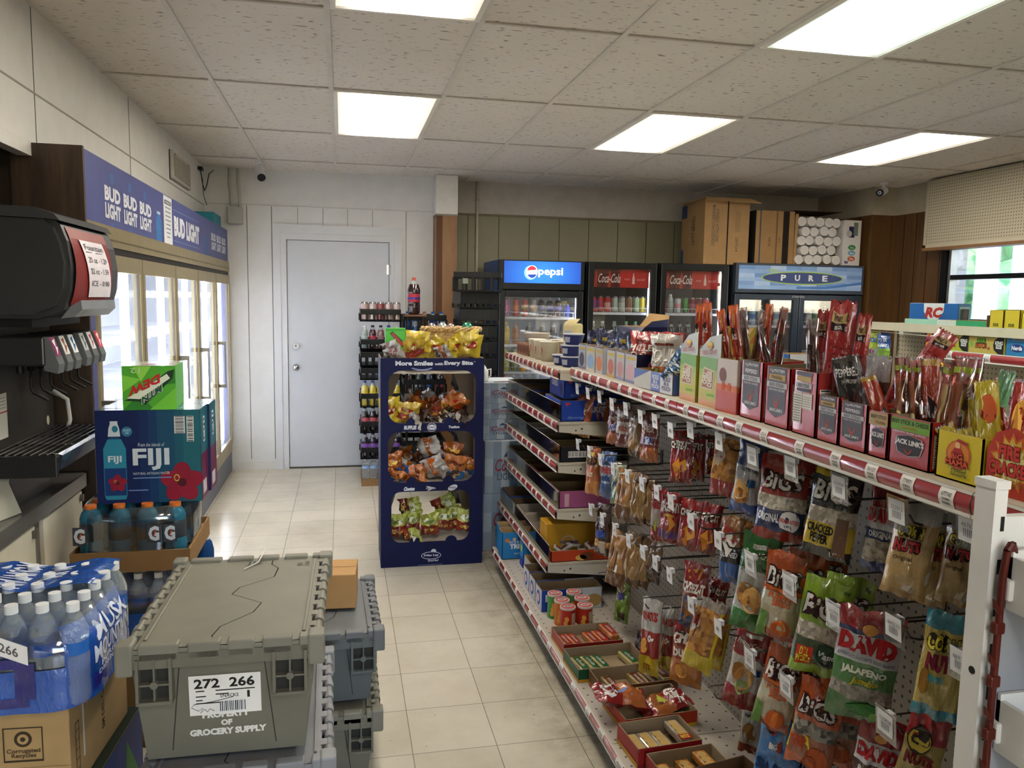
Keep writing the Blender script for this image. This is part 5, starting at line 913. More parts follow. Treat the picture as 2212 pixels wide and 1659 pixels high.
SN = {
 'lays': lays(), 'lays2': dict(base=F('#cfae34'), bands=[(.0, .28, F('#d8b840')), (.28, .5, F('#a83220'))], deco=D(('e', .4, .7, .26, .11, '#a8281c'), ('t', "Lays", .22, .65, .58, .75, '#efe9dc', .03, .2), ('p', [(.1, .1), (.5, .4), (.3, .42)], '#e0c84c'))),
 'wavy': dict(base=F('#b9b2a6'), bands=[(.4, .6, F('#a24a20'))], deco=D(('r', .1, .15, .9, .3, '#3a2018'), ('t', 'CHIPS', .2, .65, .8, .8, '#6a2018'))),
 'bbq': dict(base=F('#7a3a1e'), bands=[(.55, .7, F('#c98a2e'))], deco=D(('t', 'BBQ', .2, .2, .8, .45, '#e0c890'), ('e', .5, .75, .3, .1, '#a8281c'))),
 'ched': dict(base=F('#b8651e'), bands=[(.0, .35, F('#c9a03a'))], deco=D(('p', [(.1, .35), (.6, .9), (.9, .4)], '#a82a1c'), ('t', '2 for', .3, .08, .7, .28, '#2a2018'))),
 'choc': dict(base=F('#3c221a'), deco=D(('r', .1, .6, .9, .75, '#b8b0a8'), ('t', 'SNACK', .2, .25, .8, .45, '#d8d0c8'))),
 'cheetos': dict(base=F('#cc7424'), bands=[(.0, .38, F('#2a6fae'))], deco=D(('t', 'Cheetos', .12, .66, .88, .84, '#6a2410', .05, .2), ('e', .6, .3, .18, .14, '#d0a060'), ('p', [(0, .30), (.5, .50), (1, .42), (1, .36), (0, .22)], '#dfe0e0'))),
 'cheetos2': dict(base=F('#b8611c'), bands=[(.0, .3, F('#1f5c9c'))], deco=D(('t', 'Cheetos', .15, .55, .85, .75, '#e8c060', .05, .2))),
 'nacho': dict(base=F('#c2bab2'), bands=[(.35, .62, F('#c86a24'))], deco=D(('p', [(.05, .2), (.9, .45), (.1, .75)], '#c86020'), ('t', 'CORN', .25, .4, .75, .58, '#efe8e0'))),
 'munch': dict(base=F('#b0b843'), bands=[(.0, .5, F('#9a3420')), (.5, .56, F('#d8cf60'))], deco=D(('e', .5, .68, .34, .13, '#e8e8d0'), ('t', 'FUNYUN', .2, .62, .8, .76, '#3c6a2c'), ('t', 'Crisps', .2, .2, .8, .36, '#e8c860', .03, .2))),
}
NMS = {'lays': 'bright yellow chip bag', 'lays2': 'yellow and red chip bag', 'wavy': 'grey and rust chip bag', 'bbq': 'brown barbecue chip bag', 'ched': 'orange and yellow chip bag', 'choc': 'dark brown snack bag', 'cheetos': 'orange and blue cheese puff bag', 'cheetos2': 'dark orange cheese puff bag', 'nacho': 'white and orange corn chip bag', 'munch': 'lime green and red snack bag'}
def dbag(kind, x, z, y, rz, ry, rx, w, h, seed, where, k):
    M = Matrix.Translation(V((DX+x, DY+y, z))) @ Matrix.Rotation(DEC(rz), 4, 'Z') @ Matrix.Rotation(DEC(ry), 4, 'Y') @ Matrix.Rotation(DEC(rx), 4, 'X')
    bag('chip_bag', w, h, .035, SN[kind], seed, None, M, 10, 12, .018, .08, label=f'{NMS[kind]}, {k} {where}', cat='chip bag', group=f'chip bags {where}')
TOPW = 'on top of the navy display'
for i, (kd, x, z, y, rz, ry, rx, w, h, k) in enumerate([
 ('wavy', .075, 1.29, .04, 10, 60, 60, .13, .15, 'lying flat at far left'), ('lays', .225, 1.325, .13, -6, 4, 12, .15, .16, 'left big upright one'), ('lays2', .20, 1.295, .07, 8, -10, 35, .14, .16, 'leaning low at left'),
 ('lays', .335, 1.30, .13, 15, 35, 25, .12, .15, 'tilted in the middle'), ('wavy', .375, 1.278, .07, 20, 60, 60, .10, .11, 'small, middle front'), ('lays', .44, 1.305, .10, 55, -15, 10, .12, .15, 'turned sideways right of the middle'), ('lays', .545, 1.32, .12, -4, 8, 12, .15, .15, 'big one at the right corner'), ('lays', .545, 1.33, .19, 0, -6, 6, .15, .16, 'hidden behind the right corner one')]): dbag(kd, x, z+.012, y, rz, ry, rx, w, h, 30+i, TOPW, k)
def heap(kinds, x0, x1, z0, z1, n, seed, where, fixed):
    rr = random.Random(seed); i = 0
    for kd, x, z, y, rz, ry, rx, w, h, k in fixed: dbag(kd, x, z, y, rz, ry, rx, w, h, seed+i*7, where, k); i += 1
    rows = [(0, .045, .17), (1, .12, .10), (2, .19, .14)]
    for k in range(n):
        lay = k % 3; kd = kinds[k % len(kinds)]; x = x0+(x1-x0)*((k//3+.5)/(n/3))+rr.uniform(-.02, .02); z = z0+.03+lay*.045+rr.uniform(-.01, .02); y = .10+lay*.07+rr.uniform(-.01, .01)
        dbag(kd, x, min(z, z1), y, rr.uniform(-50, 50), rr.uniform(-80, 80), rr.uniform(40, 80), .12, .15, seed+50+k*3, where, f'{["lower", "middle", "upper"][lay]} layer {ORD[k//3]} from left')
heap(['choc', 'bbq', 'wavy', 'choc', 'ched', 'bbq'], .12, .52, .866, 1.05, 15, 100, 'in the top display window', [('lays', .055, .945, .05, 8, -4, 8, .13, .17, 'large one at the left edge'), ('lays2', .165, .93, .05, 4, 6, 20, .14, .14, 'second from the left'), ('wavy', .19, .885, .035, 4, 70, 70, .12, .13, 'flat one at the bottom left'), ('ched', .44, .985, .06, 10, 35, 35, .14, .16, 'tilted, at the right'), ('bbq', .34, .945, .05, 15, -50, 40, .11, .15, 'slanting in the middle'), ('choc', .47, .90, .04, 0, 80, 70, .11, .15, 'flat one at the bottom right')])
heap(['cheetos2', 'nacho', 'cheetos', 'cheetos2', 'choc'], .12, .5, .509, .68, 12, 200, 'in the middle display window', [('cheetos', .445, .59, .05, -6, 10, 20, .15, .17, 'big, at the right'), ('nacho', .325, .60, .06, 5, 60, 30, .13, .15, 'middle'), ('cheetos', .20, .555, .05, 10, 75, 50, .13, .16, 'front left'), ('cheetos2', .075, .62, .05, 20, -10, 12, .13, .15, 'upright one at the left edge'), ('cheetos', .095, .55, .045, 0, 20, 40, .10, .10, 'bottom left'), ('cheetos2', .44, .68, .10, 0, 5, 15, .13, .12, 'upper right upright one'), ('nacho', .30, .71, .12, 0, 70, 40, .13, .16, 'uppermost silvery one'), ('cheetos2', .53, .60, .07, -30, 20, 20, .10, .12, 'at the right edge')])
WL = 'in the bottom display window'
for i, (kd, x, z, y, rz, ry, rx, k) in enumerate([('munch', .10, .225, .06, 0, -3, 10, 'leftmost upright one'), ('munch', .19, .225, .10, 10, 4, 8, 'second upright one'), ('munch', .30, .22, .07, -4, -2, 12, 'third upright one, in front'), ('munch', .385, .235, .11, 8, 3, 8, 'fourth upright one'), ('munch', .455, .235, .14, 10, -5, 10, 'fifth upright one'), ('munch', .525, .23, .09, -12, 4, 8, 'rightmost upright one'), ('munch', .18, .325, .12, 0, 75, 30, 'lying across the top left'), ('munch', .19, .165, .03, 5, 62, 55, 'fallen one at the front'), ('munch', .40, .32, .16, 0, 60, 20, 'lying across the top right')]): dbag(kd, x, z+.015, y, rz, ry, rx, .115, .15, 300+i, WL, k)
carton('soda_pack', .12, .1, .125, P('#3f9a38', .35), {'front': lambda q, f, w, h: (q.rect(f, 0, 0, w, h*.85, P('#4cae40', .35)), q.poly(f, [(w*.2, h*.75), (w*.85, h*.05), (w*.95, h*.3), (w*.35, h*.85)], P('#24502c', .4), .001), q.poly(f, [(w*.28, h*.72), (w*.8, h*.1), (w*.88, h*.25), (w*.38, h*.8)], P('#a83a40', .4), .0015))}, open_=False, M=at((DX+.098, DY+.16, 1.265+.04)), label='green and red soda carton standing on top of the navy display', cat='soda pack')
# riser inside the display top + basket
tag(MB().box((DX+.03, DY+.14, 1.177), (DX+.16, DY+.28, 1.304), KI).build('cardboard_riser'), 'plain cardboard riser under the green soda carton', 'box')
t = thing('wicker_basket', 'shallow woven basket holding foil balls on the display top', 'basket', (DX+.45, DY+.27, 1.177)); wk = S('#8a6a40', '#c4a471', 160, .7); q = MB()
q.lathe([(0, 0), (.07, 0), (.085, .10), (.12, .19), (.115, .195), (.078, .10), (.065, .01)], (0, 0, 0), [(0, 6, wk)], 28, 1.45, .75)
for k in range(10): q.tube([( .075*1.45*math.cos(a)*(1+k*.04), .075*.75*math.sin(a)*(1+k*.04), .01+.018*k) for a in [i*2*PI/30 for i in range(31)]], .005, wk, 5)
q.build('bowl', t); q = MB()
for ph in (0, 2.1, 4.2): q.tube([((.125+.006*math.cos(8*a+ph))*1.45*math.cos(a), (.125+.006*math.cos(8*a+ph))*.75*math.sin(a), .205+.008*math.sin(8*a+ph)) for a in [i*2*PI/60 for i in range(61)]], .008, wk, 6)
q.build('braided_rim', t); t.scale = (1, 1, 1.2)
for i, (x, y, c, r_, lab) in enumerate([(-.055, 0, '#c2c6c4', .03, 'silver foil ball in the basket'), (.10, -.01, '#4a9a78', .034, 'shiny green foil ball in the basket'), (-.12, .0, '#a89c94', .026, 'small dull foil ball at the left of the basket'), (-.0, .015, '#c0a49a', .024, 'pinkish foil ball in the middle of the basket')]):
    q = MB(); q.lathe([(r_*math.sin(PI*k/10), -r_*math.cos(PI*k/10)) for k in range(11)], (0, 0, 0), [(0, 10, P(c, .15, .7))], 18); q.lathe([(.0, -.08), (.02, -.08), (.02, -r_*.8), (0, -r_*.8)], (0, 0, 0), [(0, 3, P('#5a5048', .7))], 10)
    tag(q.build('foil_ball', M=at((DX+.45+x, DY+.27+y, 1.435))), lab, 'ball', 'foil balls in the basket')
# measured positions of the hooks and the packs that hang on them (metres)
HOOKS = [
    ('A', 0, 3.516, 1.209),
    ('A', 1, 3.352, 1.207),
    ('A', 2, 3.189, 1.212),
    ('A', 3, 3.028, 1.201),
    ('A', 4, 2.867, 1.205),
    ('A', 5, 2.710, 1.197),
    ('A', 6, 2.574, 1.203),
    ('A', 7, 2.436, 1.194),
    ('A', 8, 2.284, 1.219),
    ('A', 9, 2.089, 1.218),
    ('A', 10, 1.894, 1.213),
    ('A', 11, 1.709, 1.224),
    ('A', 12, 1.515, 1.219),
    ('A', 13, 1.327, 1.215),
    ('A', 14, 1.144, 1.232),
    ('B', 0, 3.486, 0.949),
    ('B', 1, 3.309, 0.948),
    ('B', 2, 3.153, 0.944),
    ('B', 3, 2.990, 0.939),
    ('B', 4, 2.825, 0.947),
    ('B', 5, 2.673, 0.950),
    ('B', 6, 2.534, 0.955),
    ('B', 7, 2.410, 0.952),
    ('B', 8, 2.251, 0.932),
    ('B', 9, 2.067, 0.927),
    ('B', 10, 1.877, 0.923),
    ('B', 11, 1.687, 0.931),
    ('B', 12, 1.505, 0.928),
    ('B', 13, 1.313, 0.981),
    ('B', 14, 1.139, 0.990),
    ('C', 0, 3.266, 0.695),
    ('C', 1, 3.106, 0.697),
    ('C', 2, 2.949, 0.697),
    ('C', 3, 2.790, 0.700),
    ('C', 4, 2.641, 0.702),
    ('C', 5, 2.523, 0.702),
    ('C', 6, 2.398, 0.702),
    ('C', 7, 2.226, 0.665),
    ('C', 8, 2.042, 0.669),
    ('C', 9, 1.855, 0.662),
    ('C', 10, 1.676, 0.674),
    ('C', 11, 1.317, 0.776),
]
BAGS = [
    ('chexo', 1.14, 3.623, 1.058, 0.122, 0.207, 0, 35, 8, 'on the first top row hook, leftmost of three orange ones'),
    ('chexo', 1.2, 3.619, 1.055, 0.079, 0.199, 0, 35, 4, 'middle one of the three orange ones on the top row'),
    ('chexo', 1.24, 3.610, 1.044, 0.073, 0.190, 0, 35, 3, 'right one of the three orange ones on the top row'),
    ('chexr', 1.16, 3.202, 1.082, 0.088, 0.177, 0, 30, 4, 'dark one just right of the three orange ones'),
    ('chexw', 1.15, 3.061, 1.095, 0.093, 0.178, 0, 30, 2, 'with white front panel, top row'),
    ('backt', 1.15, 2.933, 1.084, 0.113, 0.182, 0, 10, -3, 'showing its tan back, top row'),
    ('chexr', 1.13, 2.740, 1.109, 0.088, 0.188, 0, 28, 2, 'right end of the snack mixes on the top row'),
    ('cheezr', 1.13, 2.456, 1.090, 0.083, 0.180, 0, 38, -2, 'left one of the red crackers on the top row'),
    ('cheezr', 1.19, 2.453, 1.088, 0.056, 0.159, 0, 38, -2, 'middle one of the red crackers on the top row'),
    ('cheezr', 1.24, 2.454, 1.096, 0.039, 0.134, 0, 38, -2, 'right one of the red crackers on the top row'),
    ('pretz', 1.14, 2.159, 1.130, 0.094, 0.206, 0, 32, -6, 'clear one with red base, top row'),
    ('snackb', 1.16, 2.056, 1.108, 0.093, 0.217, 0, 34, -9, 'blue topped, top row left of the big red one'),
    ('bigsr', 1.14, 1.841, 1.102, 0.133, 0.226, 1, 42, -7, 'big red seed bag, top row'),
    ('bigsb', 1.14, 1.621, 1.126, 0.117, 0.229, 0, 44, -8, 'big black and yellow seed bag, top row'),
    ('davido', 1.2, 1.520, 1.111, 0.074, 0.200, 0, 42, -6, 'behind the cream corn nut bag'),
    ('corn', 1.13, 1.345, 1.118, 0.086, 0.193, 0, 46, -10, 'front cream corn nut bag, top row'),
    ('corn', 1.2, 1.358, 1.095, 0.072, 0.197, 0, 46, -9, 'cream corn nut bag right behind the front one'),
    ('corn', 1.22, 1.309, 1.108, 0.075, 0.187, 0, 46, -8, 'cream corn nut bag behind the white post'),
    ('bugle', 1.12, 3.375, 0.840, 0.082, 0.221, 0, 32, 2, 'orange one at the left of the second row'),
    ('chexb', 1.13, 3.193, 0.861, 0.089, 0.206, 0, 30, 0, 'blue and white one, second row'),
    ('chexg', 1.13, 3.063, 0.851, 0.071, 0.179, 0, 30, 2, 'pale green one, second row'),
    ('stripe', 1.12, 2.956, 0.834, 0.092, 0.211, 0, 32, 6, 'striped white and tan, second row front'),
    ('backt', 1.14, 2.855, 0.840, 0.092, 0.205, 0, 12, 2, 'tan back, second row'),
    ('backt', 1.17, 2.823, 0.836, 0.077, 0.189, 0, 12, 0, 'second tan back, second row'),
    ('cheezw', 1.14, 2.666, 0.831, 0.057, 0.203, 0, 34, -3, 'white and red crackers, second row'),
    ('cheezp', 1.13, 2.524, 0.860, 0.085, 0.180, 0, 40, -5, 'red crackers with purple band, second row'),
    ('cheezr', 1.13, 2.370, 0.878, 0.079, 0.170, 0, 40, -8, 'red crackers, third in the second row'),
    ('cheezr', 1.17, 2.308, 0.880, 0.069, 0.170, 0, 44, -10, 'red crackers, last in the second row'),
    ('pretz2', 1.22, 2.222, 0.876, 0.080, 0.133, 0, 34, -14, 'brown pretzels high behind the blue pretzel bag'),
    ('dots', 1.14, 2.105, 0.873, 0.072, 0.195, 0, 36, -4, 'blue pretzel bag with white diamond'),
    ('snackg', 1.16, 1.986, 0.816, 0.113, 0.291, 0, 44, -8, 'green and white pretzel cracker bag'),
    ('bigsp', 1.12, 1.784, 0.856, 0.108, 0.232, 2, 42, -8, 'orange pumpkin seed bag, middle row'),
    ('bigsd', 1.13, 1.624, 0.838, 0.119, 0.242, 1, 45, -10, 'lime green pickle seed bag'),
    ('davidj', 1.11, 1.435, 0.834, 0.134, 0.249, 0, 50, -7, 'large red, white and green jalapeno seed bag'),
    ('cornr', 1.12, 1.229, 0.932, 0.081, 0.213, 0, 50, -8, 'teal and yellow corn nut bag'),
    ('chexd', 1.13, 3.239, 0.603, 0.091, 0.231, 0, 30, 4, 'dark brown one at the left of the third row'),
    ('stripe', 1.12, 3.018, 0.541, 0.105, 0.240, 0, 32, 8, 'striped white and tan, third row front'),
    ('backt', 1.14, 2.892, 0.581, 0.094, 0.220, 0, 12, 3, 'tan back, third row'),
    ('backt', 1.17, 2.858, 0.583, 0.079, 0.211, 0, 12, 0, 'second tan back, third row'),
    ('backb', 1.19, 2.793, 0.598, 0.082, 0.160, 0, 12, -2, 'brown ended back, third row'),
    ('chexl', 1.2, 3.154, 0.312, 0.078, 0.216, 0, 30, 0, 'lime green one low below the third row'),
    ('oakw', 1.13, 2.666, 0.358, 0.085, 0.297, 0, 34, 3, 'white, red and yellow one, lowest row'),
    ('oakw', 1.2, 2.662, 0.345, 0.058, 0.246, 0, 34, 2, 'second white, red and yellow one, lowest row'),
    ('browny', 1.22, 2.981, 0.151, 0.081, 0.156, 0, 20, 14, 'small dark one low beside the cracker trays'),
    ('cheezd', 1.16, 2.374, 0.627, 0.094, 0.227, 0, 38, -6, 'tall red and blue two flavour cracker bag'),
    ('cheezr', 1.24, 2.369, 0.611, 0.070, 0.142, 0, 40, -10, 'red one behind the yellow pretzel bag'),
    ('duoz', 1.15, 2.387, 0.414, 0.118, 0.219, 0, 42, -5, 'orange and red duo cracker bag, lowest row'),
    ('stick', 1.12, 2.215, 0.563, 0.102, 0.239, 0, 36, -14, 'yellow based pretzel stick bag, front one'),
    ('stick', 1.19, 2.247, 0.538, 0.069, 0.226, 0, 36, -12, 'yellow based pretzel stick bag, rear one'),
    ('snackr', 1.17, 2.025, 0.543, 0.109, 0.261, 0, 44, -12, 'red and white pretzel cracker bag'),
    ('snackb2', 1.2, 2.040, 0.336, 0.068, 0.154, 0, 44, -5, 'white and brown one near the deck'),
    ('bigsp', 1.12, 1.775, 0.610, 0.101, 0.232, 1, 42, -12, 'orange pumpkin seed bag, lowest row'),
    ('bigsw', 1.12, 1.609, 0.597, 0.111, 0.225, 1, 44, -10, 'bright orange buffalo seed bag'),
    ('bigss', 1.14, 1.795, 0.402, 0.119, 0.187, 1, 44, -10, 'blue sea salt seed bag at the photo bottom'),
    ('davidb', 1.13, 1.401, 0.647, 0.094, 0.171, 0, 46, -10, 'white and maroon barbecue seed bag'),
    ('cornred', 1.14, 1.280, 0.743, 0.078, 0.149, 0, 50, -12, 'red and yellow corn nut bag'),
]
# ================================================================== near gondola
BEI = P('#b3ab9a', .45); BEI2 = P('#a39b8b', .5); RED = P('#8e2428', .22, 0, .6, .5); WTAG = P('#d6d3cc', .5)
g = thing('gondola_shelving', 'long beige shelving gondola with red price strips on the right of the aisle', 'shelving', (0, 0, 0))
PX = 1.36; SY = [.985, 1.12, 2.34, 3.56, 4.78]
pegm = PERF('#8d867a', '#1e1c1a', (1, 2), .0254, .0042)
for i in range(4): MB().box((PX, SY[i]+.002, .10), (PX+.01, SY[i+1]-.002, 1.262), pegm).box((PX+.07, SY[i]+.002, .10), (PX+.08, SY[i+1]-.002, 1.262), pegm).build('pegboard_panel', g)
for y in SY: MB().box((PX-.004, y-.012, 0), (PX+.084, y+.012, 1.268), P('#5d574e', .5, .3)).build('upright', g)
deckm = PERF('#a8a196', '#2a2826', (0, 1), .0508, .0045)
for i in range(4):
    a, b_ = SY[i]+.002, min(SY[i+1], 4.46)-.002; q = MB(); x0 = .872
    q.box((x0, a, .13), (PX, b_, .148), deckm); q.box((x0-.004, a, .10), (x0, b_, .150), BEI); q.box((x0, a, .098), (x0+.01, b_, .13), BEI); q.box((x0+.05, a, 0), (x0+.06, b_, .13), P('#4d483f', .6)); q.box((PX+.08, a, .13), (PX+.56, b_, .148), deckm); q.box((PX+.50, a, 0), (PX+.51, b_, .13), P('#4d483f', .6)); q.build('base_deck', g)
q = MB(); q.box((.93, 4.44, 0), (PX+.5, 4.46, .13), P('#4d483f', .6)); q.build('deck_end', g)
def strip(x, y0, y1, z, tags, par, h=.034, red=RED, seed=0):
    """curved red price channel on a shelf front with white shelf tags (facing -x)"""
    q = MB(); n = 6; w_ = lambda v: V((x-.006*math.sin(PI*v)-.001, 0, z-h/2+h*v))
    q.grid(lambda u, v: V((w_(v).x, y0+(y1-y0)*u, w_(v).z)), 1, n, red); q.box((x-.004, y0, z-h/2-.006), (x+.004, y1, z-h/2), P('#c9c6be', .4)); q.box((x-.003, y0, z+h/2), (x+.004, y1, z+h/2+.004), P('#c9c6be', .4))
    o = q.build('price_strip', par, label='red price strip')
    for k, (y, tw) in enumerate(tags):
        q = MB(); q.grid(lambda u, v: V((w_(v).x-.0012, y-tw/2+tw*u, w_(v).z)), 1, n, WTAG)
        f = lambda u, v, hh=0: V((w_(v).x-.0016-hh, y+tw/2-tw*u, w_(v).z))
        kk = P('#3a3a3c', .6); rr = random.Random(int(y*977)); q.text(f, str(rr.randint(638900, 799999)), .2, .58, .85, .82, kk, .0004, 0)
        for j in range(7): q.rect(f, .25+.08*j, .14, .28+.08*j+.02*rr.random(), .5, kk, .0003)
        q.build('price_tag', o)
    return o
def tagrow(y0, y1, n, tw, seed):
    rr = random.Random(seed); return [(y0+(y1-y0)*(k+.5)/n+rr.uniform(-.02, .02), tw) for k in range(n)]
# top shelves
for i, (a, b_) in enumerate([(SY[0], SY[1]), (SY[1], SY[2]), (SY[2], SY[3])]):
    q = MB(); q.box((1.062, a+.001, 1.278), (1.745, b_-.001, 1.300), PERF('#b3ab9a', '#4a453c', (0, 1), (.03, .045), .0035)); q.box((1.058, a+.001, 1.252), (1.064, b_-.001, 1.302), BEI); q.box((1.742, a+.001, 1.252), (1.748, b_-.001, 1.302), BEI)
    for y in (a+.004, b_-.007): q.box((1.064, y, 1.25), (1.36, y+.003, 1.278), BEI2)
    s_ = q.build('top_shelf', g); tg = {0: [], 1: [(1.87+.0, .052)], 2: tagrow(SY[2]+.03, SY[3]-.03, 10, .032, 4)}[i]
    if i == 1: tg = [(y, .036) for y in (1.175, 1.275, 1.38, 1.50, 1.64, 1.80, 1.93, 2.04, 2.16, 2.27)]
    strip(1.058, a+.002, b_-.002, 1.278, tg, s_)
S3 = [(1.0, 1.285), (1.0, 1.035), (1.0, .838), (1.0, .610), (.960, .345)]
for i, (x, z) in enumerate(S3):
    a, b_ = SY[3]+.002, SY[4]-.002; q = MB(); q.box((x+.004, a, z-.014), (PX, b_, z), BEI); q.box((x, a, z-.045), (x+.006, b_, z+.003), BEI)
    if i == 0: q.box((PX, a, z-.014), (1.75, b_, z), BEI)
    for y in (a, b_-.004):     # bracket end plates, deeper at the rear
        q.add([(x, y, z-.045), (PX, y, z-.085), (PX, y, z-.012), (x, y, z-.012), (x, y+.004, z-.045), (PX, y+.004, z-.085), (PX, y+.004, z-.012), (x, y+.004, z-.012)], [(0, 1, 2, 3), (7, 6, 5, 4), (0, 4, 5, 1), (3, 2, 6, 7), (0, 3, 7, 4), (1, 5, 6, 2)], P('#b9b2a4', .45))
    q.cyl((x+.12, a-.001, z-.032), (x+.12, a+.001, z-.032), .005, BLK, n=8); q.cyl((x+.09, a-.001, z-.04), (x+.09, a+.001, z-.04), .004, BLK, n=8)
    s_ = q.build('shelf', g); strip(x, a, b_, z-.020, tagrow(a+.04, b_-.04, 9 if i else 11, .030, 20+i), s_, .038)
    if i: 
        q = MB(); q.box((x+.012, a+.01, z+.001), (x+.015, b_-.01, z+.085), GL('#b9b3a0', .5, .06, 'guard')); q.tube([(x+.0135, a+.01, z+.085), (x+.0135, b_-.01, z+.085)], .0016, P('#c9c9c4', .2, .6), 4); q.build('clear_guard', s_, label='clear plastic shelf guard')
q = MB(); 
for z in (.2, .6, 1.0): q.box((PX-.004, SY[3]-.008, z), (PX-.003, SY[3]+.008, z+.02), BLK)
q.build('upright_slots', g)
strip(.868, SY[0], SY[1], .125, tagrow(SY[0], SY[1], 1, .034, 40), g, .036)
strip(.868, SY[1], SY[2], .125, tagrow(SY[1]+.05, SY[2], 6, .06, 41), g, .036); strip(.868, SY[2], SY[3], .125, tagrow(SY[2], SY[3], 7, .05, 42), g, .036); strip(.868, SY[3], 4.45, .125, tagrow(SY[3], 4.45, 6, .04, 43), g, .036)
# peg hooks
wire = P('#55524e', .3, .8); clr = GL('#d8dade', .5, .08, 'tagholder'); names_r = {'A': 'top', 'B': 'second', 'C': 'third', 'D': 'lowest'}
HK = list(HOOKS)+[('D', i, y, z) for i, (y, z) in enumerate([(3.154, .425), (2.666, .50), (2.39, .525), (2.10, .44), (1.80, .50), (1.62, .47)])]
cnt = {}
for r, i, y, z in HK: cnt[r] = cnt.get(r, 0)+1
for r, i, y, z in HK:
    t = thing('peg_hook', f'{ORD[i]} peg hook from the far end, {names_r[r]} hook row of the near pegboard', 'hook', (PX, y, z), 0, 'peg hooks on the near pegboard')
    q = MB(); xt = -.28; dz = -.035
    q.tube([(-.002, 0, dz+.01), (-.01, 0, dz), (xt+.055, 0, dz), (xt+.035, 0, dz+.006), (xt+.025, 0, dz+.022)], .0028, wire, 6); q.tube([(-.002, 0, dz+.03), (-.01, 0, .012), (xt+.01, 0, .012), (xt+.004, 0, .008)], .0024, wire, 6); q.box((-.004, -.012, dz), (-.001, .012, .03), wire); q.build('wire', t)
    if r == 'D': continue
    q = MB(); big = y < 2.0; w_, h_ = (.062, .068) if big else (.046, .052); f0 = frame((xt, w_/2, -h_*.62), (0, -1, 0), (-.10, 0, 1)); q.rect(f0, 0, 0, w_, h_, clr if big else P('#b4b5b8', .3), 0); q.rect(lambda u, v, h=0: f0(u, v, -.001-h), 0, 0, w_, h_, clr if big else P('#9a9a9a', .3), 0)
    q.rect(f0, w_*.1 if big else 0, h_*(.2 if big else .0), w_*(.86 if big else 1), h_*(.9 if big else 1), P('#d3d4d6', .45), .0008)
    kk = P('#6a6b70', .6)
    for k in range(6): q.rect(f0, w_*(.3+.07*k), h_*.34, w_*(.33+.07*k), h_*.56, kk, .0012)
    if big: q.text(f0, str(random.Random(int(y*1000)).randint(200000, 699999)), w_*.22, h_*.60, w_*.78, h_*.72, kk, .0012, 0)
    q.box((xt-.002, -.01, .004), (xt+.012, .01, .018), P('#c9cacc', .4)); q.build('tag_holder', t, label='white price tag in a tilted holder')
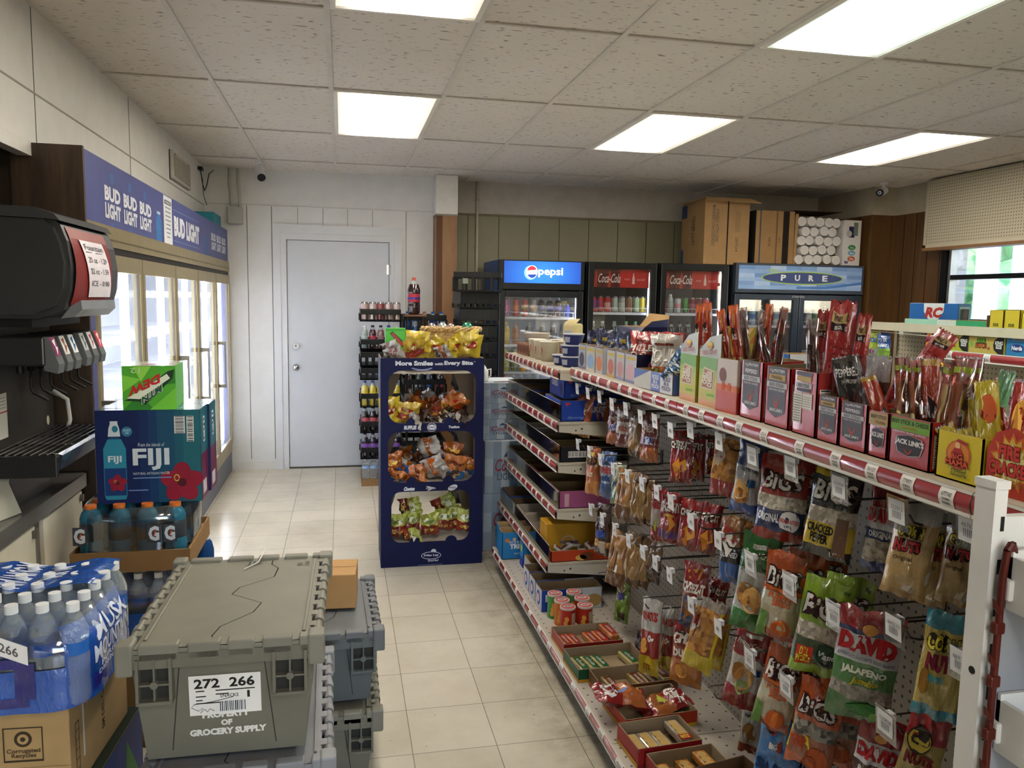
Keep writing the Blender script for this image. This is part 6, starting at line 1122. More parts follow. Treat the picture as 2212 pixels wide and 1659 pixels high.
# ---- bag artwork
RD = F('#8f1c20'); WW = F('#c9c8c4'); CREAM = F('#c2a268')
def bigs(base, band, band2, txt, win=SEED, wc='#c8c6c2', oc='#2a0c0c', tcol='#e0ddd4', disc=None, extra=()):
    dk_ = [('t', 'BiGS', .05, .60, .93, .84, oc, .10, .12), ('t', 'BiGS', .07, .615, .91, .825, wc, .03, .12)]
    return dict(base=base, bands=[(.38, .55, win), (.14, .38, band2)], deco=D(*dk_, *txt, *extra))
KIN = {
 'chexo': (dict(base=F('#a5481c'), bands=[(.0, .22, MIXF)], deco=D(('e', .5, .60, .42, .14, '#8c2c1c'), ('t', 'CHEX', .14, .56, .86, .68, '#dfd8cc', .04, .2), ('t', 'mix', .2, .42, .85, .56, '#24407c', .06, .2), ('t', 'CHEDDAR', .15, .74, .85, .82, '#d08a3c', .01))), 'orange snack mix bag'),
 'chexr': (dict(base=F('#7a2a1c'), bands=[(.0, .28, F('#a85a28'))], deco=D(('t', 'CHEX', .14, .60, .86, .72, '#c8b8b0', .04, .2), ('t', 'mix', .2, .36, .9, .56, '#c3c3d8', .08, .2), ('t', 'mix', .22, .37, .88, .55, '#34407c', .04, .2))), 'dark red brown snack mix bag'),
 'chexw': (dict(base=F('#6a2420'), bands=[(.32, .86, F('#b5aaa4'))], deco=D(('t', 'Onion', .15, .62, .85, .74, '#6a2a20', .04, .2), ('t', 'mix', .25, .4, .8, .55, '#8c4a3c', .04))), 'maroon and white snack mix bag'),
 'chexb': (dict(base=F('#234a86'), bands=[(.35, .7, F('#9aa4b8'))], deco=D(('t', 'CHEX', .1, .54, .9, .68, '#b03030', .05, .2), ('t', 'mix', .2, .38, .85, .52, '#24407c', .06, .2))), 'blue and white snack mix bag'),
 'chexg': (dict(base=F('#8c9c78'), bands=[(.0, .35, F('#6a8c4a')), (.6, 1, F('#a3ac98'))], deco=D(('t', 'mix', .2, .45, .85, .6, '#3c5a7c', .05, .2))), 'pale green snack mix bag'),
 'chexl': (dict(base=F('#77963a'), deco=D(('t', 'mix', .2, .5, .8, .68, '#4a3c78', .06, .2), ('e', .5, .75, .3, .1, '#b8a8b0'), ('r', .3, .1, .9, .25, '#3a2a1c'))), 'lime green snack mix bag'),
 'chexd': (dict(base=F('#3c2018'), bands=[(.15, .3, MIXF)], deco=D(('t', 'X', .3, .55, .7, .66, '#b8b0c0', .05, .2), ('t', 'mix', .15, .36, .9, .52, '#3c50a0', .06, .2), ('r', .55, .05, .8, .3, '#b0a89c'))), 'dark chocolate snack mix bag'),
 'backt': (dict(base=F('#8f6a30'), bands=[(.0, .18, F('#5a3820')), (.85, 1, F('#6b4a28'))], deco=D(('r', .46, 0, .54, 1, '#6f5228'))), 'tan backed snack bag'),
 'backb': (dict(base=F('#6a4a28'), bands=[(.0, .4, F('#3c2418'))], deco=D(('r', .46, 0, .54, 1, '#4a3018'))), 'brown backed snack bag'),
 'stripe': (dict(base=F('#a87840'), bands=[(.0, .28, F('#6a4424'))], deco=D(('p', [(.06, .30), (.7, .30), (.62, .96), (.12, .9)], '#cfcac2'), ('p', [(.16, .32), (.2, .32), (.26, .9), (.22, .9)], '#6a2c28'), ('p', [(.28, .32), (.32, .32), (.36, .9), (.32, .9)], '#34302c'), ('p', [(.4, .32), (.44, .32), (.45, .9), (.41, .9)], '#6a2c28'), ('p', [(.52, .32), (.56, .32), (.54, .9), (.50, .9)], '#34302c'))), 'striped white and tan snack bag'),
 'bugle': (dict(base=F('#b05a1e'), bands=[(.0, .3, F('#c07a34'))], deco=D(('p', [(.05, .62), (.9, .58), (.95, .86), (.1, .9)], '#c8b03c'), ('t', 'BOLD', .1, .62, .9, .82, '#201810', .06), ('t', 'HOT', .3, .38, .7, .48, '#e8d8c0'))), 'orange snack bag with black letters'),
 'cheezr': (dict(base=RD, bands=[(.0, .12, F('#7a181c'))], deco=D(('t', 'CHEEZ-IT', .05, .66, .95, .82, '#201010', .10, .1), ('t', 'CHEEZ-IT', .06, .665, .94, .815, '#dcd8d0', .05, .1), ('p', [(.2, .35), (.5, .50), (.62, .3), (.3, .18)], '#b87828'), ('p', [(.5, .40), (.8, .48), (.85, .28), (.6, .22)], '#c88a34'), ('p', [(.3, .2), (.55, .3), (.6, .12), (.4, .08)], '#b06a24'))), 'red cheese cracker bag'),
 'cheezp': (dict(base=RD, bands=[(.08, .24, F('#5a2a6a'))], deco=D(('t', 'CHEEZ-IT', .05, .62, .95, .82, '#dcd8d0', .06, .1), ('p', [(.15, .4), (.5, .56), (.85, .4), (.5, .2)], '#b87a34'), ('r', .3, .52, .7, .57, '#c8a03c'))), 'red and purple cheese cracker bag'),
 'cheezw': (dict(base=F('#b0a8a4'), bands=[(.0, .3, RD), (.75, 1, RD)], deco=D(('t', 'CHEEZ', .1, .62, .9, .74, '#a02428', .05), ('p', [(.2, .35), (.7, .45), (.6, .2)], '#a8b03c'))), 'white and red cheese cracker bag'),
 'cheezd': (dict(base=RD, bands=[(.22, .5, F('#7a4a34')), (.0, .2, F('#2f4c88'))], deco=D(('t', 'CHEEZ-IT', .05, .56, .95, .72, '#dcd8d0', .06, .1), ('p', [(.2, .88), (.8, .95), (.7, .78), (.3, .76)], '#c88a34'), ('t', 'DUOZ', .2, .42, .8, .5, '#4a78b8', .04), ('p', [(.2, .15), (.5, .45), (.8, .1)], '#b8782c'))), 'red and blue cheese cracker bag'),
 'duoz': (dict(base=RD, bands=[(.0, .42, F('#b46a28')), (.42, .62, F('#a83a20'))], deco=D(('t', 'CHEEZ', .05, .68, .95, .86, '#dcd8d0', .07, .1), ('t', 'DUOZ', .08, .46, .8, .60, '#dcd8d0', .06), ('p', [(.6, 0), (1, .1), (1, .6), (.75, .5)], '#4a6ca8'), ('e', .4, .25, .2, .12, '#c88a40'))), 'red and orange cheese cracker bag'),
 'pretz': (dict(base=PRZ, bands=[(.0, .26, F('#8c1c22')), (.86, 1, F('#a8a09a'))], deco=D(('p', [(.05, .55), (.45, .80), (.55, .62), (.3, .45)], '#a09890'), ('t', 'Pretzels', .08, .58, .5, .68, '#a02428', .02))), 'clear pretzel bag with red base'),
 'pretz2': (dict(base=PRZ, bands=[(.0, .15, F('#4a3420'))]), 'brown pretzel bag'),
 'snackb': (dict(base=F('#b5b8c0'), bands=[(.0, .18, F('#1f4c9c')), (.66, 1, F('#1d3f86'))], deco=D(('t', 'GLUTEN FREE', .3, .60, .9, .65, '#10203c', .02), ('e', .4, .35, .3, .14, CRK), ('e', .45, .27, .25, .12, PRZ), ('r', .6, .4, .85, .5, '#2a5a8c'))), 'blue and white pretzel cracker bag'),
 'snackb2': (dict(base=F('#b5b4b0'), bands=[(.0, .2, F('#8c3020'))], deco=D(('e', .5, .45, .32, .2, '#8a6234'), ('t', 'snack', .2, .75, .8, .85, '#303848'))), 'white and brown snack bag'),
 'snackg': (dict(base=F('#b8bcb6'), bands=[(.0, .20, F('#2f7a34')), (.62, 1, F('#2b6a30'))], deco=D(('t', 'Pretzel Crisps', .1, .74, .9, .82, '#d6ddd0', .01, .3), ('r', .3, .85, .75, .89, '#c8ccc4'), ('t', 'SNACK FACTORY', .32, .855, .73, .885, '#2a3a2a', 0), ('r', .08, .60, .5, .64, '#16241a'), ('t', 'GARLIC', .1, .605, .48, .635, '#d8d8d0', 0), ('e', .3, .38, .24, .12, PRZ), ('e', .5, .34, .26, .13, CRK), ('e', .84, .42, .09, .04, '#3c8c4a'))), 'green and white pretzel cracker bag'),
 'snackr': (dict(base=F('#bab5ae'), bands=[(.0, .24, F('#8c1c24')), (.62, 1, F('#8c1c24'))], deco=D(('t', 'Pretzel Crisps', .1, .74, .9, .82, '#d6ddd0', .01, .3), ('r', .3, .87, .75, .91, '#c8ccc4'), ('e', .3, .45, .2, .10, '#9a6a34'), ('e', .5, .38, .26, .13, CRK), ('e', .5, .28, .2, .08, '#8ca860'), ('r', .75, .45, .92, .53, '#24407c'))), 'red and white pretzel cracker bag'),
 'bigsr': (bigs(F('#96281e'), None, F('#1f2a5c'), [('t', 'ORIGINAL', .06, .22, .52, .32, '#d6d8dc', .03), ('e', .74, .26, .22, .13, '#1f2a5c'), ('e', .74, .26, .21, .122, '#c9cacc'), ('t', 'FIRE ROASTED', .54, .24, .94, .285, '#a83a2c', .03), ('t', 'USA', .66, .175, .82, .215, '#2a3460', .03)]), 'red sunflower seed bag'),
 'bigsb': (bigs(F('#1a1a1c'), None, F('#c9b02c'), [('t', 'CRACKED\nPEPPER', .06, .16, .60, .36, '#14120c', .04), ('p', [(.62, .05), (.9, .08), (.88, .46), (.64, .46)], '#6a5040'), ('e', .14, .44, .10, .05, '#8a8478'), ('r', .04, .87, .34, .96, '#b8a030'), ('t', 'USA', .6, .05, .85, .10, '#c8c8c8', .01)], oc='#0a0a0a', extra=()), 'black and yellow cracked pepper seed bag'),
 'bigsp': (bigs(F('#a84a1e'), None, F('#b5a88c'), [('r', .02, .56, .98, .60, '#c06028'), ('t', 'PUMPKIN\nSEEDS', .2, .40, .9, .54, '#b8501e', .04), ('e', .62, .16, .24, .10, '#b0501e'), ('e', .62, .16, .10, .10, '#c06a2c'), ('r', .0, .0, .25, .3, '#5a7a3c')], win=F('#b8b49c')), 'orange pumpkin seed bag'),
 'bigsd': (bigs(F('#86a82c'), None, F('#3a4a2c'), [('r', .12, .10, .45, .30, '#a8301c'), ('t', 'DILL\nPICKLE', .14, .12, .43, .29, '#c8c030', .04), ('e', .72, .26, .22, .10, '#2c4438'), ('t', 'Vlasic', .56, .23, .88, .29, '#d0d8d8', .03, .2), ('t', '8g', .80, .90, .92, .95, '#20300c', .02)], win=SEED), 'lime green pickle seed bag'),
 'bigsw': (bigs(F('#b8501a'), None, F('#8f4a26'), [('p', [(.0, .16), (.5, .26), (.42, .36), (.0, .42)], '#d0bc2c'), ('t', 'BUFFALO\nWING', .02, .22, .40, .35, '#b03a1c', .04), ('e', .68, .18, .24, .12, '#a04a22'), ('e', .56, .12, .16, .08, '#8c3a1c')], win=S('#3a3834', '#8a867c', 90)), 'bright orange buffalo seed bag'),
 'bigss': (dict(base=F('#2a6fae'), bands=[(.88, 1, F('#3a80bc'))], deco=D(('p', [(.25, .62), (.6, .62), (.55, .88), (.3, .9)], '#8c2c28'), ('t', 'BIGS', .3, .64, .56, .72, '#d8d4cc', .05), ('t', 'SEA SALT', .05, .25, .95, .42, '#10284c', .06))), 'blue sea salt seed bag'),
 'davidj': (dict(base=F('#8e1d22'), bands=[(.0, .20, F('#3a6a34')), (.20, .34, S('#6a665c', '#98938a', 120)), (.34, .54, F('#4a8040')), (.54, .80, F('#c6c8cc')), (.80, .815, F('#26305c'))], deco=D(('t', 'DAVID', .04, .62, .96, .79, '#a01f26', .09), ('t', "AMERICA'S FAVORITE SEED BRAND", .05, .565, .95, .595, '#24305c', 0), ('t', 'JALAPENO', .14, .42, .86, .50, '#d6dccc', .05), ('t', 'Jumbo', .3, .34, .75, .41, '#b0a42c', .04, .3), ('e', .5, .845, .12, .045, '#c08a4a'), ('e', .6, .13, .3, .06, '#3f7a3c'), ('e', .8, .08, .12, .05, '#7aa85c'))), 'red, white and green jalapeno seed bag'),
 'davido': (dict(base=F('#8a1c24'), bands=[(.0, .12, F('#26408c')), (.12, .36, SEED), (.36, .52, F('#26386c')), (.52, .76, F('#bcbcc4'))], deco=D(('t', 'DAVID', .02, .58, .98, .74, '#a01f26', .09), ('t', 'ORIGINAL', .1, .40, .9, .48, '#d0d4dc', .04))), 'red, white and blue original seed bag'),
 'davidb': (dict(base=F('#8e1d22'), bands=[(.0, .36, F('#4a1c20')), (.36, .66, F('#c6c8cc')), (.66, .68, F('#26305c'))], deco=D(('t', 'DAVID', .04, .44, .96, .64, '#a01f26', .09), ('t', 'BARBECUE', .15, .24, .85, .33, '#d6dcd8', .04), ('e', .5, .75, .14, .06, '#c08a4a'))), 'white and maroon barbecue seed bag'),
 'corn': (dict(base=CREAM, bands=[(.0, .10, F('#b08a50')), (.84, 1, F('#b8b7b4'))], deco=D(('t', 'CORN', .10, .66, .72, .81, '#241c10', .12, .1), ('t', 'CORN', .12, .67, .70, .80, '#d0c040', .05, .1), ('t', 'NUTS', .08, .50, .70, .65, '#241010', .12), ('t', 'NUTS', .10, .51, .68, .64, '#a82c34', .05), ('t', 'Original', .14, .40, .56, .46, '#4a3c2c', .02), ('p', [(.45, .10), (.62, .10), (1, .48), (1, .56)], '#c9c0b0'), ('p', [(.7, .08), (1, .22), (1, .36), (.62, .08)], '#a8a49c'))), 'cream corn nut bag'),
 'cornr': (dict(base=F('#c2ac4c'), bands=[(.82, 1, F('#1f7f92')), (.0, .14, F('#2a8ea4'))], deco=D(('t', 'CORN', .06, .64, .8, .80, '#241c10', .12, .1), ('t', 'CORN', .08, .65, .78, .79, '#d0c040', .05, .1), ('t', 'NUTS', .12, .46, .78, .62, '#7a1c34', .10), ('t', 'RANCH', .15, .36, .55, .43, '#2a9ab0', .04), ('e', .15, .35, .1, .12, '#8a6224'))), 'teal and yellow corn nut bag'),
 'cornred': (dict(base=F('#a51c20'), bands=[(.0, .55, F('#b09a4c'))], deco=D(('e', .35, .55, .30, .20, '#241c10'), ('e', .35, .55, .27, .17, '#c2ae44'), ('t', 'CO', .14, .48, .6, .64, '#2c2410', .06), ('t', 'NUTS', .1, .2, .8, .36, '#7a1c24', .08))), 'red and yellow corn nut bag'),
 'dots': (dict(base=F('#8a5a2c'), bands=[(.0, .32, F('#20569c')), (.32, .60, F('#1c1a1c'))], deco=D(('p', [(.5, .42), (.95, .72), (.5, 1.0), (.05, .72)], '#c9c6c2'), ('t', "Dots", .2, .78, .7, .90, '#a02428', .03, .1), ('t', 'Pretzels', .12, .62, .88, .74, '#a02428', .03, .1), ('t', 'SEASONED', .1, .42, .9, .50, '#c8c8c8', .02))), 'blue and brown pretzel bag with white diamond'),
 'oakw': (dict(base=F('#b5b3ae'), bands=[(.0, .26, F('#c8ab24')), (.26, .58, F('#98201c'))], deco=D(('t', 'OATS', .1, .72, .9, .84, '#a02420', .06), ('e', .3, .38, .2, .10, '#c08a40'), ('t', '0g', .5, .42, .8, .54, '#d8d4cc', .04), ('t', 'BITE', .3, .08, .7, .16, '#7a3c14', .03))), 'white, red and yellow snack bag'),
 'browny': (dict(base=F('#3c2420'), bands=[(.0, .5, F('#7a5a2c'))], deco=D(('r', .1, .6, .6, .8, '#7d7478'))), 'small dark snack bag'),
 'stick': (dict(base=PRZ, bands=[(.0, .24, F('#c4ac20')), (.88, 1, F('#8f8478'))], deco=D(('p', [(.02, .30), (.26, .5), (.3, .8), (.08, .7)], '#14120e'), ('p', [(.1, .5), (.34, .62), (.30, .95), (.12, .8)], '#c8c4c0'), ('t', "Dots", .13, .62, .30, .8, '#a02428', .03), ('r', .92, .24, .99, .9, '#c4ac20'))), 'yellow based pretzel stick bag'),
}
rr = random.Random(21)
for i, (k, x, y, z, w_, h_, n, a, roll, where) in enumerate(BAGS):
    spec, nm = KIN[k]
    for j in range(n+1):
        xx, yy = x+.055*j+(.012*j), y+.012*j; th = .034 if k not in ('backt', 'backb', 'chexo') else .045
        M = Matrix.Translation(V((xx, yy, z))) @ Matrix.Rotation(DEC(-90+a+rr.uniform(-3, 3)), 4, 'Z') @ Matrix.Rotation(DEC(max(0, abs(roll)-3)+rr.uniform(-1, 1)), 4, 'Y') @ Matrix.Rotation(DEC(-3), 4, 'X')
        lab = f'{nm}, {where}' if j == 0 else f'{nm}, {ORD[j]} behind the {where}'
        wd = lab.split(); lab = ' '.join(wd[:16])
        bag('snack_bag', w_, h_, th*(1 if h_ > .17 else .8), spec, i*2.3+j, None, M, 16, 24, .007, .06, label=lab, cat='snack bag', group='snack bags hanging on the near pegboard')
# measured positions of the loose packs standing on the top shelf (metres)
STAND = [
    ('durk', 1.15, 2.426, 1.541, 0.032, 0.131, 30, 1),
    ('durk', 1.14, 2.337, 1.545, 0.034, 0.138, 30, -3),
    ('durk', 1.11, 2.141, 1.514, 0.028, 0.167, 35, -12),
    ('durk', 1.12, 2.096, 1.526, 0.032, 0.168, 35, -9),
    ('durk', 1.13, 1.972, 1.536, 0.024, 0.156, 30, 4),
    ('durk', 1.15, 1.952, 1.547, 0.025, 0.124, 10, 14),
    ('beef', 1.14, 2.079, 1.526, 0.022, 0.154, 30, -8),
    ('beef', 1.16, 2.068, 1.526, 0.031, 0.138, 30, 8),
    ('beef', 1.12, 1.879, 1.528, 0.024, 0.149, 30, 3),
    ('beef', 1.11, 1.898, 1.501, 0.021, 0.123, 30, -18),
    ('beef', 1.11, 1.704, 1.513, 0.031, 0.135, 35, -4),
    ('redback', 1.15, 1.742, 1.527, 0.036, 0.147, 40, 3),
    ('redback', 1.13, 1.642, 1.543, 0.060, 0.161, 45, 3),
    ('redback', 1.15, 1.592, 1.531, 0.033, 0.127, 40, 4),
    ('clearj', 1.13, 1.653, 1.447, 0.043, 0.113, 45, -3),
    ('black', 1.11, 1.544, 1.446, 0.061, 0.114, 45, -14),
    ('clearj', 1.16, 1.538, 1.457, 0.052, 0.093, 45, 2),
    ('ored', 1.1, 1.436, 1.429, 0.031, 0.089, 50, -22),
    ('redback', 1.15, 1.472, 1.428, 0.040, 0.100, 45, 18),
    ('redslant', 1.2, 1.435, 1.497, 0.045, 0.149, 45, 30),
    ('beefch', 1.11, 1.389, 1.450, 0.028, 0.126, 50, -3),
    ('beefch', 1.13, 1.373, 1.447, 0.032, 0.126, 50, -6),
    ('ored2', 1.15, 1.361, 1.451, 0.037, 0.121, 50, -3),
    ('cheese', 1.12, 1.288, 1.451, 0.025, 0.124, 50, 4),
    ('beefch', 1.11, 1.239, 1.458, 0.040, 0.131, 50, 4),
    ('beefch', 1.17, 1.275, 1.457, 0.027, 0.125, 50, 2),
    ('mama', 1.1, 1.153, 1.431, 0.037, 0.114, 50, -7),
    ('mamas', 1.12, 1.205, 1.416, 0.020, 0.070, 50, -5),
    ('mamas', 1.11, 1.235, 1.384, 0.034, 0.034, 50, -30),
    ('mamas', 1.11, 1.199, 1.383, 0.025, 0.031, 50, -20),
    ('fire', 1.1, 1.095, 1.453, 0.034, 0.082, 50, 4),
    ('fire', 1.12, 1.142, 1.412, 0.024, 0.065, 50, -12),
    ('greenp', 1.3, 1.345, 1.452, 0.028, 0.075, 40, 8),
]
# ================================================================== goods on the near gondola's top shelf
ZT = 1.3005; RJ = P('#98201f', .33, 0, .5, .2); GRB = P('#3c3a3e', .4); WTX = P('#c9c6c4', .4)
def ax(x, y0, y1, z, a=0): return at((x, (y0+y1)/2, z), -PI/2+DEC(a))
def jack(kind):
    def fn(q, f, w, h):
        g_ = lambda u, v, hh=0: f(u*w, v*h, hh); r_ = lambda *a: q.rect(g_, *a); t_ = lambda s, *a, **k: q.text(g_, s, *a, **k)
        if kind in ('pep', 'org'):
            q.poly(g_, [(.10, 1), (.10, .26), (.48, .16), (.86, .26), (.86, 1)], GRB, .0006); t_('11g PROTEIN', .18, .90, .78, .96, WTX, .001, .02)
            if kind == 'pep': t_('PEPPERED', .20, .79, .76, .86, WTX, .001, .02)
            else: r_(.14, .78, .82, .875, P('#a58a4c', .4), .001); t_('ORIGINAL', .24, .795, .72, .855, P('#4c3c20', .5), .0014, .02)
            r_(.05, .655, .91, .745, P('#a5a3a4', .4), .001); t_('BEEF STEAK', .16, .67, .80, .73, GRB, .0014, .02); t_('MADE WITH 100% BEEF', .16, .60, .82, .635, WTX, .001, 0)
            q.poly(g_, [(.32, .54), (.40, .44), (.48, .38), (.56, .44), (.64, .54), (.60, .42), (.51, .30), (.45, .30), (.36, .42)], P('#8c2a24', .4), .001); t_("JACK LINK'S", .22, .24, .76, .31, WTX, .001, .02)
        elif kind == 'nut':
            r_(.10, .93, .8, .99, GRB, .001); r_(.14, .84, .76, .92, P('#a58a4c', .4), .001); r_(.08, .74, .8, .82, P('#a5a3a4', .4), .001); t_('BEEF STEAK', .2, .75, .7, .81, GRB, .0014, .02); r_(.14, .68, .74, .73, GRB, .001)
            r_(.02, .18, .40, .66, P('#c9c6c0', .5), .001); r_(.42, .42, .84, .66, P('#c9c6c0', .5), .001)
            for k in range(11): r_(.05, .21+.04*k, .37, .218+.04*k, P('#3a3634', .6), .0016)
            for k in range(5): r_(.45, .46+.035*k, .8, .466+.035*k, P('#6a6460', .6), .0016)
        elif kind in ('beo', 'bej'):
            if kind == 'beo': r_(.0, .70, 1, .97, P('#a58c60', .4), .001); t_('BEEF STICK', .10, .85, .95, .93, P('#3c3428', .5), .0014, .02); t_('ORIGINAL', .35, .74, .9, .81, P('#7c5428', .5), .0014, .02)
            else: r_(.02, .72, .98, .97, P('#64902c', .4), .001); t_('BEEF STICK & CHEESE', .05, .855, .96, .945, P('#18240c', .5), .0014, .02); t_('JALAPENO', .28, .75, .68, .82, P('#a87a1c', .5), .0014, .02)
            t_('MADE WITH 100% BEEF  8g PROTEIN', .12, .66, .90, .705, WTX, .001, .01)
            oc = [(.18, .46), (.22, .60), (.5, .65), (.80, .60), (.84, .46), (.78, .28), (.5, .22), (.24, .28)]; q.poly(g_, [(u*1.06-.03, v*1.04-.02) for u, v in oc], P('#b8b0ac', .4), .001); q.poly(g_, oc, P('#221c20', .4), .0014)
            t_("JACK LINK'S", .16, .42, .88, .56, WTX, .002, .05); q.poly(g_, [(.38, .40), (.46, .33), (.50, .28), (.54, .33), (.62, .40), (.56, .28), (.5, .24), (.44, .28)], P('#8c2a24', .4), .002)
    return fn
def side_bar(q, f, d, h): barcode(q, f, d*.06, h*.08, d*.30, h*.75, True); q.rect(f, d*.7, h*.84, d*.9, h*.9, P('#8f8c8a', .5), .001)
def jbox(y1, y0, h, kind, lab, a=0, x=1.09, col=None): return carton('jerky_box', y1-y0, .12, h, col or RJ, {'front': jack(kind), 'right': side_bar}, inner=P('#7c6a50', .8), fronth=h*.97, M=ax(x, y0, y1, ZT, a), label=lab, cat='box', group='jerky boxes on the top shelf')
jbox(1.998, 1.885, .165, 'pep', 'red peppered steak box, leftmost of the tall red jerky boxes')
jbox(1.866, 1.755, .160, 'org', 'second tall red jerky box from the left')
jbox(1.735, 1.640, .160, 'nut', 'tall red jerky box with a white nutrition table')
jbox(1.630, 1.552, .112, 'org', 'low red original steak box with grey shield')
jbox(1.545, 1.455, .108, 'pep', 'low red peppered steak box with grey shield')
jbox(1.446, 1.388, .100, 'beo', 'tan topped beef stick box partly behind the cheese one')
jbox(1.380, 1.268, .100, 'bej', 'red and green beef stick and cheese jalapeno box')
def sonic(q, f, w, h):
    g_ = lambda u, v, hh=0: f(u*w, v*h, hh); q.grid(lambda u, v: g_(u, v, .0004), 3, 8, lambda u, v: P(['#b8845c', '#a89a3c', '#a8a238', '#a3a040', '#9c9a3a', '#7f9a30', '#5c8a34', '#5c8a34'][min(7, int(v*8))], .35), False)
    q.poly(g_, [(.1, .35), (.75, .35), (.8, .75), (.25, .8)], P('#b5ae8c', .4), .001); q.poly(g_, [(.16, .38), (.70, .38), (.74, .72), (.28, .76)], P('#8c5a3c', .4), .0014); q.text(g_, 'CHILI\nCHEESE', .2, .40, .68, .73, P('#c9c4b0', .4), .002, .05, 0, 90)
    q.rect(g_, .4, .20, .85, .29, P('#8cac34', .4), .001); q.text(g_, '6g PROTEIN', .45, .22, .8, .26, P('#2c3c14'), .0016, .01)
for i, (y1, y0, lab) in enumerate([(2.404, 2.285, 'left of the two lime cheese coney boxes'), (2.262, 2.13, 'right of the two lime cheese coney boxes')]):
    b0 = carton('snack_box', y1-y0, .12, .155, P('#a39a34', .35), {'front': sonic, 'right': lambda q, f, d, h: (q.rect(f, 0, 0, d, h, P('#8f8c2c', .35)), barcode(q, f, d*.3, h*.1, d*.55, h*.7, True))}, fronth=.15, M=ax(1.09, y0, y1, ZT), label=lab, cat='box')
    w_ = y1-y0; q = MB(); O = V((-w_/2-.004, .001, .15)); q.add([O, O+V((w_+.008, 0, 0)), O+V((w_+.008, -.001, .075)), O+V((w_*.55, -.004, .062)), O+V((0, 0, .020)), ], [(0, 1, 2, 3, 4)], P('#a4aaa8', .35)); q.add([O+V((0, .003, 0)), O+V((w_+.008, .003, 0)), O+V((w_+.008, .002, .075)), O+V((w_*.55, .0, .062)), O+V((0, .003, .020))], [(4, 3, 2, 1, 0)], KRAFT())
    fh = frame((-w_/2, -.0006, .15), (1, 0, .10), (0, 0, 1)); q.text(fh, 'CHEESE CONEY', .008, .003, w_-.012, .016, P('#9c4434', .4), .003, .01); q.ell(fh, w_*.55, .030, .018, .011, P('#b07a3a', .4), .003); q.ell(fh, w_*.55, .034, .015, .006, P('#c8a83a', .4), .0036); q.text(fh, 'SONIC', .004, .02, .03, .032, P('#8c8f98', .4), .003, .01); q.build('header_card', b0, label='grey header card')
    q = MB(); q.add([(-w_/2, .12, .15), (w_/2, .12, .15), (w_/2+.01, .135, .245), (-w_/2+.05, .135, .24), (-w_/2, .123, .15), (w_/2, .123, .15), (w_/2+.01, .138, .245), (-w_/2+.05, .138, .24)], [(0, 1, 2, 3), (7, 6, 5, 4), (2, 1, 5, 6), (3, 2, 6, 7), (0, 3, 7, 4)], KRAFT())
    q.add([(w_/2, .12, .15), (w_/2, .04, .15), (w_/2+.012, .10, .245), (w_/2+.01, .135, .245)], [(0, 1, 2, 3)], P('#b86a28', .4)); q.add([(w_/2+.001, .12, .15), (w_/2+.001, .04, .15), (w_/2+.013, .10, .245), (w_/2+.011, .135, .245)], [(3, 2, 1, 0)], P('#b0a03a', .4)); q.build('back_flap', b0, label='raised kraft back flap')
carton('snack_box', .105, .12, .155, P('#b0a6a0', .35), {'front': lambda q, f, w, h: (q.rect(f, 0, 0, w, h*.45, P('#a8483a', .35)), q.rect(f, 0, h*.40, w, h*.52, P('#b8602c', .35), .001), q.ell(f, w*.3, h*.7, w*.16, h*.13, P('#6a3c34', .4), .001), q.text(f, 'H', w*.3, h*.42, w*.7, h*.56, P('#b8502c'), .002, .05)), 'right': lambda q, f, d, h: (q.rect(f, 0, 0, d, h*.5, RJ), q.rect(f, 0, h*.5, d, h, P('#a3a0a0', .4)), q.rect(f, 0, h*.40, d, h*.5, P('#b0562c', .4), .001))}, M=ax(1.085, 2.02, 2.125, ZT, 6), label='white and orange box between lime and red boxes', cat='box')
carton('sausage_box', .108, .11, .088, P('#c4b022', .4), {'front': lambda q, f, w, h: (q.ell(f, w*.5, h*.56, w*.27, h*.30, P('#b8502c', .4)), q.ell(f, w*.5, h*.58, w*.23, h*.26, P('#c8782c', .4), .001), q.ell(f, w*.48, h*.76, w*.06, h*.07, P('#d8a878', .4), .0016), q.poly(f, [(w*.36, h*.58), (w*.62, h*.58), (w*.55, h*.70), (w*.42, h*.70)], P('#a02828'), .0018), q.poly(f, [(w*.44, h*.84), (w*.70, h*.78), (w*.72, h*.84), (w*.48, h*.90)], P('#9c3024'), .0018), q.text(f, 'BIG\nMAMA', w*.24, h*.32, w*.76, h*.60, P('#2a1410'), .0022, .10), q.text(f, 'BIG\nMAMA', w*.25, h*.33, w*.75, h*.59, P('#c4482c'), .0028, .04), q.text(f, 'Pickled\nSausage', w*.36, h*.10, w*.72, h*.28, P('#4a5a1c'), .0022, .03, .2))}, M=ax(1.09, 1.143, 1.250, ZT), label='yellow pickled sausage box with red lettering', cat='box')
fb = carton('sausage_box', .105, .11, .07, P('#a8241f', .4), {}, M=ax(1.092, 1.030, 1.135, ZT), label='red and yellow firecracker sausage box beside the white post', cat='box')
q = MB(); pts = [(-.052, 0), (.052, 0), (.052, .075), (.035, .105), (0, .118), (-.035, .105), (-.052, .075)]
for k, (c, s_) in enumerate((('#a8341f', 1), ('#c45c24', .90), ('#c8a03a', .78), ('#cfc27c', .6))):
    n = 28; cx, cz = .0, .058; star = [(cx+(.052 if k == 0 else .052*s_*(1 if i % 2 else .72))*math.cos(2*PI*i/n), cz+(.058*s_*(1 if i % 2 else .74))*math.sin(2*PI*i/n)) for i in range(n)]
    q.poly(frame((0, -.001, 0), (1, 0, 0), (0, 0, 1)), pts if k == 0 else star, P(c, .4), .0006*k)
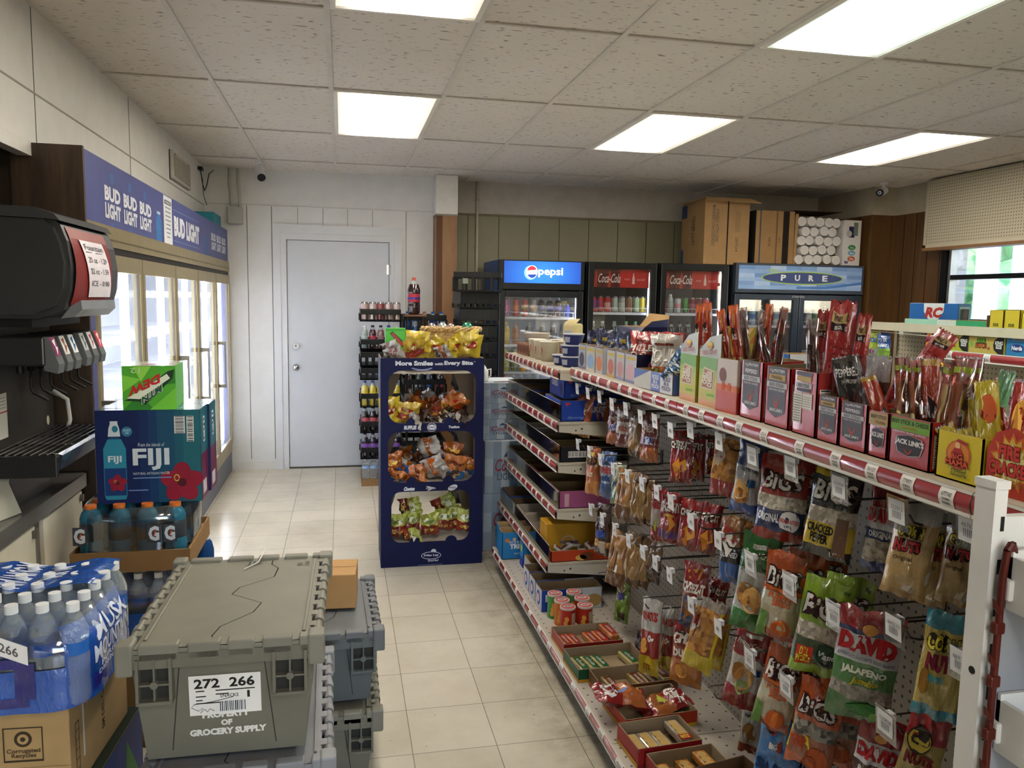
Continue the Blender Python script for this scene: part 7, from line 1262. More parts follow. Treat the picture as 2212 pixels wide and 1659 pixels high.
fq = frame((0, -.001, 0), (1, 0, 0), (0, 0, 1)); q.add([(x, .001, z) for x, z in pts], [tuple(range(6, -1, -1))], KRAFT()); q.text(fq, 'FIRE', -.026, .062, .018, .088, P('#6a1410'), .0026, .10); q.text(fq, 'FIRE', -.025, .063, .017, .087, P('#b8342a'), .0032, .05); q.text(fq, 'CRACKER', -.045, .034, .045, .060, P('#6a1410'), .0026, .10); q.text(fq, 'CRACKER', -.044, .035, .044, .059, P('#b8342a'), .0032, .05); q.text(fq, 'THE ORIGINAL', -.036, .020, .038, .030, P('#8c4a1c'), .003, .01); q.build('burst_panel', fb, label='rounded front panel with a starburst')
# loose packs standing in those boxes
JRK = S('#2a100c', '#4a1f16', 140, .3); CH = P('#c9b884', .5); PK = GL('#e8b8b8', .5, .1, 'pinkfilm')
def jerky_pack(kind, w, h):
    q = MB(); fr, bk = pillow(w, h, min(.022, w*.5), hash(kind) % 7, .04, .02, .006, 0)
    def body(base, bands=(), back=None): 
        q.grid(fr, 8, 14, lambda u, v: next((m for a, b_, m in bands if a <= v < b_), base)); q.grid(bk, 8, 14, back or base)
    def rod(u, m, r, v0=.04, v1=.78): q.cyl((w*(u-.5), -.001, h*(v0-.5)), (w*(u-.5), -.001, h*(v1-.5)), r, m, n=8)
    gm = lambda u, v, hh=0: fr(u, v, hh)
    if kind == 'durk': body(F('#a8321c'), [(.90, 1, F('#c85a20')), (.0, .52, F('#a89a5c'))]); q.poly(gm, [(.1, .93), (.9, .93), (.5, .80)], P('#c8862c'), .001); q.ell(gm, .5, .70, .36, .09, P('#221210'), .0014); q.text(gm, 'JACK', .25, .66, .75, .73, WTX, .002, .03); q.text(gm, 'Duritos', .2, .1, .8, .56, P('#8c2418'), .002, .03, 0, 90)
    elif kind == 'beef': q.grid(fr, 6, 10, GL('#d8c8c8', .5, .1, 'clearfilm')); q.grid(bk, 6, 10, GL('#d8c8c8', .5, .1, 'clearfilm')); rod(.5, JRK, w*.30)
    elif kind in ('redback', 'redslant'):
        body(F('#9c2020', .3)); q.rect(gm, .15, .84, .85, .91, P('#a08a5c'), .001, 4); q.text(gm, 'ORIGINAL', .2, .85, .8, .90, P('#2a1810'), .0018, .02, 0, 180); q.rect(gm, .15, .78, .85, .84, P('#241414'), .001, 4); q.text(gm, '23g PROTEIN', .25, .79, .75, .83, WTX, .0018, .02, 0, 180)
        for k in range(8): q.rect(gm, .2, .30+.05*k, .45, .315+.05*k, P('#6a1818'), .001, 3); q.rect(gm, .55, .30+.05*k, .8, .315+.05*k, P('#6a1818'), .001, 3)
    elif kind == 'clearj': body(F('#a5a3a8', .2), [(.0, .70, JRK)])
    elif kind == 'black': body(F('#1c1a1c', .3), [(.90, 1, F('#3c3a36'))]); q.text(gm, 'PEPPERED', .1, .78, .9, .87, WTX, .001, .02); q.text(gm, '11g PROTEIN', .25, .68, .8, .74, WTX, .001, .02); q.poly(gm, [(.30, .62), (.42, .50), (.5, .42), (.58, .50), (.70, .62), (.60, .44), (.5, .36), (.40, .44)], P('#8c2420'), .001); q.text(gm, "JACK LINK'S", .15, .26, .85, .34, WTX, .001, .02); q.text(gm, '100% BEEF', .25, .12, .75, .18, WTX, .001, .02)
    elif kind in ('ored', 'ored2'): body(F('#a8351c', .25), [(.90, 1, F('#b8903c'))]); q.poly(gm, [(.12, .5), (.5, .64), (.9, .55), (.85, .36), (.2, .36)], P('#241818'), .001); q.text(gm, 'LINKS', .2, .42, .85, .54, WTX, .0018, .04); q.rect(gm, .5, .05, .85, .3, P('#b08a3c') if kind == 'ored' else P('#5c8a28'), .001, 3)
    elif kind in ('beefch', 'cheese'):
        q.grid(fr, 6, 10, PK); q.grid(bk, 6, 10, PK); rod(.30 if kind == 'beefch' else .42, CH, w*(.17 if kind == 'beefch' else .26)); rod(.72, JRK, w*.17); q.rect(gm, .05, .88, .95, .93, P('#8a9c3c', .35), .0008, 4)
    elif kind == 'mama': body(F('#c4b022', .25)); q.ell(gm, .5, .74, .36, .14, P('#b8562c'), .001); q.text(gm, 'BIG\nMAMA', .22, .66, .78, .80, P('#5a1c10'), .0018, .05)
    elif kind == 'mamas': body(F('#c4b022', .25))
    elif kind == 'fire': body(F('#a8281f', .25), [(.1, .4, JRK)]); q.ell(gm, .5, .66, .4, .2, P('#c8903c'), .001); q.text(gm, 'FIRE\nCRACKER', .15, .55, .85, .77, P('#8c2018'), .0018, .04)
    elif kind == 'greenp': body(F('#4f8a5c', .3))
    for k in range(7): q.add([(w*(k/7-.5), -.0006, h/2-.001), (w*((k+1)/7-.5), -.0006, h/2-.001), (w*((k+.5)/7-.5), -.0006, h/2+.004)], [(0, 1, 2)], {'durk': F('#c85a20'), 'mama': F('#c4b022', .25)}.get(kind, F('#9c2020', .3) if kind.startswith('red') else F('#a5a3a8', .2)))
    return q
JN = {'durk': 'orange and red meat snack stick', 'beef': 'dark beef stick in clear film', 'redback': 'red jerky pack shown from its back', 'redslant': 'red jerky pack leaning steeply to the right', 'clearj': 'clear topped pack of dark jerky', 'black': 'black peppered jerky pack', 'ored': 'orange red jerky pack leaning left', 'ored2': 'orange red jerky pack among cheese packs', 'beefch': 'pink pack with cheese and beef sticks', 'cheese': 'pink pack with a thick cheese stick', 'mama': 'tall yellow pickled sausage pack', 'mamas': 'small yellow sausage pack', 'fire': 'red firecracker sausage pack', 'greenp': 'green pack behind the yellow sausages'}
tot = {}
for s_ in STAND: tot[s_[0]] = tot.get(s_[0], 0)+1
order = {}
for k in tot: 
    idx = sorted([i for i, s_ in enumerate(STAND) if s_[0] == k], key=lambda i: -STAND[i][2])
    for r_, i in enumerate(idx): order[i] = r_
for i, (k, x, y, z, w, h, a, roll) in enumerate(STAND):
    ext = min(max(0, z-h/2-1.308), .15 if k not in ('redslant',) else 0); h2 = h+ext; z2 = z-ext/2; h2 = min(h2, 2*(z2-1.304)) if abs(roll) < 20 else h2
    M = Matrix.Translation(V((x+.01, y, z2))) @ Matrix.Rotation(DEC(-90+a), 4, 'Z') @ Matrix.Rotation(DEC(roll), 4, 'Y')
    lab = JN[k] if tot[k] == 1 else f'{JN[k]}, {ORD[order[i]]} from the left on the top shelf'
    tag(jerky_pack(k, w, h2).build('jerky_pack', M=M), lab, 'snack pack', 'packs standing in the boxes on the top shelf')
# section with tuna kits and pickles
def tuna(c):
    return lambda q, f, w, h: (q.rect(f, 0, 0, w, h*.97, P(c[0], .3)), q.rect(f, w*.1, h*.78, w*.9, h*.88, P('#a8923c', .4), .001), q.ell(f, w*.5, h*.38, w*.36, h*.28, P(c[1], .4), .001), q.rect(f, 0, 0, w, h*.1, P(c[2], .4), .001))
for i, (y1, y0, c) in enumerate([(3.545, 3.44, ('#8f95a8', '#3c3c50', '#5c6078')), (3.425, 3.30, ('#a3a098', '#7a94b4', '#b0aa98')), (3.285, 3.19, ('#a09a98', '#b8683a', '#a8a8b0')), (3.135, 3.04, ('#a3a0a0', '#a85848', '#a88a44')), (3.02, 2.93, ('#a5a2a8', '#a87878', '#7c80a0'))]):
    b0 = carton('tuna_kit_box', y1-y0, .14, .115, P('#1a2350', .35), {'front': tuna(c), 'right': lambda q, f, d, h: (q.poly(f, [(0, 0), (d*.25, 0), (d*.7, h), (0, h)], P('#b5b8c0', .35)),)}, M=ax(1.09, y0, y1, ZT), label=f'tuna kit box, {ORD[i]} from the far end of the navy row', cat='box', group='tuna kit boxes on the top shelf')
for i, (y, x, r_) in enumerate([(3.50, 1.15, 4), (3.40, 1.16, -6), (3.34, 1.14, 8), (3.26, 1.16, -3), (3.20, 1.17, 5), (3.10, 1.15, -8), (3.03, 1.17, 3), (2.96, 1.15, 6), (2.87, 1.16, -4), (2.80, 1.16, 4)]):
    M = Matrix.Translation(V((x, y, 1.395+.006*(i % 3)))) @ Matrix.Rotation(DEC(-60+r_), 4, 'Z') @ Matrix.Rotation(DEC(r_*.6), 4, 'Y')
    bag('tuna_pouch', .085, .165, .02, dict(base=F('#151c44', .25), bands=[(.45, .62, F('#6d707c'))], deco=D(('r', .1, .30, .5, .6, '#8a8c94'), ('r', .5, .70, .8, .8, '#a08c34'))), 400+i, None, M, 8, 12, .012, .04, label=f'navy tuna pouch, {ORD[i]} from the far end of the row', cat='pouch', group='tuna pouches on the top shelf')
carton('tuna_kit_box', .12, .15, .115, P('#10152e', .35), {'front': tuna(('#9d9aa0', '#b08a90', '#6c6f96'))}, M=ax(1.09, 2.80, 2.915, ZT), label='nearest navy tuna box beside the kraft lined pickle tray', cat='box')
nb = carton('open_navy_box', .20, .12, .05, P('#141a3c', .35), {}, M=at((1.19, 3.14, 1.46), -PI/2+.25), label='torn open navy carton lying on the tuna pouches', cat='box')
q = MB(); q.add([(-.10, 0, .05), (.10, 0, .05), (.14, -.045, .035), (.02, -.05, .02)], [(0, 3, 2, 1)], P('#141a3c', .35)); q.add([(-.10, .12, .05), (.10, .12, .05), (.08, .14, .10), (-.06, .14, .105)], [(0, 1, 2, 3)], KRAFT()); q.add([(-.10, .124, .05), (.10, .124, .05), (.08, .144, .10), (-.06, .144, .105)], [(3, 2, 1, 0)], P('#1c2450', .35)); q.add([(.10, 0, .05), (.10, .12, .05), (.14, .09, .085), (.135, .01, .075)], [(0, 1, 2, 3)], P('#26306a', .35)); q.build('box_flap', nb)
def pickle(c0, c1, t_): return dict(base=F(c0), bands=[(.0, .42, F(c1))], deco=D(('t', t_, .08, .50, .92, .76, '#cfccc6', .04), ('e', .35, .22, .2, .17, '#5a7a2c'), ('e', .7, .18, .14, .13, '#6a8a34'), ('r', .3, .80, .8, .84, '#6a3028')))
for i, (y, x, sp, lab) in enumerate([(2.84, 1.12, pickle('#a02420', '#8a3a2c', 'PICKLE\nPOUCH'), 'big red pickle pouch, front one'), (2.72, 1.16, pickle('#a02420', '#8a3a2c', 'PICKLE\nPOUCH'), 'big red pickle pouch behind the sour one'), (2.63, 1.12, pickle('#b8b2aa', '#b0622c', 'SOUR'), 'white and orange sour pickle pouch'), (2.78, 1.20, pickle('#a02420', '#8a3a2c', 'PICKLE'), 'red pickle pouch at the back')]):
    bag('pickle_pouch', .13, .20, .05, sp, 440+i, None, Matrix.Translation(V((x+.015, y, ZT+.101))) @ Matrix.Rotation(DEC(-52), 4, 'Z'), 12, 14, .016, .12, label=lab, cat='pouch')
carton('pickle_box', .30, .13, .068, P('#3c5290', .4), {'front': lambda q, f, w, h: (q.rect(f, 0, 0, w*.46, h, P('#a9a6a0', .45)), q.poly(f, [(0, h), (w*.42, h), (0, h*.42)], P('#34508c', .4), .001), q.rect(f, w*.46, 0, w*.70, h, P('#45599a', .4), .001), q.text(f, 'PICKLE\nIN A\nPOUCH', w*.49, h*.15, w*.67, h*.85, P('#c6c6cc'), .0016, .04), q.rect(f, w*.70, 0, w, h, P('#b5b5b8', .4), .001), q.text(f, 'PICKLE\nIN A\nPOUCH', w*.75, h*.15, w*.96, h*.85, P('#38406a'), .0016, .03))}, M=at((1.075, 2.60, ZT+.002), DEC(-86)), label='open blue and white pickle in a pouch tray', cat='box')
carton('pickle_box', .10, .12, .07, P('#5d4226', .7), {}, M=at((1.10, 2.83, ZT), DEC(-50)), label='brown cardboard box side turned out beside the pickle tray', cat='box') if False else None
bag('pickle_pouch', .07, .13, .02, dict(base=F('#1f5a8c'), deco=D(('t', 'PICKLE', .1, .2, .9, .8, '#c6ccd2', .04, 0, 90), ('r', .1, .05, .9, .15, '#14202c'))), 451, None, Matrix.Translation(V((1.11, 2.47, ZT+.10))) @ Matrix.Rotation(DEC(-50), 4, 'Z') @ Matrix.Rotation(DEC(32), 4, 'Y'), 8, 12, .01, .05, label='blue pickle pouch leaning out of the pickle tray', cat='pouch')
# yellow and blue packs on the rear side of the top shelf
q = carton('snack_box', .12, .12, .10, P('#b89224', .4), {'front': lambda q, f, w, h: (q.rect(f, 0, 0, w, h*.3, P('#a83a1c')), q.ell(f, w*.5, h*.5, w*.28, h*.12, P('#b8401c'), .001), q.text(f, 'Hot', w*.3, h*.4, w*.7, h*.6, P('#d8c8a0'), .0018, .03))}, M=ax(1.50, 2.30, 2.44, ZT+.001), label='yellow and red box at the back of the top shelf', cat='box')
carton('snack_box', .09, .10, .14, P('#b9bcc4', .4), {'front': lambda q, f, w, h: (q.rect(f, 0, h*.75, w, h, P('#2c5aa0')), q.rect(f, 0, 0, w, h*.35, P('#1a2048')), q.ell(f, w*.5, h*.55, w*.3, h*.12, P('#a87a3a'), .001))}, M=ax(1.52, 2.46, 2.55, ZT+.001), label='white and blue box at the back of the top shelf', cat='box')
# ================================================================== far section shelves
def cup(q, c, H=.10, r=.045, n=18, lid='#c9c2b4', band=None):
    q.lathe([(r*.72, 0), (r*.78, .002), (r, H-.004), (r*1.04, H-.002), (r*1.04, H+.002), (0, H+.002)], (0, 0, 0), [(0, 2, P(c, .5)), (2, 5, P(lid, .45))], n)
    if band: q.text(lambda u, v, hh=0: V(((r*.93+.002)*math.cos(-PI+1.1-u*1.6+PI*.0), (r*.93+.002)*math.sin(-PI+1.1-u*1.6)*-1*-1, .02+v*.05)), 'CUP', 0, 0, 1, 1, P(band, .5), 0, .03)
zc = S3[0][1]+.001
for i, (x, y, z, c, H, lab) in enumerate([(1.09, 4.36, 0, '#b3a890', .105, 'cream noodle cup, farthest in the row'), (1.09, 4.24, 0, '#b3a890', .105, 'cream noodle cup, middle of the row'), (1.09, 4.10, 0, '#a89c84', .105, 'cream noodle cup, nearest in the row'), (1.20, 4.30, 0, '#b3a890', .105, 'cream noodle cup in the back row'), (1.20, 4.12, 0, '#b3a890', .105, 'near cream noodle cup in the back row'), (1.18, 3.94, 0, '#b3a890', .105, 'cream noodle cup behind the blue tubs')]):
    q = MB(); cup(q, c, H, .05); q.text(lambda u, v, hh=0: V(((.049)*-math.sin(.55+u*.9), (.049)*-math.cos(.55+u*.9), .03+v*.045)) if False else V((-.0485*math.cos(.2-u*.9+.35), -.0485*math.sin(.2+u*.9-.05), .03+v*.045)), 'CUP', 0, 0, 1, 1, P('#9c3430', .5), 0, .04)
    tag(q.build('noodle_cup', M=at((x, y, zc+z))), lab, 'noodle cup', 'noodle cups on the far top shelf')
for i, (x, y, z) in enumerate([(1.10, 3.86, 0), (1.11, 3.74, 0), (1.11, 3.74, .056), (1.12, 3.735, .112)]):
    q = MB(); cup(q, '#20295c', .052, .052, 18, '#a8a8ac'); q.rect(lambda u, v, hh=0: V((-.0492*math.cos(.9-u), -.0492*math.sin(.9-u), .012+v*.028)), 0, 0, .7, 1, P('#8a8c98', .5), 0, 4); tag(q.build('blue_tub', M=at((x, y, zc+z))), ['single blue tub beside the tub stack', 'bottom blue tub of the stack', 'middle blue tub of the stack', 'top blue tub of the stack'][i], 'tub', 'blue tubs on the far top shelf')
carton('noodle_tray', .26, .14, .07, P('#7a5a44', .6), {'front': lambda q, f, w, h: [q.ell(f, w*(.15+.25*k), h*.5, w*.12, h*.36, P('#5a3428', .5), .001) for k in range(4)]}, open_=False, M=at((1.05, 4.56, zc), DEC(-88)), label='shrink wrapped brown noodle tray at the far end of the shelf', cat='tray')
q = MB(); cup(q, '#a89a8c', .06, .075, 20, '#b0a498'); tag(q.build('noodle_bowl', M=at((1.13, 4.53, zc+.072))), 'wide cream noodle bowl on the brown tray', 'bowl')
q = MB(); q.bbox((-.055, -.03, 0), (.055, .03, .10), P('#b8a878', .6), .012); q.add([(-.055, -.02, .10), (.055, -.02, .10), (.05, .01, .125), (-.045, .01, .12)], [(0, 1, 2, 3)], P('#b8a878', .6)); q.rect(frame((-.03, -.0305, .03), (1, 0, 0), (0, 0, 1)), 0, 0, .06, .03, P('#8c93a0', .5)); tag(q.build('cream_bag', M=at((1.20, 4.02, zc+.108), DEC(-70))), 'cream paper bag standing on the noodle cups', 'bag')
def trow(z, x, items, where):
    """open cartons side by side, first item farthest; (name colour, outer, inner, width along y, depth along x, height, side art)"""
    y = 4.755
    for i, (nm, oc, ic, w, d, h, art) in enumerate(items):
        carton('snack_carton', w-.006, d, h, P(oc, .45), {'right': art} if art else {}, inner=P(ic, .8), M=ax(x+.02, y-w+.003, y-.003, z+.001), label=f'{nm}, {where}', cat='box', group='open snack cartons on the far shelves'); y -= w
def aback(q, f, d, h): q.text(f, 'CAKESTERS', d*.35, h*.40, d*.92, h*.72, P('#b8b8bc'), .0012, .05); q.text(f, 'OREO', d*.55, h*.76, d*.85, h*.92, P('#c8c8cc'), .0012, .05); q.poly(f, [(d*.06, h*.9), (d*.16, h*.9), (d*.09, h*.72)], P('#a83038'), .001); q.text(f, 'Sponge', d*.1, h*.1, d*.4, h*.25, P('#7c9ac8'), .0012, 0, .3)
BRN = '#5a4a38'
trow(S3[1][1], 1.0, [('purple edged brown carton', '#28284c', BRN, .20, .33, .085, None), ('torn blue and brown carton', '#2a2c60', BRN, .19, .33, .08, None), ('brown carton with blue rim', '#26346c', BRN, .17, .33, .08, None), ('blue carton with crumpled packs', '#1f4a8c', BRN, .15, .33, .07, None), ('dark carton beside the blue cake boxes', '#26262c', '#3c3a38', .16, .33, .06, None), ('lower blue cake snack box', '#1c3a94', '#8a8680', .30, .33, .10, aback)], 'second shelf of the far section')
carton('snack_carton', .27, .30, .10, P('#1c3a94', .4), {'right': aback, 'front': lambda q, f, w, h: (q.text(f, 'OREO', w*.15, h*.5, w*.6, h*.8, P('#b8b8c0'), .001, .05), q.ell(f, w*.8, h*.45, w*.06, h*.3, P('#201c20'), .001))}, inner=P('#8a8680', .8), M=ax(1.05, 3.64, 3.91, S3[1][1]+.102), label='upper blue cake snack box, open and nearest on the second shelf', cat='box', group='open snack cartons on the far shelves')
trow(S3[2][1], 1.0, [('green carton', '#3c5a2c', BRN, .22, .33, .08, None), ('orange rimmed carton', '#a04c2c', BRN, .20, .33, .07, None), ('white and red lined carton', '#a89c90', '#8f877a', .19, .33, .075, None), ('grey blue carton with round logo', '#7c8690', '#807c76', .18, .33, .07, None), ('cream and black cookie carton', '#8c7c4c', '#5c4a34', .20, .33, .075, None), ('black carton with a barcode on its end', '#15151a', '#6b5a3c', .19, .33, .075, lambda q, f, d, h: (barcode(q, f, d*.12, h*.3, d*.4, h*.7), q.rect(f, d*.42, h*.42, d*.8, h*.65, P('#4a6a8c'), .001)))], 'third shelf of the far section')
trow(S3[3][1], 1.0, [('brown carton', '#4a3c34', BRN, .20, .33, .09, None), ('yellow starred carton', '#b09a28', BRN, .18, .33, .075, None), ('pink and white carton', '#b0908c', BRN, .17, .33, .075, None), ('dark red fudge carton', '#5c1c1c', '#4a2c20', .20, .33, .09, None), ('tan carton with white nutrition panel', '#7a1c1c', '#7c6848', .22, .33, .085, lambda q, f, d, h: q.rect(f, d*.0, h*.3, d*.4, h*.9, P('#b8b4ac'), .001)), ('pink cake carton, nearest', '#8f4a72', '#6b5a40', .21, .33, .085, lambda q, f, d, h: (q.rect(f, d*.08, h*.1, d*.15, h*.85, P('#b890a0'), .001),))], 'fourth shelf of the far section')
trow(S3[4][1], .96, [('dark blue and brown carton', '#28386c', BRN, .24, .36, .09, None), ('blue carton with white flap', '#2a4890', BRN, .18, .36, .08, None), ('white lined cookie carton', '#a89a8c', '#978e80', .19, .36, .09, None), ('second white lined cookie carton', '#a4988a', '#978e80', .16, .36, .08, None), ('red rimmed white carton', '#8c2c28', '#978e80', .17, .36, .085, None)], 'fifth shelf of the far section')
def voort(q, f, d, h): q.ell(f, d*.3, h*.4, .035, .035, P('#a8a4a0'), .001); q.ell(f, d*.3, h*.4, .031, .031, P('#a87a28'), .0014); q.text(f, 'VOORTMAN', d*.18, h*.36, d*.44, h*.46, P('#26306c'), .002, .03)
carton('snack_carton', .13, .38, .16, P('#a87c1e', .45), {'back': None, 'right': None} if False else {'right': voort, 'left': voort}, open_=False, M=ax(.985, 3.72, 3.76, S3[4][1]+.001), label='tall yellow cookie card standing on the fifth shelf', cat='box')
carton('snack_carton', .13, .36, .055, P('#a83a1c', .45), {'right': lambda q, f, d, h: (q.ell(f, d*.5, h*.45, d*.10, h*.35, P('#6a3a1c')), q.ell(f, d*.42, h*.3, d*.08, h*.25, P('#c09a4c')), q.text(f, 'nutty', d*.74, h*.5, d*.92, h*.85, P('#e0d0c0'), .0014, .03))}, inner=P('#8f877a', .8), M=ax(.985, 3.575, 3.70, S3[4][1]+.001), label='orange red open carton of small packs, nearest on the fifth shelf', cat='box')
rr = random.Random(8)
for i in range(7):
    q = MB(); q.bbox((-.035, -.02, 0), (.035, .02, .014), P('#b0aaa4', .35), .003); q.rect(frame((-.035, -.02, .0145), (1, 0, 0), (0, 1, 0)), .008, .006, .06, .032, P('#5a4438' if i % 2 else '#8c3a34', .5), .0004)
    M = Matrix.Translation(V((1.04+.04*i, 3.64+rr.uniform(-.015, .015), S3[4][1]+.035+.008*(i % 3)))) @ Matrix.Rotation(rr.uniform(0, 3), 4, 'Z') @ Matrix.Rotation(rr.uniform(-.9, .9), 4, 'Y'); tag(q.build('small_snack_pack', M=M), f'small white snack pack, {ORD[i]} from the aisle in the orange red carton', 'snack pack', 'small packs in the orange red carton')
# ================================================================== base deck goods
ZD = .149
def rice(q, f, w, h): q.text(f, 'RICE KRISPIES', w*.2, h*.58, w*.8, h*.68, P('#c8ccd2'), .001, .01); q.text(f, 'TREATS', w*.22, h*.38, w*.85, h*.56, P('#d0d4da'), .001, .05); q.text(f, 'original', w*.35, h*.14, w*.75, h*.26, P('#c8ccd2'), .001, .01); q.ell(f, w*.15, h*.7, w*.07, h*.08, P('#b8703c'), .001); q.ell(f, w*.35, h*.74, w*.05, h*.06, P('#c09a78'), .001)
carton('treats_box', .20, .11, .155, P('#2470a8', .4), {'front': rice}, M=at((.975, 4.22, ZD)), label='front blue rice treats box at the far end of the base deck', cat='box')
carton('treats_box', .20, .11, .155, P('#2470a8', .4), {'front': rice}, M=at((.985, 4.335, ZD)), label='rear blue rice treats box at the far end of the base deck', cat='box')
carton('treats_box', .16, .08, .14, P('#2a78b8', .4), {'left': lambda q, f, d, h: (q.rect(f, 0, 0, d, h*.35, P('#1c2a90')), q.rect(f, d*.3, h*.6, d*.7, h*.85, P('#c8c840'), .001))}, M=at((1.04, 4.06, ZD)), label='narrow light blue box beside the rice treats boxes', cat='box')
carton('cookie_box', .18, .14, .10, P('#a8a6a4', .45), {'front': lambda q, f, w, h: (q.ell(f, w*.3, h*.5, w*.2, h*.3, P('#8a6038')), q.ell(f, w*.7, h*.4, w*.2, h*.3, P('#6a4428')))}, M=at((1.04, 3.85, ZD)), label='white and brown cookie box behind the moon shaped pie boxes', cat='box')
def moon(q, f, w, h): q.rect(f, 0, 0, w*.5, h, P('#1f3a8c', .4)); q.ell(f, w*.28, h*.36, w*.18, h*.25, P('#b8923c'), .001); q.ell(f, w*.31, h*.42, w*.16, h*.22, P('#1f3a8c'), .0015); q.text(f, 'Moon', w*.06, h*.45, w*.40, h*.80, P('#ced2dc'), .002, .04); q.ell(f, w*.86, h*.4, w*.13, h*.3, P('#9a7a44'), .001); q.rect(f, w*.52, h*.7, w*.66, h*.9, P('#8c8a88'), .001)
def moons(q, f, d, h): q.ell(f, d*.5, h*.5, d*.26, h*.34, P('#2a3f90')); q.ell(f, d*.5, h*.5, d*.16, h*.2, P('#c8b0a8'), .0016)
for i, y in enumerate((3.455, 3.585, 3.715)): carton('pie_box', .30, .115, .105, P('#aeb0b4', .4), {'front': moon, 'left': moons}, inner=P('#6b5a44', .8), M=at((1.06, y, ZD), DEC(1)), label=['nearest white and blue pie box on the base deck', 'middle white and blue pie box on the base deck', 'farthest white and blue pie box on the base deck'][i], cat='box')
cc = None
for i, (x, y, col, lab) in enumerate([(.973, 3.232, '#9c2a1c', 'red chip can, front left'), (1.054, 3.236, '#9c2a1c', 'red chip can, front right'), (.968, 3.312, '#b0622c', 'orange chip can, middle left'), (1.066, 3.320, '#9c2a1c', 'red chip can, middle right'), (.958, 3.395, '#3c7a38', 'green chip can, back left'), (1.05, 3.40, '#4c6a3c', 'dark green chip can, back right')]):
    q = MB(); r_ = .034; q.cyl((0, 0, 0), (0, 0, .105), r_, P(col, .35), n=20); q.cyl((0, 0, .105), (0, 0, .113), r_+.0015, P('#b8aaa4', .4), n=20); q.cyl((0, 0, .1131), (0, 0, .1135), r_-.004, P('#a84a48', .5), n=20); q.ell(frame((0, 0, .1138), (1, 0, 0), (0, 1, 0)), 0, 0, .022, .011, P('#c9c4c0'), .0002); q.poly(frame((0, 0, .114), (1, 0, 0), (0, 1, 0)), [(-.018, -.002), (-.006, .006), (0, .001), (.006, .006), (.018, -.002), (0, -.005)], P('#1c1818'), .0004)
    for k in range(3): a = -2.2+.12*k; q.ell(lambda u, v, hh=0, a=a: V(((r_+.0008+hh)*math.cos(a+u), (r_+.0008+hh)*math.sin(a+u), v)), 0, .025+.02*k, .28, .012, P('#c8903c'), .0002*k)
    q.rect(lambda u, v, hh=0: V(((r_+.0006)*math.cos(-1.3+u), (r_+.0006)*math.sin(-1.3+u), v)), 0, .015, .9, .09, P('#b0a080', .5), 0, 4)
    tag(q.build('chip_can', M=at((x, y, ZD))), lab+' on the base deck', 'can', 'chip cans on the base deck')
def tray(x0, x1, y0, y1, h, oc, fr, lab, a=0, nm='cracker_tray'): return carton(nm, x1-x0, y1-y0, h, P(oc, .45), {'front': fr, 'left': (lambda q, f, d, hh: q.rect(f, 0, 0, d, hh*.25, P('#a87c28'), .001))}, inner=P('#8c7a60', .8), M=at(((x0+x1)/2, y0, ZD+.001), DEC(a)), label=lab, cat='tray')
def band(c, c2, tx=None): return lambda q, f, w, h: (q.rect(f, 0, 0, w, h*.85, P(c)), q.rect(f, 0, 0, w, h*.22, P(c2), .001), q.text(f, tx, w*.35, h*.3, w*.65, h*.75, P('#c8b8b0'), .0016, .02) if tx else None)
tray(.885, 1.145, 2.985, 3.17, .052, '#8c2018', band('#8c1c18', '#b08024', 'crackers'), 'red tray of orange cracker packs, farthest of the tray row', 1)
tray(.880, 1.175, 2.765, 2.955, .052, '#1c4c30', band('#17452c', '#b08024', 'Keebler'), 'dark green tray of green cracker packs', 2)
tray(.925, 1.225, 2.605, 2.755, .058, '#5c3c24', band('#7c5a34', '#a8884c'), 'kraft tray of brown cracker packs', 3)
tray(.930, 1.200, 2.385, 2.585, .055, '#a03018', band('#9c3018', '#b8962c', 'BETTER'), 'red and orange tray holding fallen cracker bags', 4)
tray(.900, 1.125, 2.195, 2.355, .066, '#8c1c1c', band('#8c1c1c', '#701414', 'RITZ'), 'red tray of round cracker packs', 4)
tray(.930, 1.160, 2.03, 2.18, .060, '#8c2420', band('#8c2420', '#b07030'), 'nearest red tray of orange cracker packs', 4)
carton('brown_box', .26, .16, .105, P('#4a3626', .8), {}, inner=P('#5d452e', .8), M=at((1.08, 1.86, ZD+.001), DEC(10)), label='dark brown open box at the bottom edge of the photo', cat='box')
def packs(lst, c1, c2, nm, where, txt=None, hh=.026, rz=8, L=.125, W_=.038, ritz=False):
    for i, (x, y, dz) in enumerate(lst):
        q = MB(); q.bbox((-W_/2, -L/2, 0), (W_/2, L/2, hh), F(c1), .006); f = frame((-W_/2, -L/2, hh+.0004), (1, 0, 0), (0, 1, 0)); q.rect(f, W_*.30, L*.1, W_*.98, L*.92, P(c2, .3), .0004)
        if ritz:
            for k in range(3): q.ell(f, W_*.5, L*(.34+.22*k), W_*.36, L*.12, P('#b89a5c', .4), .0008+.0002*k)
            q.rect(f, 0, 0, W_, L*.24, P('#8c1c1c', .3), .0016); q.text(f, 'RITZ', W_*.12, L*.05, W_*.88, L*.19, P('#c8b440'), .002, .05)
        elif txt: q.text(f, txt, W_*.45, L*.25, W_*.85, L*.8, P('#b8b0a0', .4), .001, .02, 0, 270)
        M = Matrix.Translation(V((x, y, ZD+.006+dz))) @ Matrix.Rotation(DEC(rz), 4, 'Z'); tag(q.build('cracker_pack', M=M), f'{nm}, {ORD[i]} from the left, {where}', 'cracker pack', f'cracker packs {where}')
packs([(.915, 3.075, 0), (.955, 3.075, 0), (1.035, 3.08, 0), (1.078, 3.085, 0), (1.115, 3.09, .026)], '#b8682c', '#8a1f20', 'orange and red cracker pack', 'in the farthest red tray', 'cheese')
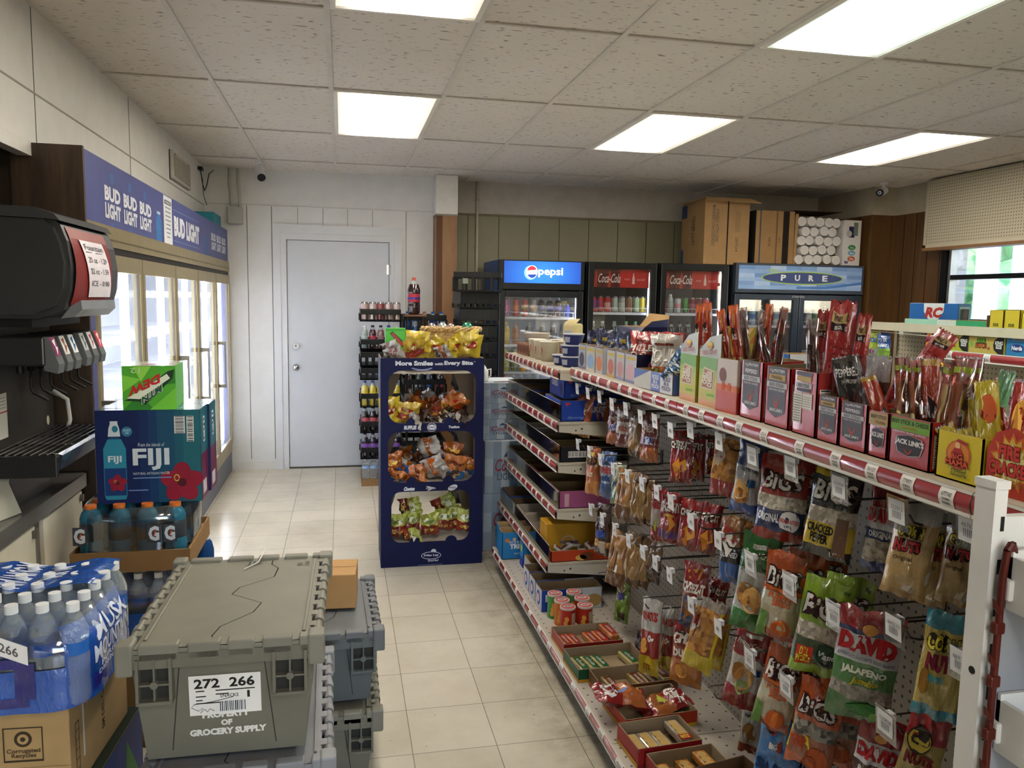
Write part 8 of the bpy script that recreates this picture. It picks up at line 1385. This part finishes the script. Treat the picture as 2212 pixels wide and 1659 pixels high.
packs([(.915, 2.855, 0), (.958, 2.858, 0), (1.000, 2.86, 0), (1.125, 2.868, .004)], '#a89a5c', '#1a5234', 'cream and green cracker pack', 'in the dark green tray', 'club')
packs([(.985, 2.68, 0), (1.095, 2.69, 0), (1.137, 2.69, 0), (1.182, 2.695, .022)], '#a08c54', '#5c281c', 'gold and brown cracker pack', 'in the kraft tray', 'toast')
packs([(.930, 2.275, 0), (.975, 2.278, 0), (1.020, 2.28, 0), (1.080, 2.29, .026)], '#9a8c78', '#a89878', 'round cracker pack with red end', 'in the round cracker tray', None, .026, 6, .125, .042, True)
packs([(.965, 2.10, 0), (1.04, 2.11, 0), (1.10, 2.115, .02)], '#b8782c', '#a86a2c', 'orange cracker pack', 'in the nearest red tray', None, .026, 6, .12, .042, True)
bag('snack_bag', .13, .20, .055, dict(base=RD, bands=[(.10, .58, F('#b0602c'))], deco=D(('t', 'CHEEZ', .05, .66, .95, .88, '#dcd8d0', .07), ('p', [(.1, .5), (.5, .62), (.55, .4), (.2, .36)], '#4f78b0'), ('e', .5, .25, .22, .12, '#b86a2c'), ('r', .7, .12, .92, .24, '#b8a040'))), 501, None, Matrix.Translation(V((.955, 2.50, ZD+.088))) @ Matrix.Rotation(DEC(4), 4, 'Z') @ Matrix.Rotation(DEC(-88), 4, 'Y') @ Matrix.Rotation(DEC(-55), 4, 'X') if False else Matrix.Translation(V((.955, 2.50, ZD+.075))) @ Matrix.Rotation(DEC(88), 4, 'Z') @ Matrix.Rotation(DEC(-78), 4, 'X') @ Matrix.Rotation(DEC(0), 4, 'Y'), 14, 18, .016, .08, label='fallen red cracker bag lying across the red and orange tray', cat='snack bag')
bag('snack_bag', .13, .19, .03, dict(base=RD, bands=[(.2, .6, F('#a8602c'))], deco=D(('t', 'CHEEZ', .05, .68, .95, .88, '#dcd8d0', .07), ('p', [(.1, .5), (.6, .6), (.5, .42)], '#a8b03c'))), 502, None, Matrix.Translation(V((1.11, 2.49, ZD+.035))) @ Matrix.Rotation(DEC(-78), 4, 'Z') @ Matrix.Rotation(DEC(-80), 4, 'X'), 14, 18, .014, .08, label='flat red cracker bag inside the red and orange tray', cat='snack bag')
# ================================================================== second gondola with candy
BX = 2.95
g2 = thing('gondola_shelving', 'second beige gondola of candy in front of the side window', 'shelving', (0, 0, 0))
q = MB(); q.box((BX+.25, .6, 0), (BX+.26, 4.05, 1.50), PERF('#b0a68c', '#3c382c', (1, 2), .0254, .0042)); q.build('pegboard_panel', g2)
q = MB(); q.box((BX, .6, 1.495), (BX+.75, 4.05, 1.515), BEI); q.box((BX-.004, .6, 1.478), (BX+.004, 4.05, 1.522), P('#b8b09a', .4)); q.build('top_shelf', g2)
for y in (4.05, 2.83, 1.61): MB().box((BX+.24, y-.012, 0), (BX+.30, y+.012, 1.5), P('#8c836e', .5)).build('upright', g2)
for z, y1 in ((1.395, 3.46), (1.10, 3.46), (.8, 4.04), (.5, 4.04)):
    q = MB(); q.box((BX+.0, .6, z-.014), (BX+.25, y1, z), BEI); q.box((BX-.004, .6, z-.04), (BX+.002, y1, z), BEI); s_ = q.build('shelf', g2); strip(BX-.004, .6, y1, z-.018, [(y, .04) for y in [y1-.12-.235*k for k in range(6)]], s_, .036)
q = MB(); q.box((BX-.04, .6, .13), (BX+.25, 4.05, .15), BEI); q.box((BX-.04, .6, 0), (BX-.03, 4.05, .13), BEI2); q.box((BX+.0, 4.04, 0), (BX+.75, 4.05, .15), BEI2); q.box((BX+.3, .6, 1.0), (BX+.74, 4.05, 1.01), BEI); q.build('base_deck', g2)
def sour(q, f, w, h, c='#9aa02c'):
    q.rect(f, 0, 0, w, h, P(c, .4)); q.poly(f, [(w*.22, h*.75), (w*.5, h*.75), (w*.48, h*.5), (w*.24, h*.5)], P('#2f4c1c'), .001); q.text(f, 'SOUR\nPATCH', w*.2, h*.28, w*.52, h*.86, P('#26301c'), .0014, .10); q.text(f, 'SOUR', w*.24, h*.58, w*.48, h*.84, P('#5f8f2c'), .002, .05); q.text(f, 'PATCH', w*.22, h*.32, w*.5, h*.54, P('#a84a28'), .002, .05)
    q.ell(f, w*.9, h*.5, w*.22, h*.52, P('#1c1a1c'), .001) if False else q.poly(f, [(w, h*.02), (w, h*.98), (w*.85, h*.95), (w*.73, h*.75), (w*.70, h*.5), (w*.73, h*.25), (w*.85, h*.05)], P('#1c1a1c'), .001); q.text(f, 'KING\nSIZE', w*.76, h*.32, w*.97, h*.72, P('#cfcfc8'), .002, .04); q.ell(f, w*.58, h*.3, w*.04, h*.09, P('#a04a44'), .0014); q.ell(f, w*.08, h*.5, w*.05, h*.16, P('#6a9a44'), .0014)
bx_ = lambda y0, y1: ax(BX+.012, y0, y1, 1.396)
carton('candy_box', .205, .10, .088, P('#9aa02c', .4), {'front': sour}, open_=False, M=bx_(3.31, 3.515-.0) if False else ax(BX+.012, 3.245, 3.45, 1.396), label='lime king size sour candy box, left one', cat='candy box')
carton('candy_box', .205, .10, .088, P('#a8a04c', .4), {'front': lambda q, f, w, h: sour(q, f, w, h, '#a8964c')}, open_=False, M=ax(BX+.012, 3.035, 3.24, 1.396), label='pale green and pink king size sour candy box, right one', cat='candy box')
carton('candy_box', .16, .12, .10, P('#2a6c9c', .4), {'front': lambda q, f, w, h: (q.rect(f, w*.2, h*.72, w*.72, h*.98, P('#7d7c78')), q.ell(f, w*.38, h*.38, w*.22, h*.18, P('#20306c'), .001), q.text(f, 'Nerds', w*.2, h*.28, w*.56, h*.48, P('#cfd0d8'), .0018, .05), q.ell(f, w*.74, h*.3, w*.08, h*.12, P('#8c3a4c'), .001), q.rect(f, w*.88, h*.05, w*.97, h*.95, P('#b0a83c'), .001))}, open_=False, M=ax(BX+.012, 2.865, 3.022, 1.396), label='blue rope candy box beside the sour candy', cat='candy box')
carton('candy_box', .14, .12, .10, P('#a8344c', .4), {}, open_=False, M=ax(BX+.012, 2.70, 2.85, 1.396), label='rosy red candy box at the right edge of the photo', cat='candy box')
for i, (y, z, w, h, sp, lab) in enumerate([(3.96, 1.40, .10, .15, dict(base=F('#9fae2c'), bands=[(.0, .35, F('#a8b0a0'))], deco=D(('t', 'JUICEE', .1, .5, .9, .7, '#3c5aa8', .05), ('e', .35, .2, .12, .1, '#3c8a3c'), ('e', .6, .18, .14, .1, '#8c3a6c'))), 'lime and white candy bag hanging at the left'),
  (3.86, 1.39, .085, .14, dict(base=F('#2452a0'), bands=[(.0, .4, F('#86b044'))], deco=D(('t', 'JOLLY', .1, .62, .9, .8, '#d0d8e0', .06), ('t', 'GUMMIES', .1, .45, .9, .58, '#d0d8e0', .03))), 'blue and green candy bag hanging second from left'),
  (3.47, 1.43, .12, .13, dict(base=F('#8c1f34'), bands=[], deco=D(('p', [(.1, .2), (.25, .2), (.35, .95), (.15, .95)], '#c8802c'), ('p', [(.3, .2), (.45, .2), (.55, .95), (.4, .95)], '#b0344c'), ('t', 'S', .1, .1, .4, .4, '#d8d0c8', .06))), 'striped fruit candy bag behind the slanted red jerky'),
  (3.40, 1.33, .10, .09, dict(base=F('#26241c'), deco=D(('t', 'PAC', .08, .3, .92, .75, '#c89a2c', .08))), 'small dark candy pack with orange letters'),
  (2.98, 1.235, .16, .12, dict(base=F('#7c2c4c'), deco=D(('e', .6, .5, .3, .3, '#b0aab0'), ('e', .3, .5, .2, .2, '#a84a78'))), 'plum and white candy bag below the red strip')]):
    bag('candy_bag', w, h, .03, sp, 600+i, None, Matrix.Translation(V((BX+.02, y, z))) @ Matrix.Rotation(DEC(-75), 4, 'Z'), 8, 10, .012, .06, label=lab, cat='candy bag')
q = MB(); q.tube([(BX+.25, 3.70, 1.475), (BX+.0, 3.70, 1.47)], .0025, P('#c8c4b8', .3, .7)); q.tube([(BX, 3.95, 1.47), (BX, 3.5, 1.462)], .002, P('#c8c4b8', .3, .7)); q.box((BX-.003, 3.685, 1.462), (BX, 3.715, 1.49), P('#b8b8b4', .4)); tag(q.build('wire_bar'), 'thin wire hook bar on the candy gondola pegboard', 'hook')
zt = 1.516
carton('soda_pack', .25, .17, .115, P('#245c9c', .4), {'front': lambda q, f, w, h: (q.poly(f, [(w*.30, h), (w*.72, h), (w*.71, h*.6), (w*.62, h*.28), (w*.51, h*.12), (w*.40, h*.28), (w*.31, h*.6)], P('#c6c8cc'), .001), q.text(f, 'RC', w*.33, h*.32, w*.70, h*.82, P('#a02c28'), .002, .06, .2)), 'right': lambda q, f, d, h: (q.rect(f, d*.1, h*.15, d*.9, h*.85, P('#b8c4d0')), q.rect(f, d*.14, h*.25, d*.85, h*.75, P('#141418'), .001), q.ell(f, d*.55, h*.5, d*.2, h*.22, P('#6a2c28'), .0016))}, open_=False, M=at((3.12, 3.68, zt), DEC(-62)), label='blue RC cola pack on top of the candy gondola', cat='soda pack')
MB().box((-.2, 0, 0), (.2, .3, .014), P('#2f7a4c', .4)).box((-.2, 0, .014), (.2, .3, .016), P('#b8bcb8', .5))
for i, (nm, c, w, d, h, x, y, a, lab, art) in enumerate([('green_tray', '#2f8a5c', .30, .20, .03, 3.05, 3.40, -86, 'green and white tray on the candy gondola top', lambda q, f, w, h: q.rect(f, 0, 0, w*.4, h, P('#b0b8b0'), .001)), ('green_tray', '#8fb8a4', .20, .16, .03, 3.04, 3.66, -70, 'pale green carton lid under the cola pack', None), ('dark_box', '#3c3028', .14, .12, .06, 3.06, 3.17, -80, 'crumpled dark box on the candy gondola top', None)]):
    carton(nm, w, d, h, P(c, .5), {'front': art} if art else {}, M=at((x, y, zt), DEC(a)), label=lab, cat='box')
for i, (y0, y1, h) in enumerate([(3.09, 3.17, .09), (3.00, 3.085, .09), (2.885, 2.99, .09)]): carton('yellow_box', y1-y0, .09, h, P('#b8a42c', .45), {'front': lambda q, f, w, h: q.text(f, 'SOUR', w*.3, h*.12, w*.7, h*.3, P('#3c4418'), .001, .05)}, inner=P('#a89a5c', .8), fronth=h*(.95 if i < 2 else .8), M=ax(3.0, y0, y1, zt), label=['left yellow candy box on the candy gondola top', 'middle yellow candy box on the candy gondola top', 'right yellow candy box on the candy gondola top'][i], cat='box')
carton('kraft_box', .30, .14, .05, KRAFT(), {}, open_=False, M=ax(3.0, 2.56, 2.86, zt), label='low kraft box on the candy gondola top at the right', cat='box')
# ================================================================== white rack by the right edge
RK = P('#c9c8c4', .4); t = thing('white_rack', 'white metal rack with a post and plastic trays at the right edge', 'rack', (0, 0, 0))
q = MB(); q.box((.93, .946, .02), (.952, .983, 1.358), RK); q.box((.928, .944, 1.353), (.954, .984, 1.365), RK)
for z in [1.29-.065*k for k in range(19)]: q.box((.943, .9452, z), (.949, .946, z+.022), BLK)
for z in (1.07, .6): q.cyl((.9292, .962, z), (.930, .962, z), .006, BLK, n=12)
q.build('post', t)
q = MB(); q.box((.93, .42, .0), (1.43, .946, .04), RK); q.box((1.39, .42, 0), (1.43, .946, 1.31), RK); q.box((.952, .95, 1.24), (1.39, .965, 1.31), RK); q.build('frame', t); MB().box((.953, .938, .04), (1.39, .945, 1.24), P('#85878e', .5)).build('back_sheet', t)
for i, z in enumerate((1.21, .99, .76, .52, .28)):
    q = MB(); a = .46; b_ = .936
    q.add([(.958, b_, z), (1.39, b_, z), (1.39, a, z-.03), (.958, a, z-.03)], [(3, 2, 1, 0)], RK); q.add([(.958, b_, z+.002), (1.39, b_, z+.002), (1.39, a, z-.028), (.958, a, z-.028)], [(0, 1, 2, 3)], RK)
    q.box((.954, a, z-.035), (.962, b_, z+.045), RK); q.box((.954, a-.004, z-.04), (1.39, a, z+.05), RK); q.box((.954, b_-.006, z-.01), (1.39, b_, z+.055), RK); q.bbox((.946, b_-.012, z-.02), (.973, b_+.006, z+.012), RK, .003); q.build('plastic_tray', t)
q = MB(); bs = P('#4c1a12', .35); pts = [(.960, .935, 1.262), (.952, .932, 1.275), (.944, .931, 1.265), (.941, .932, 1.23), (.939, .932, .9), (.937, .932, .5), (.935, .932, .1)]
for k in range(len(pts)-1): q.cyl(V(pts[k]), V(pts[k+1]), .006, bs, n=6)
for k in range(13):
    z = 1.17-.082*k; x0 = .9355; q.add([(x0, .930, z), (x0-.011, .928, z+.012), (x0-.013, .928, z+.026), (x0+.006, .930, z+.002), (x0, .926, z), (x0-.011, .924, z+.012), (x0-.013, .924, z+.026), (x0+.006, .926, z+.002)], [(0, 1, 2, 3), (7, 6, 5, 4), (0, 3, 7, 4), (1, 0, 4, 5), (2, 1, 5, 6), (3, 2, 6, 7)], bs); q.bbox((x0-.006, .925, z-.03), (x0+.012, .937, z-.012), bs, .003)
tag(q.build('clip_strip'), 'rust brown clip strip hanging down the white rack post', 'clip strip')
